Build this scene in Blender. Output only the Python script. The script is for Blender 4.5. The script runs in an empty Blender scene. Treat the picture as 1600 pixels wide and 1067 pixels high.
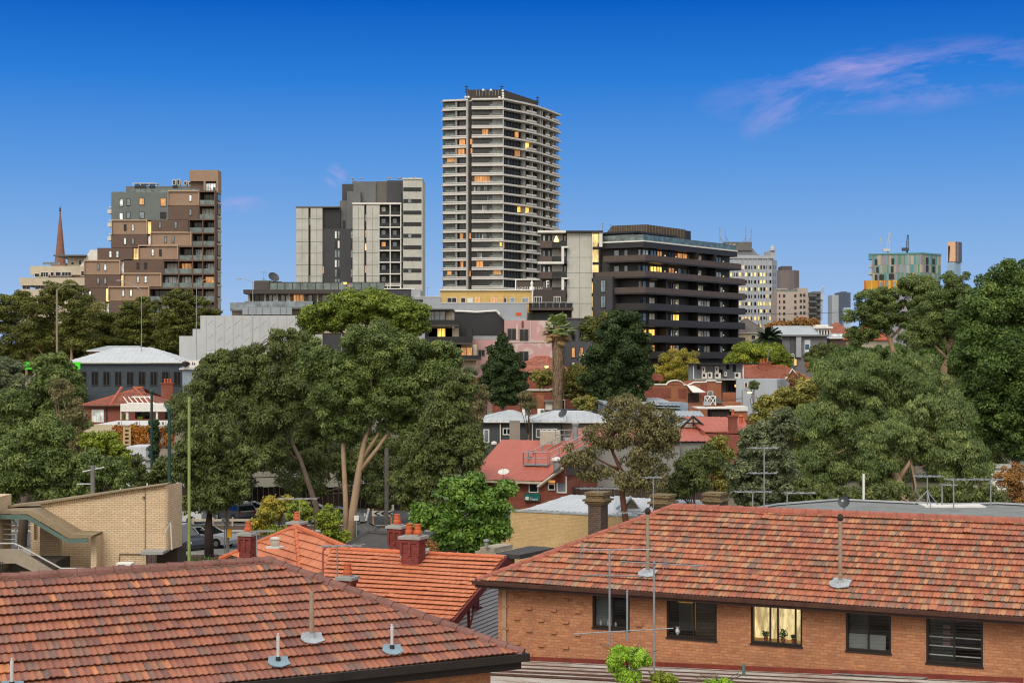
import bpy, math, random
import numpy as np
from mathutils import Vector
# ---------------------------------------------------------------- camera, sky, sun, exposure
scene = bpy.context.scene
COL = scene.collection
F, CX, HY, HC = 2400.0, 800.0, 565.0, 13.5          # focal length in photo pixels, centre column, horizon row, eye height
cam = bpy.data.cameras.new('camera'); camo = bpy.data.objects.new('camera', cam); COL.objects.link(camo)
camo.location = (0, 0, HC); camo.rotation_euler = (math.radians(90), 0, 0)
cam.sensor_width = 36; cam.lens = 36 * F / 1600; cam.shift_y = (HY - 533.5) / 1600
cam.clip_start = 0.5; cam.clip_end = 20000
scene.camera = camo
scene.render.resolution_x = 1024; scene.render.resolution_y = 682
scene.view_settings.view_transform = 'Standard'; scene.view_settings.look = 'None'
scene.view_settings.exposure = 1.0; scene.view_settings.gamma = 1
c_ = scene.cycles
c_.max_bounces = 6; c_.diffuse_bounces = 4; c_.glossy_bounces = 2; c_.transmission_bounces = 3; c_.transparent_max_bounces = 6
c_.filter_width = 1.15; c_.caustics_reflective = False; c_.caustics_refractive = False
SUN_EL, SUN_AZ = math.radians(46), math.radians(198)     # very soft light from behind the viewer

def srgb(h):
    h = h.lstrip('#'); v = [int(h[i:i+2], 16) / 255 for i in (0, 2, 4)]
    return tuple((x / 12.92 if x <= .04045 else ((x + .055) / 1.055) ** 2.4) for x in v) + (1,)

def soft(h):      # brick, clay and painted tin: a touch less saturated
    r, g, b, x = srgb(h); return (r, g * 1.16 + .006, b * 1.22 + .010, x)
def leafy(h):
    r, g, b, x = srgb(h); return (r * 2.05 + .006, g * 1.85 + .005, b * 1.40 + .003, x)

class NT:
    def __init__(s, tree): s.t = tree; s.n = tree.nodes; s.l = tree.links
    def new(s, typ, **kw):
        n = s.n.new(typ)
        for k, v in kw.items():
            if k[0] == 'i' and k[1:].isdigit(): n.inputs[int(k[1:])].default_value = v
            else: setattr(n, k, v)
        return n
    def link(s, a, b): s.l.new(a, b)
    def math(s, op, a, b=None, c=None, clamp=False):
        n = s.n.new('ShaderNodeMath'); n.operation = op; n.use_clamp = clamp
        for i, x in enumerate((a, b, c)):
            if x is None: continue
            if isinstance(x, (int, float)): n.inputs[i].default_value = x
            else: s.l.new(x, n.inputs[i])
        return n.outputs[0]
    def mix(s, fac, a, b, blend='MIX'):
        n = s.n.new('ShaderNodeMix'); n.data_type = 'RGBA'; n.blend_type = blend
        for sock, x in ((n.inputs[0], fac), (n.inputs[6], a), (n.inputs[7], b)):
            if isinstance(x, (int, float)): sock.default_value = x
            elif isinstance(x, tuple): sock.default_value = x
            else: s.l.new(x, sock)
        return n.outputs[2]
    def ramp(s, fac, stops, interp='LINEAR'):
        n = s.n.new('ShaderNodeValToRGB'); cr = n.color_ramp; cr.interpolation = interp
        while len(cr.elements) < len(stops): cr.elements.new(1)
        for e, (p, c) in zip(cr.elements, stops): e.position = p; e.color = c
        s.l.new(fac, n.inputs[0]); return n.outputs[0]
    def noise(s, vec, scale, detail=3, rough=.55, dist=0):
        n = s.n.new('ShaderNodeTexNoise'); n.inputs['Scale'].default_value = scale; n.inputs['Detail'].default_value = detail
        n.inputs['Roughness'].default_value = rough; n.inputs['Distortion'].default_value = dist
        if vec is not None: s.l.new(vec, n.inputs['Vector'])
        return n.outputs[0]

world = bpy.data.worlds.new('World'); scene.world = world; world.use_nodes = True
w = NT(world.node_tree); w.n.clear()
out = w.new('ShaderNodeOutputWorld'); bg = w.new('ShaderNodeBackground'); bg.inputs[1].default_value = 1.0
w.link(bg.outputs[0], out.inputs[0])
tc = w.new('ShaderNodeTexCoord'); sp = w.new('ShaderNodeSeparateXYZ'); w.link(tc.outputs['Generated'], sp.inputs[0])
X, Y, Zc = sp.outputs
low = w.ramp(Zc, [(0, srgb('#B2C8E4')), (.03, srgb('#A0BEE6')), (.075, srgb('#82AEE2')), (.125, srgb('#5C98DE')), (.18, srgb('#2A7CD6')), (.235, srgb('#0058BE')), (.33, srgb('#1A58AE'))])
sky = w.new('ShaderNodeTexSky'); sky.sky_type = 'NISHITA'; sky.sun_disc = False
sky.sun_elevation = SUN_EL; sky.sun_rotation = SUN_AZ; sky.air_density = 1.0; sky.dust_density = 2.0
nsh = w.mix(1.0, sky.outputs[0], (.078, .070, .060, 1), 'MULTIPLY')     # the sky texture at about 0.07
# pale noise added overhead and behind the viewer, unseen, to light the scene neutrally
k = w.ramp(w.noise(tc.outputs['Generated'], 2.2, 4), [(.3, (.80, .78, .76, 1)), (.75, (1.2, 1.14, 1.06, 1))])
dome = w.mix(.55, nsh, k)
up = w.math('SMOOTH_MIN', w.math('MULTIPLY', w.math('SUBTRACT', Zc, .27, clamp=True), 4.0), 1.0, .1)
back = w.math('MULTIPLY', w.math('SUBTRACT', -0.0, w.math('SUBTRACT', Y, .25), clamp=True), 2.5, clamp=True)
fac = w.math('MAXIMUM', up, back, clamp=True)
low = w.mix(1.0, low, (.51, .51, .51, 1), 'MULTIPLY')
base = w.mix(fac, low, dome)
# rosy wisps
a = w.math('DIVIDE', X, w.math('MAXIMUM', Y, .05)); b = w.math('DIVIDE', Zc, w.math('MAXIMUM', Y, .05))
def wisp(ca, cb, ra, rb, tilt, sc, seed):
    da = w.math('SUBTRACT', a, ca); db = w.math('SUBTRACT', b, cb)
    ct, st = math.cos(tilt), math.sin(tilt)
    u = w.math('ADD', w.math('MULTIPLY', da, ct), w.math('MULTIPLY', db, st))
    v = w.math('SUBTRACT', w.math('MULTIPLY', db, ct), w.math('MULTIPLY', da, st))
    m = w.math('ADD', w.math('POWER', w.math('ABSOLUTE', w.math('DIVIDE', u, ra)), 2.0), w.math('POWER', w.math('ABSOLUTE', w.math('DIVIDE', v, rb)), 2.0))
    m = w.math('SUBTRACT', 1.0, m, clamp=True)
    cb_ = w.new('ShaderNodeCombineXYZ'); w.link(w.math('MULTIPLY', u, .26), cb_.inputs[0]); w.link(v, cb_.inputs[1]); cb_.inputs[2].default_value = seed
    nz = w.noise(cb_.outputs[0], sc, 9, .66, .25)
    return w.math('MULTIPLY', m, w.math('MULTIPLY', w.math('SUBTRACT', nz, .44, clamp=True), 4.2, clamp=True))
cl = w.math('ADD', wisp(.255, .184, .14, .026, .13, 44, 4.3), wisp(.19, .170, .05, .017, .5, 48, 2.1))
cl = w.math('ADD', cl, wisp(-.180, .100, .024, .008, .1, 60, 3.3)); cl = w.math('ADD', cl, wisp(-.115, .121, .008, .010, -.5, 120, 5.2))
cl = w.math('ADD', cl, wisp(.24, .195, .08, .010, .16, 54, 7.7))
base = w.mix(w.math('MULTIPLY', cl, .38, clamp=True), base, srgb('#9C86A8'))
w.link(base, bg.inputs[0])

sl = bpy.data.lights.new('sun', 'SUN'); sl.energy = 1.0; sl.angle = math.radians(28); sl.color = (1.0, .94, .86)
so = bpy.data.objects.new('sun', sl); COL.objects.link(so); so.location = (-40, -60, 80)
sd = Vector((math.sin(SUN_AZ) * math.cos(SUN_EL), math.cos(SUN_AZ) * math.cos(SUN_EL), math.sin(SUN_EL)))
so.rotation_euler = sd.to_track_quat('Z', 'Y').to_euler()

# ---------------------------------------------------------------- helpers
RND = random.Random(7)
def PX(px, Z): return (px - CX) / F * Z
def PZ(py, Z): return HC + (HY - py) / F * Z
def P(px, py, Z): return Vector((PX(px, Z), Z, PZ(py, Z)))

MATS = {}
def newmat(name):
    m = bpy.data.materials.new(name); m.use_nodes = True; t = NT(m.node_tree)
    p = t.n['Principled BSDF']; MATS[name] = m
    return m, t, p
def M(name, col, rough=.75, var=.12, scale=.6, spec=.35, metal=0, bump=0, stain=0):
    if name in MATS: return MATS[name]
    m, t, p = newmat(name)
    if isinstance(col, str): col = srgb(col)
    tc = t.new('ShaderNodeTexCoord')
    n = t.noise(tc.outputs['Object'], scale, 6, .65)
    n2 = t.noise(tc.outputs['Object'], scale * 9, 3, .6)
    f = t.math('ADD', t.math('MULTIPLY', n, .65), t.math('MULTIPLY', n2, .35))
    lo = tuple(c * (1 - var * 1.6) for c in col[:3]) + (1,); hi = tuple(min(1, c * (1 + var * 1.6)) for c in col[:3]) + (1,)
    c = t.ramp(f, [(.3, lo), (.7, hi)])
    if stain:
        mp = t.new('ShaderNodeMapping'); mp.inputs['Scale'].default_value = (1.3, 1.3, .12); t.link(tc.outputs['Object'], mp.inputs[0])
        s = t.noise(mp.outputs[0], 1.6, 5, .7)
        c = t.mix(t.math('MULTIPLY', t.math('SUBTRACT', s, .5, clamp=True), stain * 4, clamp=True), c, tuple(x * .35 for x in col[:3]) + (1,))
    t.link(c, p.inputs['Base Color'])
    p.inputs['Roughness'].default_value = rough; p.inputs['Metallic'].default_value = metal
    p.inputs['Specular IOR Level'].default_value = spec
    if bump:
        b = t.new('ShaderNodeBump'); b.inputs['Strength'].default_value = bump; b.inputs['Distance'].default_value = .03
        t.link(n2, b.inputs['Height']); t.link(b.outputs[0], p.inputs['Normal'])
    return m
def EM(name, col, strength, base='#806040'):
    if name in MATS: return MATS[name]
    m, t, p = newmat(name)
    tc = t.new('ShaderNodeTexCoord'); mp = t.new('ShaderNodeMapping'); mp.inputs['Scale'].default_value = (1.6, 1.6, .35); t.link(tc.outputs['Object'], mp.inputs[0])
    n = t.math('ADD', t.math('MULTIPLY', t.noise(mp.outputs[0], 1.6, 4, .8), .6), t.math('MULTIPLY', t.noise(tc.outputs['Object'], .13, 2), .4))
    c = srgb(col); lo = tuple(x * .22 for x in c[:3]) + (1,)
    t.link(t.ramp(n, [(.40, lo), (.56, c)]), p.inputs['Emission Color']); p.inputs['Emission Strength'].default_value = strength
    p.inputs['Base Color'].default_value = srgb(base); p.inputs['Roughness'].default_value = .3
    return m
def GLASS(name, col='#20262A', rough=.06, spec=.8):
    if name in MATS: return MATS[name]
    m, t, p = newmat(name)
    tc = t.new('ShaderNodeTexCoord'); n = t.noise(tc.outputs['Object'], .9, 2)
    c = srgb(col); t.link(t.ramp(n, [(.35, tuple(x * .55 for x in c[:3]) + (1,)), (.65, tuple(x * 1.5 for x in c[:3]) + (1,))]), p.inputs['Base Color'])
    p.inputs['Roughness'].default_value = rough; p.inputs['Specular IOR Level'].default_value = spec
    return m
def BRICK(name, c1, c2, mortar, bw=.24, bh=.086, ms=.011, dark=.25):
    if name in MATS: return MATS[name]
    m, t, p = newmat(name)
    uv = t.new('ShaderNodeUVMap'); uv.uv_map = 'UVMap'
    b = t.new('ShaderNodeTexBrick'); b.inputs['Scale'].default_value = 1; b.inputs['Brick Width'].default_value = bw; b.inputs['Row Height'].default_value = bh
    b.inputs['Mortar Size'].default_value = ms; b.inputs['Mortar Smooth'].default_value = .2; b.inputs['Bias'].default_value = -.1
    b.inputs['Color1'].default_value = soft(c1); b.inputs['Color2'].default_value = soft(c2); b.inputs['Mortar'].default_value = srgb(mortar)
    t.link(uv.outputs[0], b.inputs['Vector'])
    n = t.noise(uv.outputs[0], .35, 6, .7); n2 = t.noise(uv.outputs[0], 14, 3)
    v = t.ramp(n, [(.3, (1 - dark,) * 3 + (1,)), (.65, (1.08, 1.08, 1.08, 1))])
    v2 = t.ramp(n2, [(.3, (.8, .8, .8, 1)), (.7, (1.12, 1.12, 1.12, 1))])
    t.link(t.mix(1, t.mix(1, b.outputs[0], v, 'MULTIPLY'), v2, 'MULTIPLY'), p.inputs['Base Color'])
    bp = t.new('ShaderNodeBump'); bp.inputs['Strength'].default_value = .5; bp.inputs['Distance'].default_value = .01; bp.invert = True
    t.link(b.outputs[1], bp.inputs['Height']); t.link(bp.outputs[0], p.inputs['Normal'])
    p.inputs['Roughness'].default_value = .88; p.inputs['Specular IOR Level'].default_value = .2
    return m
def TILE(name, cols, lichen=.3, streak=.3):
    """clay roof tiles; uv = (tile column, course number)"""
    if name in MATS: return MATS[name]
    m, t, p = newmat(name)
    uv = t.new('ShaderNodeUVMap'); uv.uv_map = 'UVMap'
    s = t.new('ShaderNodeSeparateXYZ'); t.link(uv.outputs[0], s.inputs[0])
    c = t.new('ShaderNodeCombineXYZ'); t.link(t.math('FLOOR', s.outputs[0]), c.inputs[0]); t.link(t.math('FLOOR', s.outputs[1]), c.inputs[1])
    wn = t.new('ShaderNodeTexWhiteNoise'); wn.noise_dimensions = '2D'; t.link(c.outputs[0], wn.inputs['Vector'])
    big = t.noise(uv.outputs[0], .11, 4, .7)
    c2 = t.new('ShaderNodeCombineXYZ'); t.link(t.math('FLOOR', t.math('MULTIPLY', s.outputs[0], 2.0)), c2.inputs[0]); t.link(t.math('FLOOR', s.outputs[1]), c2.inputs[1])
    wn2 = t.new('ShaderNodeTexWhiteNoise'); wn2.noise_dimensions = '2D'; t.link(c2.outputs[0], wn2.inputs['Vector'])
    f = t.math('ADD', t.math('MULTIPLY', wn.outputs['Value'], .50), t.math('ADD', t.math('MULTIPLY', wn2.outputs['Value'], .26), t.math('MULTIPLY', big, .32)), clamp=True)
    n = len(cols)
    base = t.ramp(f, [((i + .3) / n, soft(x)) for i, x in enumerate(cols)])
    # side lap of each tile drawn as a dark line
    fr = t.math('FRACT', s.outputs[0])
    lap = t.math('LESS_THAN', fr, .09)
    base = t.mix(t.math('MULTIPLY', lap, .55), base, (.045, .025, .02, 1))
    st = t.new('ShaderNodeMapping'); st.inputs['Scale'].default_value = (5.5, .7, 1); t.link(uv.outputs[0], st.inputs[0])
    sn = t.noise(st.outputs[0], 1.0, 4, .7)
    base = t.mix(t.math('MULTIPLY', t.math('SUBTRACT', sn, .48, clamp=True), streak * 6, clamp=True), base, srgb('#80503F'))
    ln = t.noise(uv.outputs[0], 1.6, 6, .75)
    lm = t.math('MULTIPLY', t.math('SUBTRACT', ln, .60, clamp=True), 9 * lichen, clamp=True)
    base = t.mix(lm, base, srgb('#75705A'))
    ln2 = t.noise(uv.outputs[0], 3.1, 5, .8)
    base = t.mix(t.math('MULTIPLY', t.math('SUBTRACT', ln2, .66, clamp=True), 12 * lichen, clamp=True), base, srgb('#B9AE90'))
    t.link(base, p.inputs['Base Color'])
    p.inputs['Roughness'].default_value = .62; p.inputs['Specular IOR Level'].default_value = .35
    bp = t.new('ShaderNodeBump'); bp.inputs['Strength'].default_value = .4; bp.inputs['Distance'].default_value = .008
    t.link(t.noise(uv.outputs[0], 9, 4, .7), bp.inputs['Height']); t.link(bp.outputs[0], p.inputs['Normal'])
    return m

def norm2(x, y):
    l = math.hypot(x, y) or 1; return x / l, y / l

class MB:
    def __init__(s): s.v = []; s.f = []; s.uv = []
    def add(s, pts, faces):
        k = len(s.v); s.v += [tuple(p) for p in pts]
        for f in faces: s.f.append(tuple(k + i for i in f)); s.uv.append(None)
        return s
    def poly(s, *pts, uv=None):
        s.add(pts, [tuple(range(len(pts)))]); s.uv[-1] = uv; return s
    def hexa(s, p):     # 4 bottom + 4 top
        return s.add(p, [(3, 2, 1, 0), (4, 5, 6, 7), (0, 1, 5, 4), (1, 2, 6, 5), (2, 3, 7, 6), (3, 0, 4, 7)])
    def box(s, x0, x1, y0, y1, z0, z1):
        return s.hexa([(x0, y0, z0), (x1, y0, z0), (x1, y1, z0), (x0, y1, z0), (x0, y0, z1), (x1, y0, z1), (x1, y1, z1), (x0, y1, z1)])
    def obox(s, c, u, a, b, z0, z1):   # box at c (x,y), direction u, half length a, half width b
        ux, uy = u; vx, vy = -uy, ux
        q = [(c[0] + i * a * ux + j * b * vx, c[1] + i * a * uy + j * b * vy) for i, j in ((-1, -1), (1, -1), (1, 1), (-1, 1))]
        return s.hexa([(x, y, z0) for x, y in q] + [(x, y, z1) for x, y in q])
    def ext(s, pts, z0, z1):
        n = len(pts); k = [(x, y, z0) for x, y in pts] + [(x, y, z1) for x, y in pts]
        return s.add(k, [tuple(range(n))[::-1], tuple(range(n, 2 * n))] + [(i, (i + 1) % n, n + (i + 1) % n, n + i) for i in range(n)])
    def prism(s, pts, vec):
        n = len(pts); vec = Vector(vec); k = [Vector(p) for p in pts] + [Vector(p) + vec for p in pts]
        return s.add(k, [tuple(range(n)), tuple(range(n, 2 * n))[::-1]] + [(i, n + i, n + (i + 1) % n, (i + 1) % n) for i in range(n)])
    def slab(s, pts, th):     # polygon thickened downwards
        return s.prism(pts, (0, 0, -th))
    def tube(s, pts, r, n=6):
        pts = [Vector(p) for p in pts]; r = r if isinstance(r, (list, tuple)) else [r] * len(pts)
        rings = []
        for i, p in enumerate(pts):
            d = (pts[min(i + 1, len(pts) - 1)] - pts[max(i - 1, 0)]); d.normalize()
            a = d.cross(Vector((0, 0, 1)));
            if a.length < .05: a = d.cross(Vector((1, 0, 0)))
            a.normalize(); b = d.cross(a)
            rings += [p + (a * math.cos(t) + b * math.sin(t)) * r[i] for t in (2 * math.pi * j / n for j in range(n))]
        m = len(pts)
        fs = [(i * n + j, i * n + (j + 1) % n, (i + 1) * n + (j + 1) % n, (i + 1) * n + j) for i in range(m - 1) for j in range(n)]
        return s.add(rings, fs + [tuple(range(n))[::-1], tuple(range((m - 1) * n, m * n))])
    def lathe(s, c, prof, n=12):   # prof: (radius, z)
        c = Vector(c); pts = [c + Vector((r * math.cos(2 * math.pi * j / n), r * math.sin(2 * math.pi * j / n), z)) for r, z in prof for j in range(n)]
        m = len(prof)
        return s.add(pts, [(i * n + j, i * n + (j + 1) % n, (i + 1) * n + (j + 1) % n, (i + 1) * n + j) for i in range(m - 1) for j in range(n)] + [tuple(range(n))[::-1], tuple(range((m - 1) * n, m * n))])
    def build(s, name, mat, root=None, parent=None, smooth=False):
        me = bpy.data.meshes.new(name); o0 = Vector(root.location) if root else Vector((0, 0, 0))
        v = np.array(s.v, dtype=np.float64) - np.array(o0)
        me.from_pydata(v.tolist(), [], s.f); me.update()
        # metric uv from each face's own contour and slope directions
        uvl = me.uv_layers.new(name='UVMap'); nl = len(me.loops)
        nrm = np.empty(len(me.polygons) * 3); me.polygons.foreach_get('normal', nrm); nrm = nrm.reshape(-1, 3)
        lt = np.empty(len(me.polygons), dtype=np.int32); me.polygons.foreach_get('loop_total', lt)
        vi = np.empty(nl, dtype=np.int32); me.loops.foreach_get('vertex_index', vi)
        sg = np.where(np.abs(nrm[:, 2]) > .02, np.sign(nrm[:, 2]), np.where(nrm[:, 1] > 0, -1, 1)); nrm = nrm * sg[:, None]
        tt = np.stack([-nrm[:, 1], nrm[:, 0], np.zeros(len(nrm))], 1); ln = np.linalg.norm(tt, axis=1)
        tt[ln < .02] = (1, 0, 0); tt /= np.maximum(np.linalg.norm(tt, axis=1), 1e-6)[:, None]; bb = np.cross(nrm, tt)
        pid = np.repeat(np.arange(len(lt)), lt); wp = (v + np.array(o0))[vi]
        uv = np.stack([(wp * tt[pid]).sum(1), (wp * bb[pid]).sum(1)], 1)
        if any(u is not None for u in s.uv):
            st = np.concatenate([[0], np.cumsum(lt)])
            for i, u in enumerate(s.uv):
                if u is not None: uv[st[i]:st[i + 1]] = u
        uvl.data.foreach_set('uv', uv.ravel())
        if smooth: me.polygons.foreach_set('use_smooth', [True] * len(me.polygons))
        me.materials.append(mat)
        o = bpy.data.objects.new(name, me); COL.objects.link(o)
        if parent is not None:
            o.parent = parent
        elif root is not None: o.parent = root
        return o

def tag(o, label, cat, group=None, kind=None):
    if label: o['label'] = label
    if cat: o['category'] = cat
    if group: o['group'] = group
    if kind: o['kind'] = kind
    return o
def thing(name, label, cat, loc, group=None):
    o = bpy.data.objects.new(name, None); COL.objects.link(o); o.location = loc; o.empty_display_size = .5
    return tag(o, label, cat, group)
def struct(name, mb, mat):
    o = mb.build(name, mat); o['kind'] = 'structure'; return o
def copy_tree(src, loc, label=None, group=None, rotz=None):
    c = src.copy(); COL.objects.link(c); c.location = loc
    if rotz is not None: c.rotation_euler = (0, 0, rotz)
    if label: c['label'] = label
    if group: c['group'] = group
    for ch in src.children:
        d = ch.copy(); COL.objects.link(d); d.parent = c
        for g in ch.children:
            e = g.copy(); COL.objects.link(e); e.parent = d
    return c

class Fac:
    """a vertical facade plane through two points given as photo column + distance"""
    def __init__(s, pl, Zl, pr, Zr=None):
        Zr = Zr or Zl
        s.A = (PX(pl, Zl), Zl); B = (PX(pr, Zr), Zr); s.u = norm2(B[0] - s.A[0], B[1] - s.A[1]); s.n = (s.u[1], -s.u[0]); s.L = math.dist(s.A, B)
    def a(s, px):
        k = (px - CX) / F; return (k * s.A[1] - s.A[0]) / (s.u[0] - k * s.u[1])
    def Z(s, px): return s.A[1] + s.u[1] * s.a(px)
    def z(s, px, py): return PZ(py, s.Z(px))
    def xy(s, a, o=0): return (s.A[0] + s.u[0] * a + s.n[0] * o, s.A[1] + s.u[1] * a + s.n[1] * o)
    def pt(s, a, z, o=0): return Vector((*s.xy(a, o), z))
    def m(s, mb, a0, a1, z0, z1, o0, o1):
        q = [s.xy(a0, o1), s.xy(a1, o1), s.xy(a1, o0), s.xy(a0, o0)]
        return mb.hexa([(x, y, z0) for x, y in q] + [(x, y, z1) for x, y in q])
    def b(s, mb, p0, p1, z0, z1, o0, o1): return s.m(mb, s.a(p0), s.a(p1), z0, z1, o0, o1)
    def r(s, mb, x0, y0, x1, y1, o0=0, o1=.1):      # rectangle in photo pixels
        c = (x0 + x1) / 2; return s.b(mb, x0, x1, s.z(c, y1), s.z(c, y0), o0, o1)

def qfrom(A, u, L):
    q = Fac(0, 10, 10, 10); q.A = A; q.u = norm2(*u); q.n = (q.u[1], -q.u[0]); q.L = L; return q
def one(f, *a):    # a fresh mesh holding a single shape
    mb = MB(); f(mb, *a); return mb
def poly_clip(poly, axis, val):
    """extent of a convex 2d polygon along the other axis at axis=val"""
    lo, hi = 1e9, -1e9; n = len(poly)
    for i in range(n):
        p, q = poly[i], poly[(i + 1) % n]
        a, b = p[axis], q[axis]
        if (a - val) * (b - val) <= 0 and abs(a - b) > 1e-9:
            t = (val - a) / (b - a); x = p[1 - axis] + t * (q[1 - axis] - p[1 - axis]); lo = min(lo, x); hi = max(hi, x)
        elif abs(a - val) < 1e-9: lo = min(lo, p[1 - axis]); hi = max(hi, p[1 - axis])
    return lo, hi
def plane_axes(poly):
    poly = [Vector(p) for p in poly]; n = Vector((0, 0, 0))
    for i in range(1, len(poly) - 1): n += (poly[i] - poly[0]).cross(poly[i + 1] - poly[0])
    n.normalize()
    if n.z < 0: n = -n
    t = Vector((-n.y, n.x, 0)); t.normalize(); b = n.cross(t)
    return poly[0], t, b, n, [((p - poly[0]).dot(t), (p - poly[0]).dot(b)) for p in poly]
def tiled(mb, poly, gauge=.33, tw=.245, lip=.06, rib=.02, sub=5, th=.05):
    """courses of clay tiles over a convex sloping polygon: every course is a ribbed strip that laps the one below"""
    o, t, b, n, q = plane_axes(poly)
    v0 = min(p[1] for p in q); v1 = max(p[1] for p in q); rows = max(1, int(math.ceil((v1 - v0) / gauge)))
    prof = [0, .25, .95, .35, .8, .2, 0]
    for r in range(rows):
        va = v0 + r * gauge; vb = min(v1, va + gauge)
        la, ha = poly_clip(q, 1, max(va, v0 + 1e-4)); lb, hb = poly_clip(q, 1, min(vb, v1 - 1e-4))
        if la > ha or lb > hb: continue
        lo, hi = min(la, lb), max(ha, hb); step = tw / sub; i0 = int(math.floor(lo / step)); i1 = int(math.ceil(hi / step)); off = (r % 2) * .5
        prev = None
        for i in range(i0, i1 + 1):
            x = i * step; xa = min(max(x, la), ha); xb = min(max(x, lb), hb)
            ph = ((x / tw + off) % 1.0); h = rib * (.5 + .5 * math.cos(ph * 2 * math.pi * 2)) * (1.0 if ph < .5 else .8)
            if sub >= 5: tn_ = int(math.floor(x / tw + off)); h += .007 * math.sin(tn_ * 12.9 + r * 78.2) + .010 * math.sin(x * .8 + r * .7) + (.022 if (tn_ * 7 + r * 13) % 61 == 0 else 0)
            low = o + t * xa + b * (va - .02) + n * (lip + h); top = o + t * xb + b * vb + n * (h * .9); und = o + t * xa + b * (va - .02) + n * (lip + h - .018)
            cur = (low, top, und, x / tw + off)
            if prev and (xa > prev[4] or xb > prev[5]):
                ua, ub = prev[3] + 100, cur[3] + 100
                mb.poly(prev[0], low, top, prev[1], uv=[(ua, r + .03), (ub, r + .03), (ub, r + .97), (ua, r + .97)])
                mb.poly(prev[2], und, low, prev[0], uv=[(ua, r + .03), (ub, r + .03), (ub, r + .06), (ua, r + .06)])
            prev = (*cur, xa, xb)
    return mb
def ribbed(mb, poly, pitch=.2, amp=.03, th=.03, along='slope', sub=4):
    """ribbed metal sheet: ribs run up the slope (or along it)"""
    o, t, b, n, q = plane_axes(poly)
    ax = 0
    if along != 'slope': t, b = b, -t; q = [((Vector(p) - o).dot(t), (Vector(p) - o).dot(b)) for p in poly]
    x0 = min(p[0] for p in q); x1 = max(p[0] for p in q); step = pitch / sub; k = int((x1 - x0) / step) + 1; prev = None
    for i in range(k + 1):
        x = min(x0 + i * step, x1); lo, hi = poly_clip(q, 0, min(max(x, x0 + 1e-4), x1 - 1e-4))
        h = amp if i % sub == 0 else 0
        c = (o + t * x + b * lo + n * h, o + t * x + b * hi + n * h)
        if prev: mb.poly(prev[0], c[0], c[1], prev[1])
        prev = c
    return mb
def ridge(mb, a, b, r=.12, seg=.42, n=8):
    a, b = Vector(a), Vector(b); L = (b - a).length; k = max(1, round(L / seg)); d = (b - a) / k
    for i in range(k):
        p = a + d * i; mb.tube([p, p + d * 1.06], [r * 1.12, r * .95], n)
    return mb
def line_off(pts, o):
    """offset an open 2d polyline towards the viewer side (right-hand normal) with mitred corners"""
    res = []; n = len(pts)
    for i in range(n):
        ns = []
        if i > 0: u = norm2(pts[i][0] - pts[i-1][0], pts[i][1] - pts[i-1][1]); ns.append((u[1], -u[0]))
        if i < n - 1: u = norm2(pts[i+1][0] - pts[i][0], pts[i+1][1] - pts[i][1]); ns.append((u[1], -u[0]))
        x = sum(a for a, _ in ns) / len(ns); y = sum(b for _, b in ns) / len(ns); l2 = x * x + y * y
        res.append((pts[i][0] + x / l2 * o, pts[i][1] + y / l2 * o))
    return res
def band(mb, pts, z0, z1, o0, o1):
    A, B = line_off(pts, o0), line_off(pts, o1); k = A + B[::-1]
    n = len(A)
    v = [(x, y, z0) for x, y in A] + [(x, y, z0) for x, y in B] + [(x, y, z1) for x, y in A] + [(x, y, z1) for x, y in B]
    fs = []
    for i in range(n - 1):
        a0, a1, b0, b1 = i, i + 1, n + i, n + i + 1
        fs += [(a0, a1, b1, b0), (2*n + a0, 2*n + b0, 2*n + b1, 2*n + a1), (b0, b1, 2*n + b1, 2*n + b0), (a1, a0, 2*n + a0, 2*n + a1)]
    fs += [(0, n, 3*n, 2*n), (2*n - 1, n - 1, 3*n - 1, 4*n - 1)]
    return mb.add(v, fs)
def text(mbname, s, size, pos, u, mat, root, th=.02, ax=.5):
    """lettering standing on a vertical face; u = reading direction"""
    cu = bpy.data.curves.new(mbname, 'FONT'); cu.body = s; cu.size = size; cu.extrude = th; cu.align_x = 'CENTER'; cu.resolution_u = 2
    tmp = bpy.data.objects.new(mbname, cu); COL.objects.link(tmp); dg = bpy.context.evaluated_depsgraph_get()
    me = bpy.data.meshes.new_from_object(tmp.evaluated_get(dg)); bpy.data.objects.remove(tmp)
    o = bpy.data.objects.new(mbname, me); COL.objects.link(o); me.materials.clear(); me.materials.append(mat)
    o.rotation_euler = (math.radians(90), 0, math.atan2(u[1], u[0])); o.location = Vector(pos) - Vector(root.location); o.parent = root
    return o

# ---------------------------------------------------------------- shared materials
G_DARK = GLASS('dark_glass', '#121619', .12, .35); G_BLUE = GLASS('sky_glass', '#5C6B72', .12, .9); G_GREEN = GLASS('balustrade_glass', '#4A5A58', .15, .8)
CURT = M('curtain', '#D8D4C8', .8, .15, 2.0); LIT = EM('lit_room', '#FFC45A', 1.1); LITO = EM('lit_room_amber', '#E09A58', .55); LITP = EM('lit_room_pale', '#FFD98A', .8)
WHITE = M('white_paint', '#C9C7C0', .6, .08, .8, stain=.12); CREAM = M('cream_render', '#B3A893', .8, .1, .4, stain=.15)
CONC = M('pale_concrete', '#A8A79E', .85, .12, .35, stain=.25); CONC2 = M('grey_concrete', '#8A8B87', .85, .12, .5, stain=.2)
DARK = M('charcoal_cladding', '#37373A', .6, .12, .5); DARK2 = M('black_cladding', '#232325', .5, .15, .5); GREY = M('mid_grey_cladding', '#5B5D5D', .7, .1, .4)
STEEL = M('galvanised_steel', '#8E9294', .45, .1, 2, metal=.5); LEAD = M('lead_flashing', '#8C9398', .55, .25, 3, bump=.4)
BLACKM = M('black_metal', '#1B1B1D', .5, .1, 1)
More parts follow.
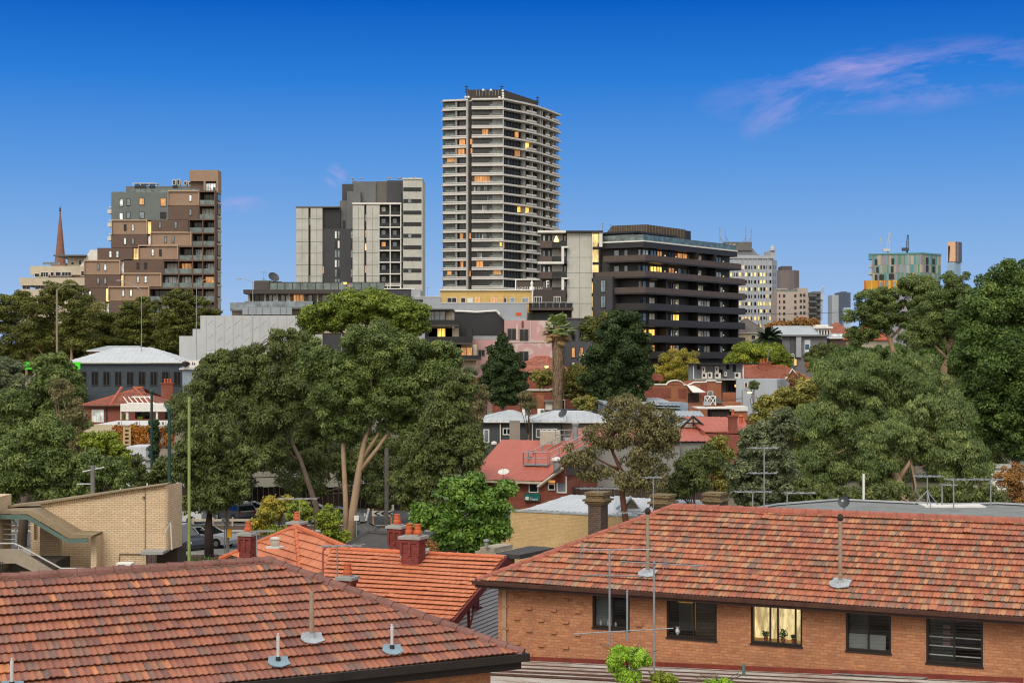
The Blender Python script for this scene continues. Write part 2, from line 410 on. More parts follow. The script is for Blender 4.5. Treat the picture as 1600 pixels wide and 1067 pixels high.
def pick(r, *w):   # weighted choice
    t = r.random() * sum(x for _, x in w)
    for m, x in w:
        t -= x
        if t <= 0: return m
    return w[0][0]
# ================================================================ DISTANT TOWERS
rb = random.Random(11)
BEIGE = M('beige_brick_panel', '#8A7360', .8, .08, .5, stain=.08); BROWN = M('brown_brick_panel', '#5C4A40', .8, .08, .5, stain=.08)
BEIGE_T = M('beige_trim', '#A38B75', .8, .06); GRN = M('grey_green_panel', '#5E6462', .7, .08, .4); MASON = M('church_brick', '#7A5648', .85, .2, .8)
GPALE = GLASS('pale_window', '#D0D8D8', .2, .6)

def win(T, f, x0, y0, x1, y1, pane, frame=None, o=0, fw=.09, name='window', mull=0):
    """one window of a facade: frame proud of the wall, pane a little behind its face"""
    fr = MB(); a0, a1 = f.a(x0), f.a(x1); c = (x0 + x1) / 2; z0, z1 = f.z(c, y1), f.z(c, y0)
    f.m(fr, a0 - fw, a0, z0 - fw, z1 + fw, o, o + .09); f.m(fr, a1, a1 + fw, z0 - fw, z1 + fw, o, o + .09)
    f.m(fr, a0, a1, z1, z1 + fw, o, o + .087); f.m(fr, a0, a1, z0 - fw, z0, o, o + .12)
    for i in range(mull):
        m = a0 + (a1 - a0) * (i + 1) / (mull + 1); f.m(fr, m - fw * .4, m + fw * .4, z0, z1, o, o + .084)
    w = fr.build(name, frame or BLACKM, T)
    p = MB(); f.m(p, a0, a1, z0, z1, o, o + .04); p.build('pane', pane, T, parent=w)
    return w
EACH = ('post', 'downpipe', 'glass_door', 'window', 'balustrade', 'letter', 'pilaster', 'planter', 'plant', 'inner_wall', 'dark_panel', 'brick_panel')
def rect(T, name, mat, f, *rs, o0=0, o1=.1):
    if name in EACH and len(rs) > 1: return [rect(T, name, mat, f, r, o0=o0, o1=o1) for r in rs][0]
    mb = MB()
    for r in rs: f.r(mb, *r, o0, o1)
    return mb.build(name, mat, T)

ORD = ('first', 'second', 'third', 'fourth', 'fifth', 'sixth', 'seventh', 'eighth', 'ninth', 'tenth', 'eleventh', 'twelfth', 'last')
# ---- church spire
T = thing('church_spire', 'slender brown brick church spire rising behind the white terraced building', 'church spire', (PX(94, 620), 620, 0))
cx, cy = PX(94, 620), 620
T_z = lambda y: PZ(y, 620)
MB().lathe((cx, cy, 0), [(2.35, T_z(412)), (1.9, T_z(398)), (.30, T_z(333)), (.22, T_z(331))], 8).build('spire', MASON, T)
MB().box(cx - 2.9, cx + 2.9, cy - 2.9, cy + 2.9, 0, T_z(412)).build('tower', MASON, T)
MB().lathe((cx, cy, 0), [(.22, T_z(331)), (.5, T_z(329.5)), (.25, T_z(328)), (.4, T_z(326)), (.1, T_z(324)), (.05, T_z(321))], 8).build('finial', M('spire_lead', '#33363A'), T)

# ---- white terraced building
Z = 370; f = Fac(30, Z, 150)
T = thing('apartment_block', 'white terraced apartment block with stepped balconies left of the brown tower', 'apartment building', (*f.xy(5, -8), 0))
b = MB()
f.r(b, 30, 452, 160, 520, -16, 0); f.r(b, 30, 434, 160, 446, -16, 0); f.r(b, 44, 415, 160, 429, -16, -1.6); f.r(b, 60, 446, 160, 452, -16, -1.8); f.r(b, 48, 429, 160, 434, -16, -3)
f.r(b, 98, 400, 131, 416, -14, -4)
b.build('wall', CREAM, T)
b = MB(); f.prismx = None
b.prism([f.pt(f.a(118), f.z(118, 417), -3), f.pt(f.a(136), f.z(136, 389), -3), f.pt(f.a(160), f.z(160, 389), -3), f.pt(f.a(160), f.z(160, 417), -3)], (0, 8, 0)); b.build('stair_tower', WHITE, T)
b = MB(); f.r(b, 80, 397.5, 131, 399.5, -15, -1.5); b.build('canopy', GREY, T)
b = MB(); f.r(b, 63, 409, 90, 413, -2.0, -1.9); b.build('balustrade', G_BLUE, T)
for (x0, y0, x1, y1) in ((51, 427, 58, 432), (61, 425, 72, 432), (76, 425, 81, 431), (84, 424.5, 92, 431), (94, 424.5, 108, 431), (104, 408, 108, 412), (116, 405, 120, 412), (122, 404, 127, 411), (124, 423, 131, 430)):
    win(T, f, x0, y0, x1, y1, G_DARK, WHITE, -1.6 if y0 > 412 else -4, mull=2 if x1 - x0 > 8 else 0)
for x0 in (32, 38, 52, 60, 68, 80, 100, 112, 122): win(T, f, x0, 446.5, x0 + 5, 451, G_DARK, WHITE, -1.8)

# ---- brown and grey stacked tower
Z = 346; f = Fac(118, Z, 340)
T = thing('apartment_tower', 'brown, beige and grey apartment tower with staggered box storeys and a column of corner balconies', 'apartment tower', (*f.xy(15, -9), 0))
b = MB()
for (x0, y0, x1, y1) in ((174, 302, 335.5, 387), (153, 387, 335.5, 407), (133, 407, 335.5, 450), (119, 450, 335.5, 560)):
    f.r(b, x0, y0, x1, y1, -7, -2.3)
b.build('core_wall', BROWN, T)
blocks = [(174, 301, 263, 344, GRN), (263, 299, 311, 321, BEIGE), (262.5, 321.5, 310, 343, BROWN),
 (175, 344.5, 230, 366, BEIGE), (236, 343.5, 294, 364.5, BROWN), (173.5, 366.5, 230, 387, BROWN), (236, 363.5, 299, 384.5, BEIGE),
 (152, 387.5, 207, 407, BROWN), (217, 384, 278, 405, BEIGE), (132, 407.5, 188, 429, BEIGE), (193.5, 405.5, 255, 427, BROWN),
 (132, 429.5, 188, 450, BROWN), (193.5, 427.5, 252, 448, BEIGE), (118, 450.5, 164, 473, BROWN), (170, 448.5, 233, 470, BEIGE),
 (118, 473.5, 164, 494, BEIGE), (170, 470.5, 233, 494, BROWN), (170, 494.5, 335, 540, BROWN), (118, 494.5, 169, 540, BROWN)]
for i, (x0, y0, x1, y1, m) in enumerate(blocks):
    b = MB(); f.r(b, x0, y0, x1, y1, -2.3, -.02 * (i % 3)); w = b.build('storey_box', m, T)
    if m is BEIGE:
        t = MB(); f.r(t, x0 - .5, y0 - 1, x1 + .5, y0 + .8, -2.2, .35); f.r(t, x1 - 1, y0 + .8, x1 + .5, y1, -2.2, .35); f.r(t, x0 - .5, y0 + .8, x0 + .6, y1, -2.2, .35); t.build('trim', BEIGE_T, T, parent=w)
for (x0, y0, x1, y1, m) in ((187, 311, 192, 323, GPALE), (198, 310, 203, 322, G_BLUE), (218, 309.5, 225, 321, LITO), (251, 309.5, 259, 323, LITO), (187, 332, 192, 344, GPALE), (198, 331, 203, 343, G_BLUE), (218, 330.5, 225, 342, G_BLUE), (251, 331, 259, 342, G_DARK)):
    win(T, f, x0, y0 + 1, x1, y1 - 1, m, None, .0)
def slots(x0s, y, m=None):
    for x in x0s: win(T, f, x, y, x + 3.2, y + 9.5, m or pick(rb, (GPALE, 5), (G_BLUE, 3), (G_DARK, 2)), None, .0, .06)
slots((296, ), 305); slots((296,), 327); slots((194, 206), 351); slots((248, 273), 347); slots((194, 206), 372); slots((257, 269), 369.5)
slots((171, 182), 392.5); slots((237, 249), 390); slots((152, 163), 412.5); slots((214, 226), 410.5); slots((152, 163), 434); slots((214, 226), 432)
slots((128, 139), 455); slots((191, 203), 453); slots((139, 192), 476)
for (x0, x1, y0, y1, m) in ((230.5, 235.5, 346, 365, LITP), (230.5, 235.5, 368, 384, GPALE), (208, 216.5, 388, 405, LITP), (188.5, 193, 408, 428, GPALE), (188.5, 193, 430, 448, LITP), (164.5, 169.5, 451, 471, LITP), (164.5, 169.5, 474, 492, GPALE)):
    b = MB(); f.r(b, x0, y0, x1, y1, -.8, -.6); b.build('stair_window', m, T)
# balconies, one per storey
lv = [(299, 321, 311), (321, 343, 310.5), (343, 364, 295), (364, 385, 299.5), (385, 407, 279), (407, 428, 255.5), (428, 450, 252.5), (450, 471, 233.5), (471, 493, 233.5)]
for (y0, y1, xl) in lv:
    b = MB(); f.r(b, xl, y0 - .6, 336.5, y0 + 1.6, -2.3, .5)
    cols = [c for c in (xl + .2, 279, 300.5, 316.5, 335.2) if c >= xl]
    cols = [c for i, c in enumerate(cols) if i == 0 or c - cols[i - 1] > 6]
    for c in cols: f.r(b, c, y0 + 1.6, c + 1.4, y1 - .6, -2.3, .4)
    w = b.build('balcony', BROWN, T)
    for i in range(len(cols) - 1):
        g = MB(); f.r(g, cols[i] + 2, y0 + 4, cols[i + 1] - 1, y1 - .8, -2.25, -2.2)
        g.build('glass_door', pick(rb, (GPALE, 4), (G_DARK, 5), (LITO, 1.6), (CURT, 2)), T, parent=w)
        g = MB(); k = MB(); f.r(g, cols[i] + 1.6, y1 - 8, cols[i + 1] - .2, y1 - .8, .2, .25); g.build('balustrade', G_GREEN, T, parent=w)
        for j in (1, 2, 3):
            c = cols[i] + (cols[i + 1] - cols[i]) * j / 4 + .5; f.r(k, c, y0 + 4, c + .5, y1 - 1, -2.2, -2.1)
        k.build('door_frame', BLACKM, T, parent=w)
qf = qfrom((PX(335.5, 348.3) , 348.3), (0, 1), 4.7)
b = MB(); qf.m(b, 0, 4.7, 0, PZ(291, 346), -.3, .03); b.build('side_wall', M('side_wall_brown', '#4E443E'), T)
for k in range(9):
    z = PZ(292 + k * 21.6, 346); c = MB(); qf.m(c, .5, 4.5, z - .45, z, .03, .75); w = c.build('bay_window', CREAM, T)
    g = MB(); qf.m(g, .6, 4.4, z - 2.7, z - .45, .03, .6); g.build('pane', pick(rb, (G_BLUE, 1), (G_DARK, 1)), T, parent=w)
for y in (320.5, 341.5, 363):
    b = MB(); f.r(b, 162.5, y + 5, 177, y + 11, -9, -3); f.r(b, 164, y, 172, y + 1.4, -9, -3.5); f.r(b, 165, y + 1.4, 174, y + 5, -8, -4); b.build('side_balcony', WHITE, T)
# penthouse
b = MB(); f.r(b, 190, 288, 293, 300.5, -7, -4); b.build('penthouse', GREY, T)
b = MB(); f.r(b, 293, 265, 336, 299, -7, -3); b.build('penthouse', BROWN, T)
b = MB(); f.r(b, 292.5, 264, 338, 281.5, -6, -2.2); f.r(b, 315, 281.5, 318, 300, -6, -2.2); f.r(b, 335, 281.5, 338, 300, -6, -2.2); b.build('roof_frame', BEIGE, T)
for x in (317.5, 321.5, 325.5, 329.5): b = MB(); f.r(b, x + .4, 285, x + 3.8, 299, -2.9, -2.7); b.build('glass_door', GPALE, T)
for x0, x1 in ((204, 222), (227, 236), (264, 272)): b = MB(); f.r(b, x0, 287, x1, 299, -3.9, -3.8); b.build('glass_door', G_DARK, T)
b = MB(); f.r(b, 175, 299.5, 205, 307, -.4, -.3); f.r(b, 205, 295, 312, 301, -.4, -.3); b.build('balustrade', G_GREEN, T)
b = MB(); f.r(b, 200, 283, 238, 284, -7, -4)
for x in (201, 212, 226, 237): f.r(b, x, 284, x + .8, 289, -4.3, -4)
b.build('pergola', WHITE, T)
for ai, (x, s) in enumerate(((258, 8), (265, 9), (276, 6), (283, 5), (288, 5))):
    U = thing('air_conditioner', '', 'air conditioner', (*f.xy(f.a(x), -8), f.z(x, 284)), 'plant units on the roof of the brown tower')
    U['label'] = ORD[ai] + ' pale plant unit from the left on the brown tower roof'
    b = MB(); f.r(b, x, 283 - s, x + 5, 283, -9, -7.5); b.build('casing', WHITE, U)
    b = MB(); f.r(b, x + 1, 284 - s, x + 4, 282, -7.5, -7.4); b.build('fan_grille', BLACKM, U)
    b = MB(); f.r(b, x + .4, 283, x + 4.6, 288, -8.8, -7.7); b.build('stand', STEEL, U)

# ---- pale concrete and dark grey tower block
Z = 414; f = Fac(462, Z, 660)
T = thing('tower_block', 'pale concrete and charcoal tower block with ribbon windows on its right wing', 'tower block', (*f.xy(15, -10), 0))
def S(*r, m, n='wall', o0=-14, o1=0): return rect(T, n, m, f, *r, o0=o0, o1=o1)
S((462, 324, 481, 560), (484.5, 323, 503, 560), m=CONC, o1=-1); S((481, 325, 484.5, 560), m=DARK2, o1=-1.8)
S((503, 325.5, 530, 358), m=DARK2, o1=-2); S((503, 357, 549, 560), m=DARK, o1=-1.4); S((461.5, 322, 530, 324), m=GREY, n='parapet', o1=-.8)
S((529, 312, 541, 560), m=GREY, o1=-3); S((541, 298, 562, 560), m=GREY, o1=-2)
S((532, 285, 549, 320), m=DARK, o0=-16, o1=-4); S((548, 281, 585, 330), m=GREY, o0=-16, o1=-4.2); S((585, 280.5, 604, 330), m=M('warm_grey', '#57534F'), o0=-16, o1=-4.6); S((603, 279.5, 630, 560), m=DARK, o0=-16, o1=-4)
S((548, 356, 552, 560), m=DARK2, o1=-1.6)
S((551, 320, 569, 560), (572.5, 319, 592, 560), m=CONC); S((569, 321, 572.5, 560), m=DARK2, o1=-.8)
S((550.5, 317, 627, 319.5), m=WHITE, n='parapet', o1=.3); S((592, 320, 626, 560), m=DARK2, o1=-1.8); S((626, 300, 631, 560), m=BLACKM, o1=-2.4)
S((629.5, 279, 660, 560), m=CONC, o1=-.2); S((629, 278.5, 660, 280), m=WHITE, n='parapet', o0=-14.1, o1=.1)
jt = MB()   # panel joints
for k in range(9):
    y = 341 + k * 18
    for x0, x1, o in ((462, 481, -1), (484.5, 503, -1), (551, 569, 0), (572.5, 592, 0)): f.r(jt, x0, y, x1, y + .7, o - .02, o + .015)
for x, o in ((471, -1), (494, -1), (560, 0), (582, 0)): f.r(jt, x, 324, x + .5, 480, o - .02, o + .012)
jt.build('panel_joint', GREY, T)
for k in range(11):
    y = 293 + k * 18.1
    b = MB(); f.r(b, 630, y, 658.5, y + 6.2, -.18, -.14); w = b.build('ribbon_window', G_DARK, T)
    c = MB(); [f.r(c, x, y, x + .8, y + 6.2, -.14, -.08) for x in (637, 643, 650, 655)]; c.build('mullion', DARK2, T, parent=w)
    if k % 3 == 1: c = MB(); f.r(c, 638, y + 1, 642.5, y + 5.6, -.1, -.07); c.build('pane', LITP if k > 8 else G_BLUE, T, parent=w)
for k in range(9):
    y = 320 + k * 18.2
    b = MB(); f.r(b, 592, y + 16.2, 627, y + 18, -1.8, .3); f.r(b, 592, y, 592.8, y + 16.2, -1.8, .2); f.r(b, 609, y, 610.4, y + 16.2, -1.8, .2); f.r(b, 625.6, y, 627, y + 16.2, -1.8, .2)
    w = b.build('balcony', WHITE, T)
    for x in (593.5, 611):
        g = MB(); f.r(g, x, y + 10.5, x + 14.6, y + 16, .02, .08); g.build('balustrade', DARK2, T, parent=w)
        g = MB(); f.r(g, x + 2, y + 3, x + 8, y + 14, -1.75, -1.7); g.build('glass_door', pick(rb, (G_BLUE, 4), (G_DARK, 3), (LITO, 1), (CURT, 1)), T, parent=w)
    c = MB(); f.r(c, 626.5, y + 12, 631.5, y + 17, -2.2, -.5); c.build('side_balcony', DARK2, T, parent=w)
for (x, o, ys) in ((522.5, -1.35, range(8)), (527, -1.35, range(8)), (547.5, -1.35, range(8))):
    for k in ys: b = MB(); f.r(b, x, 361 + k * 15, x + 2.6, 372 + k * 15, o, o + .06); b.build('slot_window', pick(rb, (G_BLUE, 3), (G_DARK, 3), (CURT, 1)), T)
for (x, y, m) in ((482, 340, G_BLUE), (482, 390, G_DARK), (482, 430, G_BLUE), (570, 360, LITO), (570, 380, LITP), (570, 415, LITO), (503, 416, LITO), (570, 335, G_BLUE)):
    o = -1.75 if x < 500 else (-.75 if x > 560 else -1.35); b = MB(); f.r(b, x, y, x + 2, y + 11, o, o + .1); b.build('slot_window', m, T)
b = MB(); f.r(b, 533.5, 343, 538, 356, -2.95, -2.9); b.build('louvre', DARK2, T)
for ai, x in enumerate((546, 550, 561, 604, 609, 621, 624, 631, 635, 639, 641, 647, 650)):
    h = 3 + (x * 7 % 5); X0 = f.xy(f.a(x), -6)
    o = MB().tube([(X0[0], X0[1], f.z(x, 281)), (X0[0], X0[1], f.z(x, 279 - h))], .12, 5); o.tube([(X0[0] - .5, X0[1], f.z(x, 280 - h)), (X0[0] + .5, X0[1], f.z(x, 280 - h + (x % 3)))], .14, 4)
    o = o.build('aerial', STEEL); tag(o, ORD[ai] + ' rooftop aerial from the left on the concrete tower block', 'aerial', 'aerials on the concrete tower block')
    o.location = (0, 0, 0)

# ---- tall residential tower with curving white balcony bands
Z0 = 504
pl = [(690.5, 509), (692.5, 506), (730, 504), (731, 504)]
p2 = [(737, 503), (786, 502.5), (820, 511), (838, 516.6), (858, 526), (876, 536)]
L = [(PX(a, z), z) for a, z in pl]; R = [(PX(a, z), z) for a, z in p2]
T = thing('residential_tower', 'tall dark glass residential tower ringed by pale curved balcony bands', 'tower', ((L[0][0] + R[-1][0]) / 2, 530, 0))
ztop = PZ(154, 503); fl = 3.09; zb = PZ(462, 503)
back = [(R[-1][0], 560), (L[0][0] + 2, 560)]
MB().ext([(PX(692, 508), 512), (PX(692, 508), 508), line_off(L, -2.0)[-1]] + [(R[0][0], 506.5)] + line_off(R, -2.0) + back, 0, ztop - .4).build('window_wall', M('tower_glass', '#26292C', .18, .3, .3, spec=.6), T)
b = MB(); b.box(PX(730.2, 505), PX(738.2, 505), 505.6, 509, zb - 30, ztop - .5); b.build('recess_wall', M('plum_cladding', '#2A2226', .6), T)
TB = M('tower_band', '#B9B6B0', .75, .08, .3, stain=.12); TP = M('tower_pier', '#9C9994', .8, .08, .3)
fr = Fac(786, 502.5, 876, 536); ff = Fac(737, 503, 786, 502.5); fl_ = Fac(695, 506, 730, 504)
nf = 24
def sub(pts, i, j): return pts[i:j]
for k in range(nf):
    zt = ztop - k * fl; b = MB()
    band(b, L, zt - .55, zt, -2.3, .12); band(b, R, zt - .55, zt, -2.3, .3)
    if k == 0: b.ext(line_off(L, -2.2) + [(R[0][0] - 1, 507)] + line_off(R, -2.2) + back, zt - .45, zt - .02)
    w = b.build('balcony_band', TB, T)
    if k:
        c = MB(); band(c, L, zt + .14, zt + .46, -.2, .02); c.build('upstand', TB, T, parent=w); c = MB(); band(c, [R[0], R[1]], zt + .14, zt + .48, -.1, .14); c.build('upstand', TB, T, parent=w)
        for (x0, x1) in ((788, 803), (823, 837), (853, 858), (863, 872)):
            q = Fac(*((786, 502.5, 820, 511) if x1 < 821 else (820, 511, 838, 516.6) if x1 < 839 else (838, 516.6, 858, 526) if x1 < 859 else (858, 526, 876, 536)))
            if x0 != 788: c = MB(); q.b(c, x0, x1, zt + .12, zt + .7, -.1, .38); c.build('parapet_box', TB, T, parent=w)
        g = MB(); fl_.b(g, 696, 711, zt + .55, zt + 1.15, .0, .05); ff.b(g, 765, 785, zt + .55, zt + 1.1, .0, .06); g.build('balustrade', G_GREEN, T, parent=w)
# piers and mullions
b = MB(); ff.b(b, 769, 785.5, 0, ztop - .7, -1.95, -1.3); ff.b(b, 785.5, 787, 0, ztop - .7, -1.9, .1); fl_.b(b, 711.5, 713, 0, ztop - .7, -1.9, -.2); fl_.b(b, 728.5, 731, 0, ztop - .7, -1.9, .15)
for (x, c) in ((821, (820, 511, 838, 516.6)), (822.6, (820, 511, 838, 516.6)), (834, (820, 511, 838, 516.6)), (847, (838, 516.6, 858, 526)), (850, (838, 516.6, 858, 526)), (860, (858, 526, 876, 536)), (868, (858, 526, 876, 536))):
    Fac(*c).b(b, x, x + 1.1, 0, ztop - .7, -1.95, -.7)
b.build('pier', TP, T)
b = MB(); MU = M('tower_mullion', '#4A4A48', .5)
for x in np.arange(740, 768, 2.6): ff.b(b, x, x + .35, zb, ztop - .7, -1.98, -1.85)
for x in np.arange(715, 728, 2.6): fl_.b(b, x, x + .35, zb, ztop - .7, -1.98, -1.85)
for c, xs in (((786, 502.5, 820, 511), np.arange(789, 820, 2.3)), ((820, 511, 838, 516.6), np.arange(824, 834, 2.2)), ((838, 516.6, 858, 526), np.arange(840, 858, 2.5)), ((858, 526, 876, 536), np.arange(862, 876, 2.2))):
    for x in xs: Fac(*c).b(b, x, x + .32, zb, ztop - .7, -1.98, -1.8)
b.build('mullion_grid', MU, T)
lits = [(3, 'f', 753, 763), (4, 'l', 716, 725), (4, 'c', 734, 738), (5, 'l', 714, 724), (5, 'c', 735, 738), (6, 'l', 697, 711), (8, 'f', 741, 766), (4, 'm', 825, 832), (5, 'r', 811, 818), (11, 'r', 815, 818), (11, 'm', 825, 832), (15, 'r', 787, 793), (17, 'f', 744, 755), (17, 'l', 718, 722), (18, 'f', 771, 783), (18, 'c', 733, 735), (14, 'c', 733, 736), (14, 'l', 717, 722), (18, 'l', 697, 704), (3, 'r', 811, 815)]
for k, s, x0, x1 in lits:
    q = {'f': ff, 'l': fl_, 'c': ff, 'm': Fac(820, 511, 838, 516.6), 'r': Fac(786, 502.5, 820, 511)}[s]; zt = ztop - k * fl
    n = max(1, int((x1 - x0) / 4))
    for i in range(n):
        b = MB(); q.b(b, x0 + (x1 - x0) * i / n, x0 + (x1 - x0) * (i + .85) / n, zt - 2.5, zt - .75, -1.9, -1.2); b.build('lit_window', LIT if k in (11, 4, 15) and s in 'mr' else LITO, T)
for k, x0, x1 in ((9, 740, 765), (10, 758, 764), (11, 745, 764), (14, 742, 765), (2, 792, 798), (7, 790, 796), (13, 826, 833), (12, 716, 722), (16, 745, 755), (6, 800, 805), (9, 789, 793)):
    q = ff if 739 < x0 < 768 else (fl_ if x0 < 730 else (Fac(786, 502.5, 820, 511) if x0 < 820 else Fac(820, 511, 838, 516.6))); zt = ztop - k * fl
    n = int((x1 - x0) / 2.6)
    for i in range(n): b = MB(); q.b(b, x0 + 2.6 * i, x0 + 2.6 * i + 2.0, zt - 2.7, zt - .9, -1.9, -1.84); b.build('blind', pick(rb, (G_BLUE, 2), (CURT, 1), (GREY, 2)), T)
# plant room
pr = [(PX(731, 512), 510), (PX(786, 512), 510), (PX(841, 530), 533), (PX(841, 545), 548), (PX(731, 545), 548)]
PR = MB(); PR.ext(pr, ztop - .2, PZ(140.5, 510)); PR.build('plant_room', M('plant_room_brown', '#39342F', .8, .15), T)
b = MB()
for i in range(9): x = 744 + i * 5; b.box(PX(x, 509.6), PX(x + .5, 509.6), 509.7, 509.95, PZ(150, 510), PZ(142, 510))
b.build('louvre_post', STEEL, T)
for x, y, dl in ((786, 149.5, 'third in the corner stack'), (786, 146, 'second in the corner stack'), (786, 152.8, 'lowest in the corner stack'), (780.5, 152, 'just left of the corner stack'), (732, 151.5, 'at the left end of the plant room'), (727.5, 151.5, 'farthest left on the roof'), (755, 140.5, 'on top of the plant room, left'), (767, 140.5, 'on top of the plant room, right'), (785.5, 141.5, 'top of the corner stack')):
    z = PZ(y, 508); o = MB().lathe((PX(x, 508), 508.6, z), [(.05, -.35), (.34, -.28), (.42, 0), (.3, .3), (.05, .36)], 10).build('antenna_drum', WHITE)
    tag(o, 'white antenna drum on the tall tower, ' + dl, 'antenna', 'white antenna drums on the tall tower')
for x, zz, top in ((729, 512, 134), (784, 515, 134), (840, 530, 151)):
    o = MB().tube([(PX(x, zz), zz, ztop - .5), (PX(x, zz), zz, PZ(top, zz))], .12, 5)
    for j in range(3): o.tube([(PX(x, zz) - .6, zz, PZ(top + 2 + 4 * j, zz)), (PX(x, zz) + .6, zz, PZ(top + 2 + 4 * j, zz))], .15, 4)
    o = o.build('antenna_mast', BLACKM); tag(o, {729: 'thin dark antenna mast at the left corner of the tall tower roof', 784: 'thin dark antenna mast in the middle of the tall tower roof', 840: 'thin dark antenna mast at the right end of the tall tower roof'}[x], 'antenna mast')

# ---- dark balconied apartment building
fa = Fac(936, 297.5, 1004, 293); fb = Fac(1004, 293, 1148, 320)
T = thing('apartment_building', 'dark apartment building with long black wraparound balconies and several lit rooms', 'apartment building', (*fb.xy(8, -10), 0))
pts = [fa.xy(fa.a(936)), fb.xy(0), fb.xy(fb.a(1148))]
zt = PZ(378, 293); st = 3.05; rail = PZ(399, 293)
body = [fa.xy(fa.a(936), -1.2), line_off(pts, -1.2)[1], fb.xy(fb.a(1148), -1.2), fb.xy(fb.a(1148), -20), (PX(936, 297), 322)]
MB().ext(body, 0, zt).build('wall', DARK, T)
band(MB(), pts, PZ(386.8, 293), zt, -2.0, .6).build('parapet', DARK2, T)
band(MB(), pts, zt, zt + .25, -.2, .7).build('coping', WHITE, T)
band(MB(), pts, zt + .25, PZ(366.5, 293), .2, .26).build('balustrade', G_GREEN, T)
# penthouse level
MB().ext([fa.xy(fa.a(940), -5), line_off(pts, -5)[1], fb.xy(fb.a(1092), -5), fb.xy(fb.a(1092), -18), (PX(940, 300), 318)], zt, PZ(364, 298)).build('penthouse', G_GREEN, T)
MB().ext([fa.xy(fa.a(930), -4), line_off(pts, -3.5)[1], fb.xy(fb.a(1082), -3.5), fb.xy(fb.a(1082), -19), (PX(930, 300), 319)], PZ(364, 298), PZ(361, 298)).build('roof', DARK2, T)
fp = Fac(956, 306, 1010, 303); fq = Fac(1010, 303, 1071, 315)
MB().ext([fp.xy(0), fq.xy(0), fq.xy(fq.L), (fq.xy(fq.L)[0], 328), (fp.xy(0)[0], 328)], PZ(364, 298), PZ(351.5, 304)).build('plant_screen', M('screen_brown', '#4A4238', .8, .2, 1.2), T)
b = MB()
for i in range(14): a = fq.L * i / 14; fq.m(b, a, a + .1, PZ(363, 300), PZ(352, 304), 0, .12); a = fp.L * i / 14; fp.m(b, a, a + .1, PZ(363, 300), PZ(352, 304), 0, .12)
b.build('screen_batten', M('batten', '#6A5F50'), T)
MB().ext([fq.xy(fq.a(1050), -1), fq.xy(fq.a(1086), -1), fq.xy(fq.a(1086), -8), fq.xy(fq.a(1050), -8)], PZ(364, 300), PZ(357, 312)).build('plant_room', DARK2, T)
RB = M('balcony_brown', '#4A3F39', .55, .15, .8); RD = M('balcony_black', '#2B2725', .4, .15, .8); WOOD = M('amber_timber', '#8A4A1E', .6, .15, 1.5)
# storeys: start column on left wing, material
rows = [(948, RB), (928, RB), (957, RB), (957, RD), (1004, RD), (1004, RD), (1010, RD)]
for k, (xs, m) in enumerate(rows):
    z1 = rail - k * st; z0 = z1 - 1.05
    P_ = [fa.xy(fa.a(xs))] if xs < 1004 else []
    P_ += [fb.xy(0), fb.xy(fb.a(1148 if k == 0 else 1149))] if True else []
    b = MB(); band(b, P_, z0, z1, 1.45, 1.53); w = b.build('balcony', m, T)
    c = MB(); band(c, P_, z0 - .3, z0, -1.9, 1.6); c.build('balcony_slab', DARK2, T, parent=w)
    c = MB(); e = fb.a(1149)
    if k > 0: fb.m(c, e + 1.4, e + 1.5, z0, z1, -6, 1.5); fb.m(c, e, e + 1.5, z0 - .3, z0, -6, 1.6); fb.m(c, e, e + 1.4, z0, z1, 1.45, 1.53); c.build('balcony_return', m, T, parent=w)
    # glazing bays on the long face: (x0,x1,kind)
    bays = [(1005.5, 1009), (1011, 1020), (1023.5, 1033, ), (1034, 1041), (1052, 1060.5), (1066, 1081), (1083, 1090), (1095, 1103), (1112, 1120), (1126, 1134)]
    zf = z1 - 1.35 ; zc = zf + 2.55
    for i, bb in enumerate(bays):
        x0, x1 = bb[0], bb[1]
        if k > 1: x0 += (0, -6, -2, 4, 3, -8, 8, 3, -6, 2)[i]; x1 += (0, -3, -3, 4, 1, -13, 4, 4, -4, 2)[i]
        if x0 > 1139: continue
        mat_ = pick(rb, (G_BLUE, 3), (GPALE, 7), (CURT, 4), (G_DARK, 1), (LITO, .8))
        if (k, i) in ((1, 2), (1, 3), (5, 1), (5, 2), (4, 5), (0, 3)): mat_ = LIT if (k, i) != (0, 3) else LITO
        if (k, i) in ((3, 3), (4, 3), (3, 6), (0, 5), (6, 2), (6, 4)): mat_ = LITO
        b = MB(); fb.b(b, x0, x1, zf, zc, -1.18, -1.1); g = b.build('glass_door', mat_, T)
        c = MB(); xm = (x0 + x1) / 2
        for x in (x0 - .3, xm, x1): fb.b(c, x, x + .35, zf, zc + .1, -1.1, -1.02)
        c.build('door_frame', BLACKM, T, parent=g)
    for x0, x1 in (((1091, 1094), (1060.5, 1065)) if k < 2 else ((1042, 1051), (1084, 1092), (1121, 1127))):
        if (k + x0) % 3 != 1 or k < 2: b = MB(); fb.b(b, x0, x1, zf, zc, -1.18, -1.12); b.build('timber_panel', WOOD, T)
    for x in (1035, 1084, 1118, 1147) if k > 1 else (1084, 1112): b = MB(); fb.b(b, x, x + 1.2, zf - .3, zc + .5, -1.2, .9); b.build('party_fin', DARK2, T)
    for x in (1046, 1063, 1098, 1123, 1137): # small wall lights
        b = MB(); fb.b(b, x, x + .9, zc - .85, zc - .6, -1.18, -1.0); b.build('wall_light', LITP, T)
    if k < 2:
        for x0, x1 in ((956, 963), (972, 976.5)):
            b = MB(); fa.b(b, x0, x1, zf + .9, zc, -1.18, -1.1); b.build('window', G_BLUE, T)
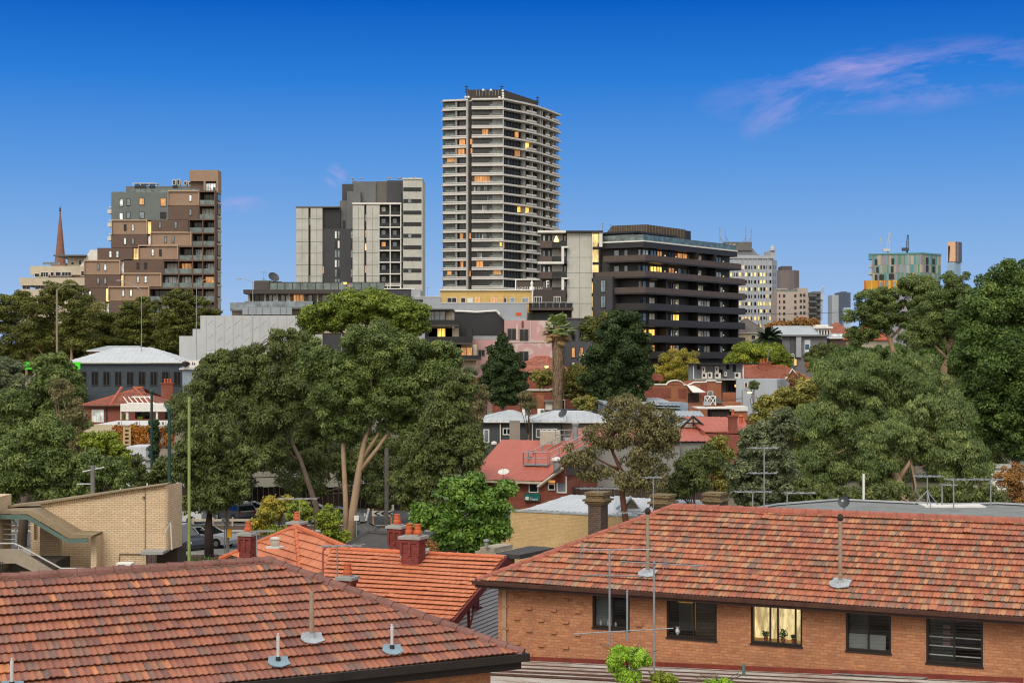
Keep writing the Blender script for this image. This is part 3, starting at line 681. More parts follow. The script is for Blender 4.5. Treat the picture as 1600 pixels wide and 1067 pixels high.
# projecting lower left wing
fw = Fac(926, 295.5, 957, 293.5)
MB().ext([fw.xy(0), fw.xy(fw.L), fw.xy(fw.L, -6), fw.xy(0, -6)], 0, PZ(432, 295)).build('wing_wall', DARK, T)
for y in (438, 462.5, 487): win(T, fw, 939, y, 946, y + 18, G_BLUE, DARK2, 0, mull=1)
# pale concrete blade wall with the lit stair
fc = Fac(886, 296, 926, 296)
b = MB(); fc.r(b, 886, 364, 924.5, 560, -9, 0); b.build('concrete_wall', CONC, T)
b = MB(); [fc.r(b, 886, y, 924.5, y + .6, 0, .012) for y in (402, 426, 450, 474)]; fc.r(b, 905, 364, 905.5, 500, 0, .014); b.build('panel_joint', GREY, T)
b = MB(); fc.r(b, 884, 361, 942, 363.5, -10, .8); b.build('roof_edge', DARK2, T)
for (y0, y1) in ((365, 385), (389.5, 409), (413.5, 433)): b = MB(); fc.r(b, 925.8, y0, 935.6, y1, -1.2, -1.1); b.build('stair_window', LITP, T)
for (y0, y1) in ((441, 458), (463, 480), (485, 500)): b = MB(); fc.r(b, 925, y0, 926.3, y1, -.6, .2); b.build('stair_window', LITP, T)
b = MB(); fc.r(b, 936, 364, 941, 386, -4, .5); fc.r(b, 924.7, 364, 925.6, 435, -3, .4); b.build('stair_frame', WHITE, T)
b = MB(); fc.r(b, 925.8, 386, 936, 389, -4, -.9); fc.r(b, 925.8, 409.5, 936, 413, -4, -.9); fc.r(b, 926, 364, 936, 560, -6, -3); b.build('stair_wall', DARK2, T)
# white framed balcony stack on the left end
b = MB(); fc.r(b, 846, 364, 886, 490, -8, -2.5); b.build('end_wall', GREY, T)
b = MB(); fc.r(b, 863, 366, 880, 480, -2.5, -2.3); b.build('end_wall', WHITE, T)
b = MB(); fc.r(b, 840, 361, 884, 364.5, -4, 1.2); fc.r(b, 840.5, 409.5, 881, 413, -3, 1.2); fc.r(b, 877, 388, 881, 409.5, -.4, 1.2); fc.r(b, 877, 385.5, 888, 388, -.4, 1.2); fc.r(b, 877, 436, 881, 455, -.4, 1.2); fc.r(b, 877, 434, 888, 436.5, -.4, 1.2); b.build('white_frame', WHITE, T)
for y in (377, 401, 425, 449):
    b = MB(); fc.r(b, 844, y, 862, y + 11, -2.4, 1.0); w = b.build('balcony', RB, T)
    c = MB(); fc.r(c, 862, y, 885, y + 8, .9, .96); c.build('balustrade', G_DARK, T, parent=w)
    c = MB(); fc.r(c, 862, y + 8.5, 886, y + 11, -2.5, .95); c.build('balcony_slab', DARK2, T, parent=w)
    for x in (849, 857, 882):
        c = MB(); fc.r(c, x, y - 10, x + 3, y - 1, -2.4, -2.3); c.build('window', pick(rb, (G_BLUE, 2), (GPALE, 1)), T)
b = MB(); b.lathe((PX(869.5, 294), 294.6, PZ(378, 294)), [(.05, 0), (.55, .1), (.1, 1.2)], 8); b.build('lamp', EM('lamp_glow', '#FFD080', 3), T)
# rooftop whips
for x, y in ((941.5, 349), (953, 350)):
    b = MB().tube([(PX(x, 300), 300, PZ(361, 298)), (PX(x, 300), 300, PZ(y, 300))], .06, 4); b.tube([(PX(x - 1, 300), 300, PZ(y + 1, 300)), (PX(x + 3, 300), 300, PZ(y + 1, 300))], .05, 4)
    o = b.build('antenna', STEEL); tag(o, {941.5: 'thin whip antenna on the dark building roof, left one near the lit stair', 953: 'small antenna beside the brown plant screen on the dark building roof'}[x], 'antenna')

# ---- old white office tower with rows of small windows
Z = 640; f = Fac(1100, 636, 1206, 640); g2 = Fac(1206, 640, 1214, 655)
T = thing('office_tower', 'pale grey office tower with rows of small square lit windows and a sloping dark roof', 'office tower', (*f.xy(14, -15), 0))
OW = M('office_wall', '#9A9FA4', .8, .06, .2)
MB().ext([f.xy(0), f.xy(f.L), g2.xy(g2.L), (g2.xy(g2.L)[0], 690), (f.A[0], 690)], 0, PZ(404, Z)).build('wall', OW, T)
b = MB(); f.r(b, 1100, 399, 1206, 404, -20, .5); f.r(b, 1203, 392, 1210, 404, -8, .8); b.lathe((PX(1206.5, Z), Z - .5, PZ(392, Z)), [(1.2, 0), (1.0, 1), (.1, 2.4)], 8); b.build('parapet', OW, T)
b = MB(); A = [(PX(x, 645), 645, PZ(y, 645)) for x, y in ((1118, 404), (1132, 388), (1176, 388), (1182, 396), (1195, 404))]; b.prism(A, (0, 30, 0)); b.build('roof', M('office_roof', '#6E7072', .7, .1), T)
b = MB(); b.box(PX(1133, 642), PX(1176, 642), 644, 660, PZ(390, Z), PZ(377, Z)); b.build('plant_room', M('plant_grey', '#5C5A57', .8, .2, .4), T)
b = MB()
for x in (1134, 1140, 1146): b.box(PX(x, 642), PX(x + 4, 642), 643.6, 643.9, PZ(387, 642), PZ(381, 642))
b.build('louvre', CREAM, T)
b = MB()
for i in range(11): a = f.a(1122 + i * 7.6); f.m(b, a, a + .35, 0, PZ(404, Z), 0, .35)
b.build('wall_rib', OW, T)
wg = random.Random(5)
for j in range(10):
    y = 415 + j * 11.4
    n = MB(); l = MB(); l2 = MB()
    for i in range(16):
        x = 1131 + i * 4.75
        if x > 1203: break
        t = l if wg.random() < (.5 if j in (1, 3, 5, 7) else .15) else n
        f.r(t, x, y, x + 2.7, y + 5.2, -.1, .12)
    if n.f: o = n.build('window_row', G_DARK, T)
    if l.f: o = l.build('lit_window_row', EM('office_lit', '#E8C878', .9), T)
    s = MB(); [g2.r(s, x, y, x + 1.2, y + 5, -.1, .1) for x in (1208, 1211)]; s.build('side_window_row', G_DARK, T)
for x, h in ((1125, 355), (1133.5, 357), (1165.5, 355), (1174, 357)):
    o = MB().tube([(PX(x, 648), 648, PZ(392, 648)), (PX(x, 648), 648, PZ(h, 648))], .22, 5)
    o.tube([(PX(x, 648), 648, PZ(370, 648)), (PX(x + (6 if x < 1150 else -7), 648), 648, PZ(380, 648))], .14, 4); o = o.build('antenna_mast', STEEL)
    tag(o, 'tall antenna mast on the pale office tower, ' + {1125: 'first from the left', 1133.5: 'second from the left', 1165.5: 'third from the left', 1174: 'rightmost'}[x], 'antenna mast', 'masts on the office tower')

# ---- towers further off
def simple_tower(nm, lab, cat, parts, base, wins=()):
    T = thing(nm, lab, cat, base)
    for n, m, Z, dz, *rs in parts:
        b = MB(); q = Fac(rs[0][0], Z, rs[0][0] + 10)
        for r in rs: q.r(b, *r, -dz, 0)
        b.build(n, m, T)
    for n, m, Z, x0, y0, x1, y1 in wins:
        b = MB(); Fac(x0, Z, x0 + 10).r(b, x0, y0, x1, y1, -.1, .12); b.build(n, m, T)
    return T
MAU = M('mauve_brown_wall', '#655E5E', .8, .08, .1)
T = thing('tower_block', 'round-cornered mauve brown tower behind the beige flats', 'tower block', (PX(1232, 900), 915, 0))
b = MB(); cxx = PX(1232, 900); hw = 7.4
b.ext([(cxx - hw, 905), (cxx - hw * .6, 901), (cxx, 899.5), (cxx + hw * .5, 901), (cxx + hw, 906), (cxx + hw, 925), (cxx - hw, 925)], 0, PZ(422, 900)); b.build('wall', MAU, T)
b = MB(); b.box(PX(1224, 900), PX(1240, 900), 905, 918, PZ(422, 900), PZ(415, 900)); b.build('plant_room', M('mauve_dark', '#4A4648'), T)
b = MB(); [b.box(PX(1216 + 4 * i, 899), PX(1216.6 + 4 * i, 899), 899.1, 899.5, 20, PZ(425, 900)) for i in range(0)]; 
Z = 600; f = Fac(1214, Z, 1283)
T = thing('apartment_block', 'beige apartment block with curved corner balconies and a small crane beside it', 'apartment building', (*f.xy(8, -8), 0))
PK = M('pinkish_render', '#A3968C', .8, .06, .3)
rect(T, 'wall', PK, f, (1214, 456, 1246, 560), (1246, 450, 1262, 560), (1262, 462, 1275, 560), o0=-14, o1=0)
rect(T, 'wall', M('grey_render', '#6C6F70'), f, (1273, 455, 1283, 560), o0=-14, o1=-1)
rect(T, 'penthouse', PK, f, (1216, 450, 1232, 456), o0=-10, o1=-3); rect(T, 'balustrade', G_GREEN, f, (1214, 452, 1246, 456), o0=-.6, o1=-.4)
for j in range(5):
    for i, x in enumerate((1217, 1223.5, 1241, 1249.5, 1255)):
        y = 460 + j * 9.3 - (0 if i < 3 else 1); b = MB(); f.r(b, x, y, x + (2.2 if i < 1 else 3.4), y + 4.5, 0, .1); b.build('window', G_DARK, T)
    b = MB(); f.r(b, 1263, 461 + j * 9.3, 1275, 464 + j * 9.3, -1, 1.8); f.r(b, 1273, 458 + j * 9.3, 1283, 459.4 + j * 9.3, -2, .4); b.build('balcony', GREY, T)
    b = MB(); f.r(b, 1264, 464 + j * 9.3, 1274, 470 + j * 9.3, 0, .1); b.build('glass_door', G_DARK, T)
T = thing('tower_block', 'distant blue grey tower with a pale left flank standing alone on the skyline', 'tower block', (PX(1315, 1500), 1515, 0))
for n, m, r, dd in (('wall', M('far_pale', '#8E949A'), (1300, 461, 1311, 560), 0), ('wall', M('far_blue', '#4C5668'), (1310.5, 457, 1329, 560), .5), ('plant_room', M('far_dark', '#434A5A'), (1316, 455.5, 1324, 458), -2)):
    b = MB(); Fac(1300, 1500, 1329).r(b, *r, -20, dd); b.build(n, m, T)
b = MB(); Fac(1300, 1500, 1329).r(b, 1316, 481, 1326, 560, .5, 9); b.build('annex', M('far_glass', '#8FA3B5'), T)
b = MB(); [Fac(1300, 1500, 1329).r(b, 1311 + 2.2 * i, 458, 1311.4 + 2.2 * i, 500, .5, .9) for i in range(8)]; b.build('wall_rib', M('far_dark', '#434A5A'), T)
# colourful striped tower with golden podium
Z = 560; f = Fac(1357, 566, 1440, Z); g2 = Fac(1440, Z, 1470, 568)
T = thing('apartment_tower', 'flat-topped tower clad in teal, green, lilac and sand stripes above a golden podium', 'apartment tower', (*f.xy(14, -12), 0))
MB().ext([f.xy(f.a(1362), -.2), line_off([f.xy(0), f.xy(f.L), g2.xy(g2.L)], -.2)[1], g2.xy(g2.L, -.2), (g2.xy(g2.L)[0], 590), (PX(1364, 590), 590)], 0, PZ(395.5, Z)).build('wall', DARK, T)
cols = [M('stripe_' + n, c, .6, .05) for n, c in (('teal', '#4E7E7C'), ('green', '#4C7A66'), ('lilac', '#807E8A'), ('sand', '#9A9484'), ('blue_grey', '#6E8792'), ('mauve', '#827A7C'), ('olive', '#74846E'))]
bk = {m.name: MB() for m in cols}
for (q, xa, xb) in ((f, 1362, 1440), (g2, 1440, 1470)):
    for (y0, y1) in ((396, 413), (413, 425.5), (425.5, 438)):
        x = xa
        while x < xb:
            x2 = min(xb, x + rb.choice((1.6, 2.2, 3.0))); c = (xa + xb) / 2; m = rb.choice(cols)
            q.b(bk[m.name], x, x2, PZ(y1, Z), PZ(y0, Z), -.2, rb.choice((0, .05, .1))); x = x2
for m in cols: bk[m.name].build('cladding_stripe', m, T)
b = MB(); f.b(b, 1357, 1440, PZ(397, Z), PZ(394.6, Z), -6, .3); g2.b(b, 1440, 1470, PZ(397, Z), PZ(394.7, Z), -6, .3); f.b(b, 1357, 1363, PZ(404, Z), PZ(397, Z), -4, .2); b.build('parapet', M('stripe_teal', '#3A7C78'), T)
for y in (415, 427): b = MB(); f.b(b, 1357, 1363, PZ(y + 1, Z), PZ(y, Z), -4, 1); f.b(b, 1358, 1362, PZ(y, Z), PZ(y - 4, Z), -3, .9); b.build('balcony', CONC, T)
for x0, x1, y0, y1 in ((1367, 1371, 404, 413), (1369, 1373, 416, 425), (1393, 1397, 403, 412), (1392, 1396, 415, 425), (1367, 1371, 428, 436.5), (1374, 1381, 428, 436.5), (1389, 1397, 427, 436)):
    b = MB(); f.b(b, x0, x1, PZ(y1, Z), PZ(y0, Z), 0, .25); b.build('window', G_DARK, T)
for x0, x1, y0, y1 in ((1447, 1450, 402, 412), (1447, 1450, 414, 424), (1457, 1460, 403, 412), (1457, 1460, 415, 424.5)):
    b = MB(); g2.b(b, x0, x1, PZ(y1, Z), PZ(y0, Z), 0, .25); b.build('window', G_DARK, T)
GO = [M('gold_panel', '#B07F1E', .5), M('orange_panel', '#A55F1C', .5), M('ochre_panel', '#C09A38', .5)]
q = Fac(1350, 556, 1430, 552); bk = [MB(), MB(), MB()]; x = 1350
while x < 1425:
    x2 = x + rb.choice((1.5, 2.5, 3.5)); q.b(bk[rb.randrange(3)], x, x2, PZ(452, 554), PZ(438, 554), -6, 0); x = x2
for m, k in zip(GO, bk): k.build('podium_cladding', m, T)
k = MB(); q.b(k, 1351, 1425, 0, PZ(452, 554), -6, -.3); k.build('podium_wall', M('stripe_lilac', '#7E7C8C'), T)
for x in (1375, 1384, 1396): b = MB(); q.b(b, x, x + 4, PZ(448, 554), PZ(440, 554), 0, .2); b.build('window', G_BLUE, T)
# gold-fronted skyscraper
T = thing('skyscraper', 'distant slim skyscraper with a golden face and a dark notch', 'skyscraper', (PX(1491, 1900), 1915, 0))
f = Fac(1480, 1900, 1493, 1896); g2 = Fac(1493, 1896, 1503, 1905); z0, z1 = PZ(409, 1900), PZ(378, 1900)
GF = M('gold_face', '#C09A78', .4, .08, .1); b = MB(); f.m(b, 0, f.L, z0, z1, -10, 0); b.build('gold_face', GF, T)
b = MB(); g2.m(b, 0, g2.L, z0 - 1, z1, -8, 0); b.build('dark_face', M('sky_dark', '#4A4C56', .4, .1, .1), T)
b = MB(); f.m(b, 0, f.L, 0, z0, -9, -.8); g2.m(b, 0, g2.L - 1, 0, z0, -8, -1.2); b.build('shaft', M('blue_shaft', '#7C94A8', .4), T)
b = MB(); b.prism([f.pt(1, z0, .01), f.pt(2.2, z0, .01), f.pt(3.6, z1 - 5, .01), f.pt(1, z1 - 5, .01)], (0, -.3, 0)); b.build('dark_notch', BLACKM, T)
b = MB(); [g2.m(b, a, a + .5, z0, z1, 0, .2) for a in (3, 5)]; b.build('wall_rib', GF, T)
# tower cranes
for x, yb, yt, lean, lab in ((1387, 396, 363, 3.6, 'taller white lattice tower crane above the striped tower'), (1417, 395, 367, 1.5, 'darker lattice crane right of the taller one above the striped tower'), (1283, 470, 447, 3, 'small grey crane jib beside the beige flats')):
    Zc_ = 900 if x > 1300 else 640; s = Zc_ / F
    base = P(x, yb + 30, Zc_); top = P(x + lean, yt, Zc_); mid = P(x + .5, yb - 6, Zc_)
    T = thing('tower_crane', lab, 'crane', (base.x, base.y, 0)); cm = M('crane_' + ('dark' if x == 1417 else 'white'), '#3A3F44' if x == 1417 else '#A9ADB0')
    b = MB()
    b.tube([base, mid], .55, 4); b.build('mast', cm, T)
    b = MB(); n = 9
    for o in (-.7, .7): b.tube([mid + Vector((o, 0, 0)), top + Vector((o * .4, 0, 0))], .2, 4)
    for i in range(n):
        a, c = mid.lerp(top, i / n), mid.lerp(top, (i + 1) / n); sgn = -1 if i % 2 else 1; k = 1 - .6 * i / n
        b.tube([a + Vector((.7 * sgn * k, 0, 0)), c - Vector((.7 * sgn * k, 0, 0))], .14, 4)
    b.build('jib', cm, T)
    b = MB(); b.box(mid.x - 3, mid.x + .8, mid.y - 1, mid.y + 1, mid.z - 1.2, mid.z + .6); b.build('cab', cm, T)
    if x == 1387: MB().tube([mid + Vector((-3.5, 0, 0)), mid + Vector((-4.5, 0, 7))], .25, 4).build('counter_strut', cm, T)
# ================================================================ MIDDLE DISTANCE
rc = random.Random(23)
G_BLACK = GLASS('near_black_glass', '#0B0C0D', .3, .2)
T_FAR = TILE('tiles_weathered_red', ('#6A3428', '#80402F', '#945038', '#A65E44'), .15, .2); T_ORG = TILE('tiles_far_orange', ('#8E3E22', '#A84C28', '#B85A30'), .1, .1)
TIN_W = M('white_metal_roof', '#A2A8AC', .5, .10, .7, stain=.2); TIN_G = M('grey_metal_roof', '#8C9498', .5, .08, .6, stain=.15); TIN_R = M('red_metal_roof', '#985040', .55, .1, .4, stain=.12)
BR_RED = BRICK('red_brick_wall', '#7A3222', '#8E402C', '#8A6A58', .24, .086, .010); BR_ORG = BRICK('orange_brick_wall', '#9A5030', '#A85C38', '#8C7460', .24, .086, .010)
YEL = M('yellow_render', '#B79A5E', .85, .07, .4, stain=.15); PINK = M('pink_render', '#AE8A86', .9, .06, .3, stain=.1); LGREY = M('light_grey_render', '#8E9398', .85, .06, .3, stain=.12)
GW = M('grey_weatherboard', '#3F4244', .7, .08); TAUPE = M('taupe_render', '#857A70', .85, .08, .4, stain=.15)
GUT = M('brown_gutter', '#2E201C', .5, .2, 1); BLUEGREY = M('blue_grey_render', '#7D8B98', .8, .08)

def roof_faces(q, ze, D, h, hl, hr, over=.35, a0=0, a1=None):
    a1 = q.L if a1 is None else a1; o = over
    A, B = q.pt(a0 - o, ze, o), q.pt(a1 + o, ze, o); C, E = q.pt(a1 + o, ze, -D - o), q.pt(a0 - o, ze, -D - o)
    r0 = q.pt(a0 - o + hl * (1 if hl else 0), ze + h, -D / 2); r1 = q.pt(a1 + o - hr, ze + h, -D / 2)
    return [[A, B, r1, r0], [C, E, r0, r1]] + ([[B, C, r1]] if hr else []) + ([[E, A, r0]] if hl else []), (A, B, C, E, r0, r1)
def house(name, lab, cat, q, ze, D, h, hl, hr, wall, roof, style='tile', group=None, z0=0, caps=True, gut=True, wallname='wall', over=.35):
    T = thing(name, lab, cat, (*q.xy(q.L / 2, -D / 2), 0), group)
    b = MB(); q.m(b, 0, q.L, z0, ze - .05, -D, 0); b.build(wallname, wall, T)
    fs, (A, B, C, E, r0, r1) = roof_faces(q, ze, D, h, hl, hr, over)
    b = MB()
    for fc_ in fs:
        if style == 'tile': tiled(b, fc_, sub=2, rib=.02, lip=.05)
        elif style == 'rib': ribbed(b, fc_, .76 if q.A[1] > 120 else .2, .04)
        else: b.slab(fc_, .08)
    if style != 'flat':
        for fc_ in fs: b.slab([p - Vector((0, 0, .06)) for p in fc_], .06)
    rf = b.build('roof', roof, T)
    if not hl or not hr:
        g = MB()
        if not hl: g.prism([q.pt(0, ze - .1, 0), q.pt(0, ze - .1, -D), q.pt(0, ze + h - .15, -D / 2)], (*(Vector((*q.u, 0)) * .2)[:2], 0))
        if not hr: g.prism([q.pt(q.L, ze - .1, 0), q.pt(q.L, ze - .1, -D), q.pt(q.L, ze + h - .15, -D / 2)], (*(Vector((*q.u, 0)) * -.2)[:2], 0))
        g.build('gable', wall, T)
    if caps:
        c = MB(); c.tube([r0, r1], .13, 5)
        if hl: c.tube([E, r0], .12, 5); c.tube([A, r0], .12, 5)
        if hr: c.tube([B, r1], .12, 5); c.tube([C, r1], .12, 5)
        c.build('ridge_cap', roof if style != 'tile' else M('ridge_' + roof.name, '#9A5238', .7, .2, 2), T, parent=rf)
    if gut:
        g = MB(); q.m(g, -over - .1, q.L + over + .1, ze - .14, ze + .0, over, over + .13); g.build('gutter', GUT if style == 'tile' else WHITE, T, parent=rf)
    return T, rf, (A, B, C, E, r0, r1)
def chimney(T, rf, x, y, zb, zt, w=.35, d=.3, mat=None, pots=1, u=(1, 0), potm=None):
    b = MB(); b.obox((x, y), u, w, d, zb, zt - .25); b.obox((x, y), u, w + .07, d + .07, zt - .25, zt - .12); b.obox((x, y), u, w + .12, d + .12, zt - .12, zt)
    c = b.build('chimney', mat or BR_RED, T, parent=rf)
    for i in range(pots):
        o = (i - (pots - 1) / 2) * .42
        p = MB().lathe((x + u[0] * o, y + u[1] * o, zt), [(.15, 0), (.17, .12), (.13, .22), (.14, .48), (.17, .52), (.16, .62)], 10)
        pp = p.build('chimney_pot', potm or M('terracotta_pot', '#A8522E', .7, .15, 3), T, parent=None)
        pp.parent = c
    return c
def antenna(px, py_top, py_base, Z, boom_px, lab, ang=0, boom_y=None, n=7, lean=0, elw=.45, r=.022, double=None, tripod=False):
    s = Z / F; r = max(r, .55 * s * .55); zt, zb = PZ(py_top, Z), PZ(py_base, Z); x = PX(px, Z)
    T = thing('tv_antenna', lab, 'tv antenna', (x, Z, zb), None)
    b = MB().tube([(x, Z, zb), (x + lean * s, Z, zt)], r * 1.2, 6)
    if tripod: b.tube([(x, Z, zb + .6), (x - .5, Z + .2, zb)], r, 4); b.tube([(x, Z, zb + .6), (x + .5, Z + .2, zb)], r, 4); b.tube([(x, Z, zb + .6), (x, Z - .5, zb)], r, 4)
    b.build('mast', STEEL, T)
    for by, (l, rr) in [(py_top, boom_px)] + ([double] if double else []):
        zz = PZ(by + .6, Z); c, sn = math.cos(ang), math.sin(ang); b = MB(); xm = x + lean * s
        L_, R_ = -l * s, rr * s; b.tube([(xm + L_ * c, Z + L_ * sn, zz), (xm + R_ * c, Z + R_ * sn, zz)], r, 5)
        for i in range(n):
            t = L_ + (R_ - L_) * (i + .3) / n; e = elw * (1.2 - .6 * i / n); dx, dy = -sn * e, c * e
            b.tube([(xm + t * c - dx, Z + t * sn - dy, zz + .02), (xm + t * c + dx, Z + t * sn + dy, zz + .02)], r * .6, 4)
            if i % 2 == 0: b.tube([(xm + t * c - .22, Z + t * sn - .1, zz + .02), (xm + t * c + .22, Z + t * sn + .1, zz + .05)], r * .5, 4)
        b.build('boom', STEEL, T)
    return T
def dish(px, py, Z, rad, lab, mat=None, stand=.6, yaw=.6, tilt=.6):
    c = P(px, py, Z); T = thing('satellite_dish', lab, 'satellite dish', (c.x, c.y, c.z - stand))
    n = Vector((math.sin(yaw) * math.cos(tilt), -math.cos(yaw) * math.cos(tilt), math.sin(tilt))); a = n.cross(Vector((0, 0, 1))).normalized(); b_ = n.cross(a)
    b = MB(); rings = []
    for k in range(5):
        rr = rad * k / 4; rings += [c + (a * math.cos(t) + b_ * math.sin(t)) * max(rr, .01) + n * (.25 * rad * (k / 4) ** 2) for t in (2 * math.pi * j / 16 for j in range(16))]
    b.add(rings, [(i * 16 + j, i * 16 + (j + 1) % 16, (i + 1) * 16 + (j + 1) % 16, (i + 1) * 16 + j) for i in range(4) for j in range(16)]); b.build('reflector', mat or M('dish_grey', '#34383C', .5), T)
    MB().tube([c - Vector((0, 0, stand)), c - n * .03], .03, 6).build('stand', STEEL, T)
    MB().tube([c - b_ * rad * (-.9), c + n * rad * .9], .015, 4).tube([c + n * rad * .8, c + n * rad * 1.0], .05, 6).build('feed_arm', STEEL, T)
    return T

# ---- low terrace-topped apartments (left of centre)
Z = 265; f = Fac(382, Z, 650)
T = thing('apartment_block', 'low grey apartment block with a roof terrace and glazed doors above the white stepped wall', 'apartment building', (*f.xy(14, -8), 0))
rect(T, 'roof', M('dark_bronze_fascia', '#3A3430', .6), f, (382, 453, 600, 459.5), o0=-14, o1=1.2)
rect(T, 'wall', CREAM, f, (385, 459.5, 600, 520), o0=-14, o1=-1.6); rect(T, 'end_wall', DARK, f, (600, 452, 646, 540), o0=-14, o1=0); rect(T, 'coping', WHITE, f, (600, 450.5, 648, 452), (646.2, 452, 648, 480), o0=-14, o1=.2)
for i, x in enumerate((391, 395.5, 403.5, 418, 424, 437, 445, 457, 466, 480, 487, 502, 510, 524, 531)):
    wd = (1.5, 7, 7, 5, 6, 6, 5, 8, 7, 6, 7, 7, 6, 6, 7)[i]; b = MB(); f.r(b, x, 460.5, x + wd, 479, -1.6, -1.5); w = b.build('glass_door', {7: LITO, 8: LITO, 10: G_DARK}.get(i, pick(rc, (G_BLUE, 3), (GPALE, 2), (G_DARK, 1))), T)
    c = MB(); f.r(c, x - .4, 460, x, 479, -1.55, -1.4); f.r(c, x + wd, 460, x + wd + .4, 479, -1.55, -1.4); c.build('door_frame', BLACKM, T, parent=w)
b = MB(); [f.r(b, x, 459.5, x + 2.2, 480, -1.5, 0) for x in (388, 413, 432, 451, 473, 495, 518, 538)]; b.build('column', CREAM, T)
rect(T, 'balustrade', G_BLUE, f, (384, 471, 490, 480), o0=1.0, o1=1.05); rect(T, 'balcony_slab', GREY, f, (384, 480, 600, 483), o0=-2, o1=1.2); rect(T, 'grey_panel', M('zinc_panel', '#7E858A', .5, .06), f, (381, 480.5, 458, 492), o0=1.2, o1=1.5)
b = MB(); [f.r(b, x, 480.5, x + .5, 492, 1.5, 1.56) for x in (390, 402, 412, 425, 440, 449)]; b.build('panel_joint', GREY, T)
rect(T, 'parapet', M('roof_parapet', '#4A4440'), f, (394.5, 439, 436, 453), o0=-5, o1=-1.5); rect(T, 'balustrade', G_GREEN, f, (420, 441.5, 600, 453), o0=-.6, o1=-.55)
b = MB(); [f.r(b, x, 441, x + .7, 453, -.55, -.45) for x in range(420, 602, 12)]; f.r(b, 420, 440.6, 600, 441.4, -.65, -.45); b.build('handrail', BLACKM, T)
rect(T, 'roof_rail', WHITE, f, (584, 442, 625, 443), (584, 445.5, 625, 446.3), (584, 442, 585, 452), (624, 442, 625, 452), (604, 442, 605, 452), o0=-1.5, o1=-1.4)
rect(T, 'planter', M('planter_green', '#4A5A34', .9, .4, 4), f, (395, 437.6, 420, 440), (445, 443, 470, 450), (505, 443, 525, 450), o0=-4, o1=-2)
rect(T, 'terrace', GREY, f, (361, 484, 384, 486), o0=-6, o1=1); rect(T, 'balustrade', G_BLUE, f, (361, 473, 384, 484), o0=.9, o1=.95); rect(T, 'wall', TAUPE, f, (362, 486, 384, 500), o0=-6, o1=0)
antenna(412, 425, 440, 268, (4, 5), 'small tv antenna on the left end of the low terrace apartments', n=3, tripod=True)
dish(427, 434, 267, 1.0, 'dark satellite dish on the roof of the low terrace apartments', stand=.8)

# ---- white stepped wall with slanted panel joints
f = Fac(280, 262, 475)
T = thing('concrete_wall_building', 'windowless white stepped wall with slanting panel joints left of the central trees', 'building', (*f.xy(10, -5), 0))
rect(T, 'wall', M('white_panel_wall', '#A3A5A5', .8, .06, .3, stain=.15), f, (313, 493, 475, 640), o0=-2.5, o1=0); rect(T, 'wall', M('white_panel_wall', '#A3A5A5'), f, (280, 525, 313, 640), (301, 514, 313, 525), o0=-2.5, o1=-.05)
b = MB()
for i, x in enumerate(range(322, 474, 14)):
    f.r(b, x, 494, x + .35, 560, 0, .03)
    for y in (500, 522, 544): yy = y + (i % 3) * 5; p, q_ = f.pt(f.a(x + 3), f.z(x, yy + 7), .02), f.pt(f.a(x + 11), f.z(x, yy), .02); b.tube([p, q_], .022, 3)
b.build('panel_joint', M('joint_mid', '#7E8080', .8), T)

# ---- light grey wall, yellow and dark terrace buildings (centre)
f = Fac(648, 255, 825)
T = thing('rendered_building', 'plain light grey rendered building below the yellow one', 'building', (*f.xy(8, -6), 0))
rect(T, 'wall', LGREY, f, (648, 464, 688, 600), (688, 473.5, 823, 600), o0=-4, o1=0); rect(T, 'wall', LGREY, f, (642, 452, 656, 600), o0=-10, o1=-1)
rect(T, 'window', G_DARK, f, (648.5, 468, 661, 472), o0=0, o1=.05); rect(T, 'coping', WHITE, f, (688, 472.4, 824, 473.5), (648, 463, 688, 464), o0=-4, o1=.1)
antenna(668, 449, 463, 258, (5, 6), 'thin tv antenna on the light grey building below the tall tower', n=3)
f = Fac(688, 262, 833)
T = thing('apartment_block', 'yellow rendered top storey with small windows and a white roof edge', 'building', (*f.xy(8, -6), 0))
rect(T, 'wall', YEL, f, (688, 454, 832, 560), o0=-10, o1=0); rect(T, 'coping', WHITE, f, (687, 452.4, 833, 454.2), (830.8, 454, 833, 482), o0=-10, o1=.35)
rect(T, 'wall', YEL, f, (777, 461.5, 787, 473), o0=0, o1=1.5)
for x0, x1, m in ((699, 713, G_DARK), (720.5, 727, G_DARK), (731, 738, WHITE), (743, 749, LITO), (768, 776, LITO), (788, 791, G_DARK), (797.5, 804, G_BLUE), (816, 825, G_BLUE)):
    win(T, f, x0, 465.5, x1, 473.5, m, WHITE, 0, mull=1 if x1 - x0 > 7 else 0)
f = Fac(833, 262, 888)
T = thing('apartment_block', 'dark brown rendered terrace building with white framed doors left of the tall concrete wall', 'building', (*f.xy(3, -5), 0))
rect(T, 'wall', M('umber_render', '#3E3733', .8, .08), f, (833, 453, 884, 540), o0=-8, o1=0)
for x0, x1 in ((835, 846), (866, 875)): win(T, f, x0, 464, x1, 474.5, G_DARK, WHITE, 0, mull=2)
rect(T, 'terrace', M('bronze', '#4A413C'), f, (826, 482, 895, 485.5), o0=-3, o1=3); rect(T, 'balustrade', BLACKM, f, (826, 474.5, 894, 482), o0=2.9, o1=2.95)
b = MB(); [f.r(b, x, 473.5, x + .6, 482, 2.95, 3.05) for x in (832, 842, 852, 863, 873, 883, 893.5)]; f.r(b, 826, 473, 894, 474, 2.9, 3.1); b.build('handrail', STEEL, T)
rect(T, 'lower_wall', M('green_grey_wall', '#4C504B'), f, (824, 489, 860, 502), o0=-3, o1=1); rect(T, 'lower_wall', DARK2, f, (826, 485.5, 894, 540), o0=-3, o1=-.5); rect(T, 'downpipe', WHITE, f, (893, 486, 894, 497), (878, 486, 880, 496), o0=0, o1=.2)
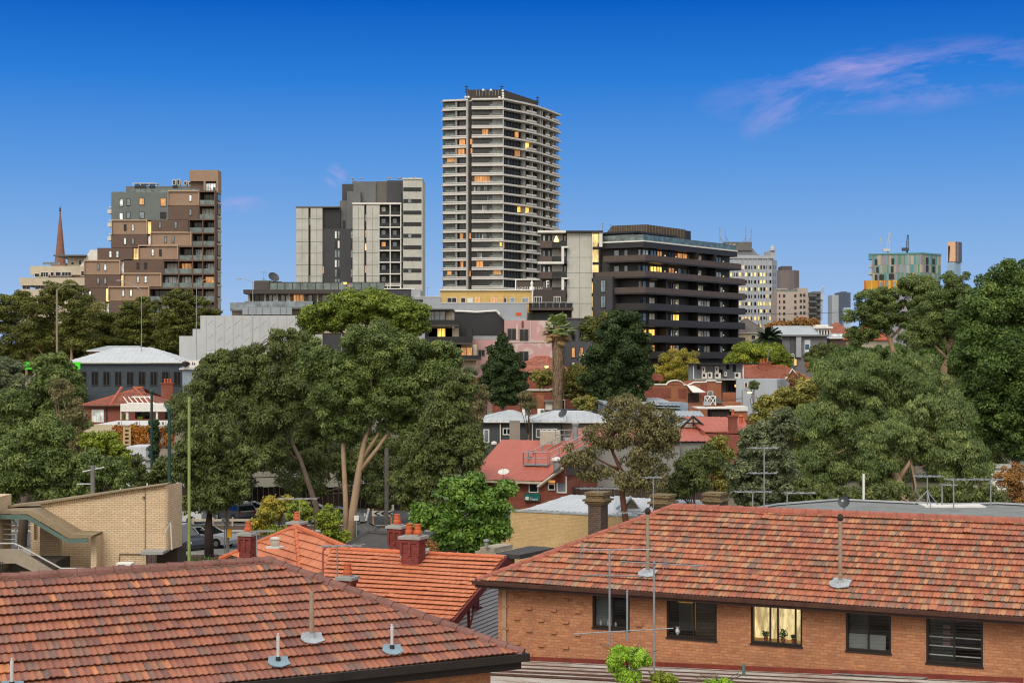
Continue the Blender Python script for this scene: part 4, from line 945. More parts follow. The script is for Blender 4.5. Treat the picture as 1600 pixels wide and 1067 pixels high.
# billboard with white lettering
f = Fac(806, 270, 850)
T = thing('sign_board', 'dark rooftop sign board with white capital letters and a white lighthouse shaped emblem', 'sign', (*f.xy(2.5, 0), PZ(452, 270)))
rect(T, 'board', M('sign_brown', '#453E38', .8), f, (806, 437.5, 847, 454), o0=-.2, o1=0); rect(T, 'frame', WHITE, f, (805, 436, 843, 437.6), (805, 437.6, 806.6, 454), o0=-.2, o1=.3)
text('lettering', 'LIGHTS', .62, f.pt(f.a(816.5), f.z(816, 452.2), .05), f.u, WHITE, T); text('lettering', 'N SAI', .62, f.pt(f.a(841), f.z(836, 452.2), .05), f.u, WHITE, T)
b = MB(); c = f.pt(f.a(831), f.z(831, 453.5), .25); b.lathe(c, [(.5, 0), (.45, .6), (.2, .62), (.28, 1.2), (.12, 1.5), (.04, 1.8)], 8); b.build('emblem', WHITE, T)
rect(T, 'letter', WHITE, f, (853, 438.5, 855, 449.5), (855, 438.5, 858, 439.8), (855, 443, 857.5, 444.4), o0=.3, o1=.5)

# ---- apartments with dark balconies right of the umbrella tree
f = Fac(664, 225, 746)
T = thing('apartment_block', 'low cream apartment block with dark balconies and two yellow lit doors beside the pink wall', 'apartment building', (*f.xy(4, -6), 0))
rect(T, 'wall', CREAM, f, (664, 485, 706, 620), (664, 512, 720, 620), (690, 538, 744, 620), o0=-10, o1=-1.5); rect(T, 'wall', DARK2, f, (717, 512, 737, 530), o0=-8, o1=-1.4)
rect(T, 'roof', BLACKM, f, (664, 483, 708, 485.5), o0=-10, o1=.8)
for (x0, x1, y0, y1) in ((664, 717, 500, 510), (664, 738, 526, 538), (712, 752, 555, 563)):
    b = MB(); f.r(b, x0, y0, x1, y1 - 2, .7, .75); w = b.build('balcony', BLACKM, T); c = MB(); f.r(c, x0, y1 - 2, x1, y1, -2, .8); c.build('balcony_slab', M('bronze', '#4A413C'), T, parent=w)
for (x0, x1, y0, y1, m) in ((669, 677, 486, 500, G_BLUE), (678, 695, 486, 500, G_BLUE), (683, 695, 513, 527, LIT), (704, 713, 539, 556, G_DARK), (720, 737, 543, 556, LITO), (718, 728, 514, 525, G_DARK), (664, 668, 515, 540, G_DARK)):
    win(T, f, x0, y0, x1, y1, m, BLACKM, -1.4, mull=1)
# ---- curved charcoal wall and pink wall
T = thing('rendered_building', 'charcoal building with a curved swept parapet beside the pink wall', 'building', (PX(748, 238), 240, 0))
b = MB(); A = [(706, 560), (706, 494), (709, 488), (714, 486.5), (745, 488), (776, 486), (780, 491), (789, 500), (789, 560)]
b.prism([P(x, y, 237) for x, y in A], (0, 8, 0)); b.build('wall', M('charcoal_render', '#2E2E30', .8, .08), T)
b = MB(); [b.tube([P(x0, y0 - .3, 236.9), P(x1, y1 - .3, 236.9)], .16, 4) for (x0, y0), (x1, y1) in zip(A[1:-1], A[2:-1])]; b.build('coping', WHITE, T)
f = Fac(738, 236, 790); rect(T, 'awning', STEEL, f, (738, 525, 779, 531), o0=0, o1=1.2)
f = Fac(738, 234, 865)
T = thing('rendered_building', 'faded pink rendered wall with patched plaster and dark sash windows', 'building', (*f.xy(6, -4), 0))
m, t, p_ = newmat('patched_pink'); tcn = t.new('ShaderNodeTexCoord'); n = t.noise(tcn.outputs['Object'], .32, 4, .5, .6)
t.link(t.mix(t.ramp(n, [(.545, (0, 0, 0, 1)), (.565, (1, 1, 1, 1)), (.60, (1, 1, 1, 1)), (.62, (0, 0, 0, 1))]), srgb('#AC8885'), srgb('#B4A49C')), p_.inputs['Base Color']); p_.inputs['Roughness'].default_value = .9
rect(T, 'wall', m, f, (738, 531, 788, 640), (788, 500.5, 864, 640), o0=-6, o1=0)
for x0, x1, y0, y1 in ((793.5, 806, 514, 531), (812.5, 825, 515, 532), (812, 825, 549.5, 564), (748, 757, 547, 555)): win(T, f, x0, y0, x1, y1, G_DARK, M('sash_grey', '#6E6662'), 0, mull=1)
rect(T, 'pilaster', M('patch_cream', '#B4A49C', .9), f, (806.5, 507, 809.5, 531), (828, 502, 829.5, 532), o0=0, o1=.12); rect(T, 'string_course', M('patch_cream', '#B4A49C'), f, (796, 532, 864, 535), o0=0, o1=.08); rect(T, 'downpipe', M('rust', '#5E3A2C'), f, (815, 501.5, 818, 512), o0=.05, o1=.12)
b = MB(); b.prism([P(781, 490, 236), P(821, 498.5, 236), P(821, 501, 236), P(789, 500.5, 236)], (0, 6, 0)); b.build('roof', TIN_G, T)
rect(T, 'roof_vent', M('orange_plastic', '#B8431E', .6), f, (806, 487.5, 815, 492), o0=-5, o1=-3)
f = Fac(862, 240, 925)
T = thing('rendered_building', 'dark grey side building with small windows, one glowing orange, behind the fan palm', 'building', (*f.xy(3, -5), 0))
rect(T, 'wall', M('slate_render', '#45464A', .85, .07), f, (862, 498, 930, 640), o0=-10, o1=0); rect(T, 'coping', GREY, f, (860, 496.8, 931, 498.2), o0=-10, o1=.2)
for x0, x1, y0, y1, m in ((893.5, 898, 515, 531, G_DARK), (906, 911, 515, 531, G_DARK), (893.5, 898, 543.5, 558, LITO), (907, 911, 543, 558, LITO), (893.5, 898, 566, 571, CURT), (877, 880, 540, 557, G_BLUE)): win(T, f, x0, y0, x1, y1, m, DARK2, 0)
# small tiled house behind the conifer
q = Fac(800, 215, 850, 212); T, rf, R_ = house('house', 'small red tiled house partly hidden right of the dark cone-shaped tree', 'house', q, PZ(582, 213), 7, 2.2, 2, 2, BR_RED, T_FAR)
chimney(T, rf, PX(846, 214), 216, 10, PZ(562, 214), .4, .3, BR_RED, 0)

# ---- right background: beige house, gallery, cupola
q = Fac(1145, 330, 1196, 330); T, rf, _ = house('house', 'cream rendered house with a hipped slate roof right of the dark balconied building', 'house', q, PZ(519.5, 330), 9, 3.0, 3.5, 3.5, M('cream_wall', '#B5A78C', .8), M('slate', '#5C5552', .8, .2, 1), 'flat')
q = Fac(1191, 332, 1192); b = MB(); q.r(b, 1191, 499, 1197, 520, -1, 0); b.build('chimney', LGREY, T)
win(T, Fac(1150, 330, 1190), 1174, 524, 1180, 530, G_DARK, WHITE)
q = Fac(1208, 262, 1294, 262)
T = thing('gallery_building', 'grey block building with a tall poster panel on its blank wall', 'building', (*q.xy(4, -6), 0))
rect(T, 'wall', M('block_grey', '#67676A', .85, .06, .3), q, (1222, 525.5, 1292, 640), o0=-12, o1=0); rect(T, 'wall', DARK, q, (1206, 526, 1222, 640), o0=-12, o1=-.6)
rect(T, 'wall', LGREY, q, (1243, 525.5, 1251, 558), o0=0, o1=.6); rect(T, 'dark_panel', M('slate_panel', '#47484C'), q, (1235, 526, 1243, 558), o0=0, o1=.2); rect(T, 'roof_edge', GREY, q, (1205, 523.2, 1294, 525.6), o0=-12, o1=.8)
w = rect(T, 'poster', M('poster_white', '#B5BCC2'), q, (1257, 531, 1266, 553), o0=0, o1=.1); c = MB(); q.r(c, 1258, 538, 1264, 546, .1, .13); c.build('poster_figure', M('poster_blue', '#2E4A5E', .6, .5, 3), T, parent=w)
win(T, q, 1240.5, 561, 1244.5, 571, LIT, BLACKM, 0); rect(T, 'sign_panel', WHITE, q, (1232, 552.5, 1240, 554), (1232, 556, 1240, 557), (1239.3, 552.5, 1240, 572), o0=.1, o1=.9)
q = Fac(1218, 275, 1278, 275); T, rf, _ = house('gallery_roof_house', 'pale grey gabled metal roof rising behind the poster wall', 'building', q, PZ(524, 275), 9, 1.7, 0.001, 0.8, M('cream_wall', '#B5A78C'), TIN_G, 'rib')
q = Fac(1271, 300, 1299, 300)
T = thing('cupola_building', 'white lantern cupola with a row of small arched windows', 'cupola', (*q.xy(1.7, -2), 0))
rect(T, 'wall', WHITE, q, (1273, 513, 1297.5, 525), o0=-3.5, o1=0); rect(T, 'cornice', WHITE, q, (1270, 510, 1300.5, 513), o0=-4, o1=.5); rect(T, 'base', LGREY, q, (1265, 525, 1320, 640), o0=-8, o1=.4); rect(T, 'roof', WHITE, q, (1275, 507.5, 1295, 510), o0=-3, o1=-.3)
for x in (1275, 1280, 1284.5, 1289, 1293.5): b = MB(); q.r(b, x, 515.5, x + 2.2, 522.5, 0, .06); b.build('arched_window', G_DARK, T)
q = Fac(1297, 330, 1330, 330); house('house', 'deep red hipped roof on the skyline right of the white cupola', 'house', q, PZ(522, 330), 9, 2.6, 2.5, 2.5, TAUPE, T_FAR)
q = Fac(1246, 345, 1272, 345); house('house', 'deep red roof peeping out left of the white cupola', 'house', q, PZ(512, 345), 9, 2.6, 2.5, 2.5, TAUPE, T_FAR)
q = Fac(1298, 285, 1325, 285); T, rf, _ = house('pavilion', 'flat grey roofed pavilion with pale roof domes beside the cupola', 'building', q, PZ(528, 285), 6, .8, 1, 1, M('brown_wall', '#4A3A34'), TIN_G, 'flat')
for x in (1308, 1319): c = P(x, 525, 285); MB().lathe((c.x, c.y + 2, c.z - .3), [(.9, 0), (.8, .35), (.4, .6), (.05, .7)], 10).build('roof_dome', WHITE, T)
q = Fac(1322, 230, 1350, 228); house('house', 'small orange tiled house at the foot of the tall gum trees', 'house', q, PZ(531, 229), 8, 2.4, 2.3, 2.3, CREAM, T_ORG)

# ---- tiled houses in a row
q = Fac(1158, 245, 1262, 250)
T, rf, _ = house('house', 'long low orange tiled house with two chimneys and a white edged gable', 'house', q, PZ(592, 247), 9, 2.1, 2, 2, BR_RED, T_FAR)
chimney(T, rf, PX(1191, 250), 250, 8, PZ(567, 250), .6, .35, BR_RED, 2); chimney(T, rf, PX(1199, 252), 252, 8, PZ(565, 250), .6, .35, BR_RED, 1)
b = MB(); c = P(1238, 577, 243)
b.prism([P(1228, 592, 243), P(1250, 592, 243), c], (0, 6, 0)); b.build('gable', T_FAR, T, parent=rf); b = MB(); b.tube([P(1228, 592, 242.8), P(1238, 577, 242.8), P(1250, 592, 242.8)], .16, 4); b.build('barge_board', WHITE, T, parent=rf)
antenna(1200, 546, 566, 251, (6, 7), 'tv antenna above the orange tiled house with two chimneys', n=4)

# ---- white upper storey with air conditioners
q = Fac(1083, 230, 1163, 230)
T = thing('commercial_building', 'grey upper storey with a thin black roof and air conditioners on its terrace', 'building', (*q.xy(4, -4), 0))
rect(T, 'wall', LGREY, q, (1084, 569, 1162, 650), o0=-7, o1=-1.5); rect(T, 'roof', BLACKM, q, (1078, 567.5, 1185, 569.4), o0=-8, o1=.8); rect(T, 'terrace', CONC2, q, (1082, 591.5, 1165, 594), o0=-1.5, o1=1.5); rect(T, 'post', WHITE, q, (1083, 569, 1084, 592), (1160, 569, 1161.5, 592), o0=0, o1=.3)
for x0, x1, y0, y1 in ((1091, 1095, 570, 577), (1137, 1142, 570, 577), (1147, 1152, 569.5, 581), (1126, 1131, 577, 584)): b = MB(); q.r(b, x0, y0, x1, y1, -1.5, -1.4); b.build('window', G_DARK, T)
for i, (x0, y0, x1, y1) in enumerate(((1096, 582.5, 1104, 591), (1116, 582.5, 1125, 591), (1105, 581.5, 1112, 591), (1147, 582, 1156, 591), (1097, 573, 1102, 582), (1118, 573, 1123, 582), (1132, 581, 1136, 588))):
    U = thing('air_conditioner', 'white air conditioner on the terrace of the grey upper storey, ' + ('first', 'third', 'second', 'last')[i] + ' in its row' if i < 4 else 'white air conditioner unit high against the grey upper storey wall, ' + ('left', 'middle', 'right')[i - 4], 'air conditioner', (*q.xy(q.a(x0), .3), q.z(x0, y1)), 'air conditioners of the grey upper storey')
    b = MB(); q.r(b, x0, y0, x1, y1, 0 if i < 4 else -1.0, .8 if i < 4 else -.1); b.build('casing', M('ac_white', '#B9B6AC', .5), U); b = MB(); o = .8 if i < 4 else -.1; q.r(b, x0 + 1, y0 + 1.5, x0 + (x1 - x0) * .6, y1 - 2.5, o, o + .04); b.build('fan_grille', BLACKM, U)
q = Fac(1128, 228, 1215, 224)
T = thing('commercial_building', 'white painted wall with a lit window opening beside the brick parapet', 'building', (*q.xy(4, -4), 0))
rect(T, 'wall', M('white_blue_wall', '#9CA3AA', .85, .06, stain=.2), q, (1150, 592, 1214, 650), o0=-6, o1=0); rect(T, 'wall', BR_ORG, q, (1128, 613, 1150, 650), o0=-6, o1=-.3); rect(T, 'wall', DARK2, q, (1127, 594, 1150, 613), o0=-6, o1=-2)
win(T, q, 1131, 600, 1149, 611, G_DARK, BLACKM, -1.9, mull=2); b = MB(); q.r(b, 1142, 601, 1147, 605, -1.7, -1.6); b.build('lit_window', LIT, T); win(T, q, 1164, 598, 1168, 605, M('brown_pane', '#5A3A2A'), WHITE); rect(T, 'roof_edge', CONC2, q, (1121, 591.5, 1150, 594), o0=-6, o1=.4)
# ---- brick building with arched parapet
q = Fac(1000, 216, 1128, 222)
T = thing('brick_building', 'orange brick building with an arched white edged parapet and a white awning', 'building', (*q.xy(6, -4), 0))
rect(T, 'wall', BR_ORG, q, (1000, 601, 1073, 660), (1083, 598, 1127, 660), (1073, 603, 1083, 660), (1104, 595.5, 1118, 598), o0=-6, o1=0)
b = MB(); arc = [(1040, 601)] + [(1054.5 + 14 * math.cos(t), 602 - 7.5 * math.sin(t)) for t in np.linspace(math.pi, 0, 9)] + [(1070, 601)]
b.prism([q.pt(q.a(x), q.z(x, y), 0) for x, y in arc], (0, .35, 0)); b.build('parapet', BR_ORG, T)
b = MB(); edge = [(1000, 601)] + arc + [(1074, 602), (1084, 597.5), (1103, 597), (1104, 595), (1118, 595), (1119, 597), (1127, 597)]
for (x0, y0), (x1, y1) in zip(edge, edge[1:]): b.tube([q.pt(q.a(x0), q.z(x0, y0), .05), q.pt(q.a(x1), q.z(x1, y1), .05)], .12, 4)
b.build('coping', WHITE, T); rect(T, 'brick_panel', BR_RED, q, (1008, 606, 1048, 622), (1094, 601, 1105, 622), (1060, 607, 1072, 622), o0=0, o1=.04)
b = MB(); b.prism([q.pt(q.a(1073), q.z(1073, 602), .1), q.pt(q.a(1083), q.z(1083, 602), .1), q.pt(q.a(1093), q.z(1090, 612), 1.6), q.pt(q.a(1073), q.z(1073, 612), 1.6)], (0, 0, -.1)); b.build('awning', WHITE, T)
win(T, q, 1106, 612, 1113, 620, G_BLUE, WHITE); b = MB(); q.r(b, 1075, 614, 1092, 628, .0, .1); b.build('doorway', M('dark_opening', '#2A1C18'), T)
b = MB(); q.r(b, 1042, 585, 1053, 595, -4, -3); b.build('chimney', BR_RED, T)
# ---- flat brick building left of palm
q = Fac(768, 205, 917, 205)
T = thing('brick_building', 'long flat-topped orange red brick building below the dark cone-shaped tree', 'building', (*q.xy(6, -4), 0))
rect(T, 'wall', BR_RED, q, (769, 612, 905, 680), o0=-6, o1=0); rect(T, 'upper_wall', BR_ORG, q, (769, 610.5, 905, 615.5), o0=-6, o1=.06); rect(T, 'coping', CONC, q, (768, 609, 860, 610.6), (860, 607.8, 916, 609.4), o0=-6, o1=.3)
rect(T, 'white_box', WHITE, q, (895, 611, 910, 619), o0=0, o1=1.0); win(T, q, 852, 628, 863, 640, CURT, TAUPE); win(T, q, 876, 625.5, 882, 640, G_DARK, WHITE); rect(T, 'lintel', TAUPE, q, (850, 624.5, 865, 628), o0=0, o1=.4); rect(T, 'wall_panel', BR_ORG, q, (838, 616, 850, 640), o0=0, o1=.05)
q = Fac(820, 222, 866, 222)
T = thing('brick_building', 'small red brick building with a flat grey coping at the foot of the fan palm', 'building', (*q.xy(2, -3), 0)); rect(T, 'wall', BR_RED, q, (820, 592.5, 866, 640), o0=-5, o1=0); rect(T, 'coping', CONC, q, (818, 591, 856, 592.6), o0=-5, o1=.2)
q = Fac(700, 205, 775, 205)
T = thing('brick_building', 'red brick building glimpsed between the big gum and the dark cone-shaped tree', 'building', (*q.xy(2, -3), 0)); rect(T, 'wall', BR_RED, q, (712, 590, 760, 690), o0=-5, o1=0); rect(T, 'wall', BR_ORG, q, (728, 592, 733, 690), o0=0, o1=.2)
for i, (x, yt, yb, l, r) in enumerate(((782, 616, 640, 8, 14), (808, 618, 640, 20, 12), (871, 608, 640, 3, 3), (875, 617, 640, 14, 12), (934, 624, 642, 10, 14))):
    antenna(x, yt, yb, 196, (l, r), 'tv antenna in front of the long flat brick building, ' + ('first', 'second', 'third', 'fourth', 'fifth')[i] + ' from the left', n=4)

# ---- white roofed cottages
Z = 176
q = Fac(782, Z, 832, Z)
def cott(nm, lab, x0, x1, ye, yr, Zf, D, walls, hl, hr, wtop=None):
    q = Fac(x0, Zf, x1, Zf); ze = PZ(ye, Zf); Zr = Zf + D / 2; h = PZ(yr, Zr) - ze
    return house(nm, lab, 'house', q, ze, D, h, hl, hr, walls, TIN_W, 'rib', None, over=.5), q
(T, rf, _), q = cott('cottage', 'white metal roofed grey weatherboard cottage under the left end of the brick building', 752, 836, 658, 642, 178, 12, GW, 3.5, 3)
win(T, q, 787, 670, 797, 678, G_DARK, WHITE, mull=1, fw=.12); win(T, q, 757, 672, 763, 690, G_BLUE, WHITE, mull=0, fw=.12); rect(T, 'downpipe', WHITE, q, (781, 660, 782.6, 690), o0=0, o1=.3)
(T, rf, _), q = cott('cottage', 'grey weatherboard cottage with a white hipped metal roof and long side wing', 830, 877, 658, 642.5, 172, 12, GW, 3.2, .001); rect(T, 'post', WHITE, q, (831, 660, 832.6, 692), o0=0, o1=.3)
for x0 in (839, 848, 856, 864): win(T, q, x0, 671, x0 + 5, 682, G_BLUE, WHITE, fw=.12)
(T, rf, _), q = cott('cottage', 'long white metal roofed wing with a taupe wall right of the cottages', 878, 958, 658.5, 643, 176, 12, TAUPE, .001, 3.5)
for x0, x1, y0 in ((816, 829, 638), (840, 850.5, 639)):
    q = Fac(x0, 181, x1); T = thing('rooftop_box', 'white louvred box on the cottage roofs, ' + ('left one', 'right one')[x0 > 830], 'roof box', (*q.xy(.5, -.6), PZ(656, 181)))
    rect(T, 'casing', WHITE, q, (x0, y0, x1, 657), o0=-1.2, o1=0); rect(T, 'louvre', M('louvre_grey', '#4A4A48'), q, (x0 + (x1 - x0) * .45, y0 + 1.5, x1 - 1, 655), o0=0, o1=.05)
q = Fac(796, 170, 813, 170); T = thing('brick_chimney', 'tall plain taupe chimney block between the two grey cottages', 'chimney', (*q.xy(.5, -.5), 0)); rect(T, 'stack', TAUPE, q, (796, 658, 812.5, 740), o0=-1, o1=0); rect(T, 'coping', CONC2, q, (795.5, 657, 813, 658.2), o0=-1.1, o1=.05)
dish(880, 646.5, 170, .55, 'dark satellite dish on the white cottage roofs', yaw=-.7)
q = Fac(866, 186, 905, 186); T = thing('solar_panel', 'dark solar panels lying on the far white roof slope', 'solar panel', (*q.xy(1, 0), PZ(645, 186))); b = MB(); b.prism([q.pt(0, PZ(643, 186), 0), q.pt(q.L, PZ(643, 186), 0), q.pt(q.L, PZ(640, 188), -2), q.pt(0, PZ(640, 188), -2)], (0, 0, .1)); b.build('panel', M('solar', '#39424E', .3), T)

# ---- metal sheds and sawtooth clutter
q = Fac(946, 186, 1062, 188)
T = thing('metal_shed', 'long low pale metal shed with a white gutter behind the sparse eucalyptus', 'shed', (*q.xy(5, -4), 0)); rect(T, 'wall', BLUEGREY, q, (948, 632, 1000, 690), (1035, 629, 1075, 690), o0=-4, o1=0)
b = MB(); ribbed(b, [q.pt(0, PZ(631, 187), .4), q.pt(q.L, PZ(637, 187), .4), q.pt(q.L, PZ(622, 195), -8), q.pt(0, PZ(622, 195), -8)], .5, .05); b.slab([q.pt(0, PZ(631.5, 187), .4), q.pt(q.L, PZ(637.5, 187), .4), q.pt(q.L, PZ(622.5, 195), -8), q.pt(0, PZ(622.5, 195), -8)], .1); b.build('roof', TIN_G, T); rect(T, 'window', G_BLUE, q, (1075, 633, 1080, 641), o0=-1, o1=-.9)
q = Fac(1040, 178, 1100, 178)
T = thing('metal_shed', 'grey corrugated lean-to roof just behind the red gabled roof', 'shed', (*q.xy(3, -3), 0)); rect(T, 'wall', CONC2, q, (1052, 650, 1100, 700), o0=-3, o1=0); b = MB(); ribbed(b, [q.pt(-2, PZ(650, 178), .4), q.pt(q.L, PZ(650, 178), .4), q.pt(q.L, PZ(642, 182), -4), q.pt(-2, PZ(642, 182), -4)], .5, .05); b.slab([q.pt(-2, PZ(651, 178), .4), q.pt(q.L, PZ(651, 178), .4), q.pt(q.L, PZ(643, 182), -4), q.pt(-2, PZ(643, 182), -4)], .06); b.build('roof', TIN_G, T)
q = Fac(1088, 186, 1168, 186)
T = thing('carport', 'flat white roofed carport with a dark timber screen behind the red roof', 'carport', (*q.xy(3, -3), 0)); rect(T, 'roof', WHITE, q, (1088, 636.5, 1142, 638.5), o0=-5, o1=.5); rect(T, 'screen', M('dark_timber', '#2C221E', .8, .3, 3), q, (1112, 639, 1140, 652), o0=-4, o1=0); rect(T, 'wall', WHITE, q, (1140, 635, 1168, 642), o0=-4, o1=.2); rect(T, 'lower_wall', BR_ORG, q, (1143, 642, 1168, 656), o0=-4, o1=0); rect(T, 'fence', BR_ORG, q, (1127, 630, 1168, 635), o0=-6, o1=-5)
rect(T, 'post', BLACKM, q, (1089, 638, 1090, 660), (1110, 638, 1111, 660), o0=0, o1=.1)
q = Fac(1098, 190, 1136, 190)
T = thing('evaporative_cooler', 'dark sloping rooftop cooler held by a white cross-braced frame', 'rooftop unit', (*q.xy(1.5, -1), PZ(634, 190)))
b = MB(); b.prism([q.pt(q.a(1101), PZ(620, 190), 0), q.pt(q.a(1121), PZ(620, 190), 0), q.pt(q.a(1130), PZ(630, 190), 0), q.pt(q.a(1101), PZ(630, 190), 0)], (0, 1.5, 0)); b.build('casing', M('cooler_grey', '#4A4C4C', .6), T)
b = MB(); z0, z1 = PZ(633, 190), PZ(619, 190); xs = [q.a(x) for x in (1101, 1109, 1118)]
for a0, a1 in zip(xs, xs[1:]): b.tube([q.pt(a0, z0, .2), q.pt(a1, z1, .2)], .06, 4); b.tube([q.pt(a0, z1, .2), q.pt(a1, z0, .2)], .06, 4)
for a0 in xs: b.tube([q.pt(a0, z0, .2), q.pt(a0, z1, .2)], .05, 4)
b.tube([q.pt(xs[0], z1, .2), q.pt(xs[-1], z1, .2)], .05, 4); b.build('frame', WHITE, T); b = MB(); q.r(b, 1098, 627, 1106, 633, .3, 1.2); b.build('box', LGREY, T)

# ---- red tin roof building with rooftop plant
Zf = 143
q = Fac(742, Zf, 889, Zf - 3)
ze = PZ(748, Zf); D = 18; qz = Zf + D / 2
T = thing('station_building', 'brick building with a large faded red metal roof carrying a plant platform', 'building', (*q.xy(4, -9), 0))
zr = PZ(686.5, qz)
A, B = q.pt(-.5, ze, .6), q.pt(q.a(851), ze, .6); C, E = q.pt(q.a(887), zr, -D / 2), q.pt(-.5, zr, -D / 2)
b = MB(); ribbed(b, [A, B, C, E], .9, .035); b.slab([p - Vector((0, 0, .05)) for p in (A, B, C, E)], .1)
G0, G1, G2 = q.pt(q.a(851), ze, .6), q.pt(q.a(886), PZ(722, Zf - 1), 1.2), C
b.poly(G0, q.pt(q.a(884), PZ(727, Zf - 2), 2.2), G2 + Vector((0.4, 0, 0))); b.build('roof', TIN_R, T)
b = MB(); q.m(b, 0, q.a(884), 0, ze - .1, -D, 0); b.build('wall', BR_RED, T); b = MB(); b.prism([q.pt(q.a(852), ze - .15, .1), q.pt(q.a(884), ze - .15, .1), q.pt(q.a(884), PZ(724, Zf), .1)], (0, .4, 0)); b.build('gable', BR_RED, T)
b = MB(); p0, p1 = q.pt(q.a(848), PZ(756, Zf), 1.5), q.pt(q.a(887), PZ(726, Zf), 1.5); b.tube([p0, p1], .14, 4); b.build('barge_board', CREAM, T)
b = MB(); q.m(b, -.6, q.a(851), ze - .25, ze - .05, .6, .75); b.build('gutter', CREAM, T)
win(T, q, 872, 746, 884, 768, M('grey_pane', '#6E767A'), WHITE, .0, fw=.12); win(T, q, 858, 757, 866, 764, G_DARK, WHITE, 0); win(T, q, 828, 756, 840, 768, G_DARK, WHITE, 0); rect(T, 'lit_truss', LITO, q, (858, 750, 868, 754), o0=.12, o1=.3)
S_ = thing('shop_sign', 'small dark teal sign with white marks under the red roof eave', 'sign', q.pt(q.a(833), PZ(776, Zf), .2)); rect(S_, 'board', M('teal_sign', '#0F5A55', .5), q, (821, 770.5, 845, 782), o0=.2, o1=.3)
b = MB(); c = q.pt(q.a(825.5), PZ(775.5, Zf), .32); b.lathe(c, [(.01, -.2), (.2, -.12), (.2, .12), (.01, .2)], 10); b.build('logo', WHITE, S_); text('lettering', 'Food', .34, q.pt(q.a(836), PZ(778, Zf), .32), q.u, WHITE, S_)
# plant platform
def slope_z(a, o):   # height of roof surface
    t = (.6 - o) / (.6 + D / 2); return ze + (zr - ze) * t
T = thing('plant_platform', 'galvanised walkway platform with handrails on the red metal roof', 'platform', q.pt(q.a(830), PZ(722, Zf + 4), -4))
zp = PZ(722.5, Zf + 3); o1_, o0_ = -2.5, -5.5; aL, aR = q.a(804), q.a(843)
b = MB(); q.m(b, aL, aR, zp - .15, zp, o0_, o1_); b.build('deck', STEEL, T)
b = MB(); s0 = q.pt(aR, zp, o1_ - .6); s1 = q.pt(q.a(884) + .2, PZ(692, Zf + 6), -6)
for dz, dy in ((0, 0), (0, 1.0)): b.prism([s0 + Vector((0, dy, -.25)), s1 + Vector((0, dy, -.25)), s1 + Vector((0, dy, .05)), s0 + Vector((0, dy, .05))], (0, .12, 0))
b.prism([s0 + Vector((0, .1, -.12)), s1 + Vector((0, .1, -.12)), s1 + Vector((0, 1, -.12)), s0 + Vector((0, 1, -.12))], (0, 0, .05)); b.build('stair', STEEL, T)
b = MB()
def railing(b, pts, n, h=1.1, r=.045):
    for a_, c_ in zip(pts, pts[1:]):
        for hh in (h, h * .5): b.tube([a_ + Vector((0, 0, hh)), c_ + Vector((0, 0, hh))], r, 4)
        for i in range(n + 1): p = a_.lerp(c_, i / n); b.tube([p, p + Vector((0, 0, h))], r, 4)
railing(b, [q.pt(aL, zp, o0_), q.pt(aL, zp, o1_), q.pt(aR, zp, o1_)], 2); railing(b, [s0, s1], 4); railing(b, [q.pt(aL, zp, o0_), q.pt(q.a(836), PZ(697, Zf + 8), -8)], 3); b.build('handrail', STEEL, T)
b = MB()
for a_ in (aL + .6, (aL + aR) / 2, aR - .3): p = q.pt(a_, zp, o1_ - .3); b.tube([p, Vector((p.x, p.y, slope_z(0, o1_)))], .06, 4)
b.build('leg', STEEL, T)
for (x0, y0, x1, y1, o, d, lab) in ((844, 674, 875, 696, -6, 2.5, 'large slatted cream plant unit above the walkway on the red roof'), (823, 703.5, 847, 716.5, -5, 1.6, 'smaller slatted plant unit on the walkway deck of the red roof')):
    U = thing('air_conditioner', lab, 'air conditioner', q.pt(q.a((x0 + x1) / 2), PZ(y1, Zf - o), o)); qq = Fac(x0, Zf - o, x1, Zf - o)
    b = MB(); qq.r(b, x0, y0, x1, y1, -d, 0); b.build('casing', M('unit_cream', '#A8A294', .6), U); b = MB(); [qq.r(b, x0 + (x1 - x0) * i / 12, y0, x0 + (x1 - x0) * i / 12 + .35, y1, 0, .05) for i in range(0, 13)]; b.build('slat', M('unit_slat', '#C4BFB2'), U)
    b = MB(); qq.r(b, x0 + .5, y1, x1 - .5, y1 + 6, -d * .8, -.3); b.build('stand', STEEL, U)
qq = Fac(864, 139, 880); T = thing('roof_vent', 'stubby white capped vent cowl near the right edge of the red roof', 'vent', q.pt(q.a(872), PZ(727, 139), 1))
c = P(870.5, 728, 139); MB().lathe(c, [(.34, -.6), (.34, .35)], 12).build('pipe', STEEL, T); MB().lathe(c, [(.30, .35), (.55, .5), (.5, .72), (.1, .82)], 12).build('cowl', WHITE, T)
dish(787, 738.5, 141, .52, 'white satellite dish at the eave of the red metal roof', WHITE, stand=1.0, yaw=-.2, tilt=1.1)
for i, (x, y) in enumerate(((822, 697), (795, 731), (772, 694), (853, 735))): c = P(x, y, Zf + .6 + (748 - y) / 61.5 * 9); U = MB().lathe(c, [(.3, 0), (.28, .22), (.1, .3)], 10).build('roof_vent', WHITE); tag(U, 'small white cap on the red metal roof, ' + ('by the upper unit', 'left of the sloping track', 'at the top left', 'right of the walkway')[i], 'vent')
b = MB().tube([P(899, 688, 148), P(899, 664, 148)], .28, 10); b.tube([P(899, 664, 148), P(899, 661, 148)], .36, 10); T = b.build('flue', STEEL); tag(T, 'thick silver flue pipe beside the handrail right of the plant platform', 'flue')

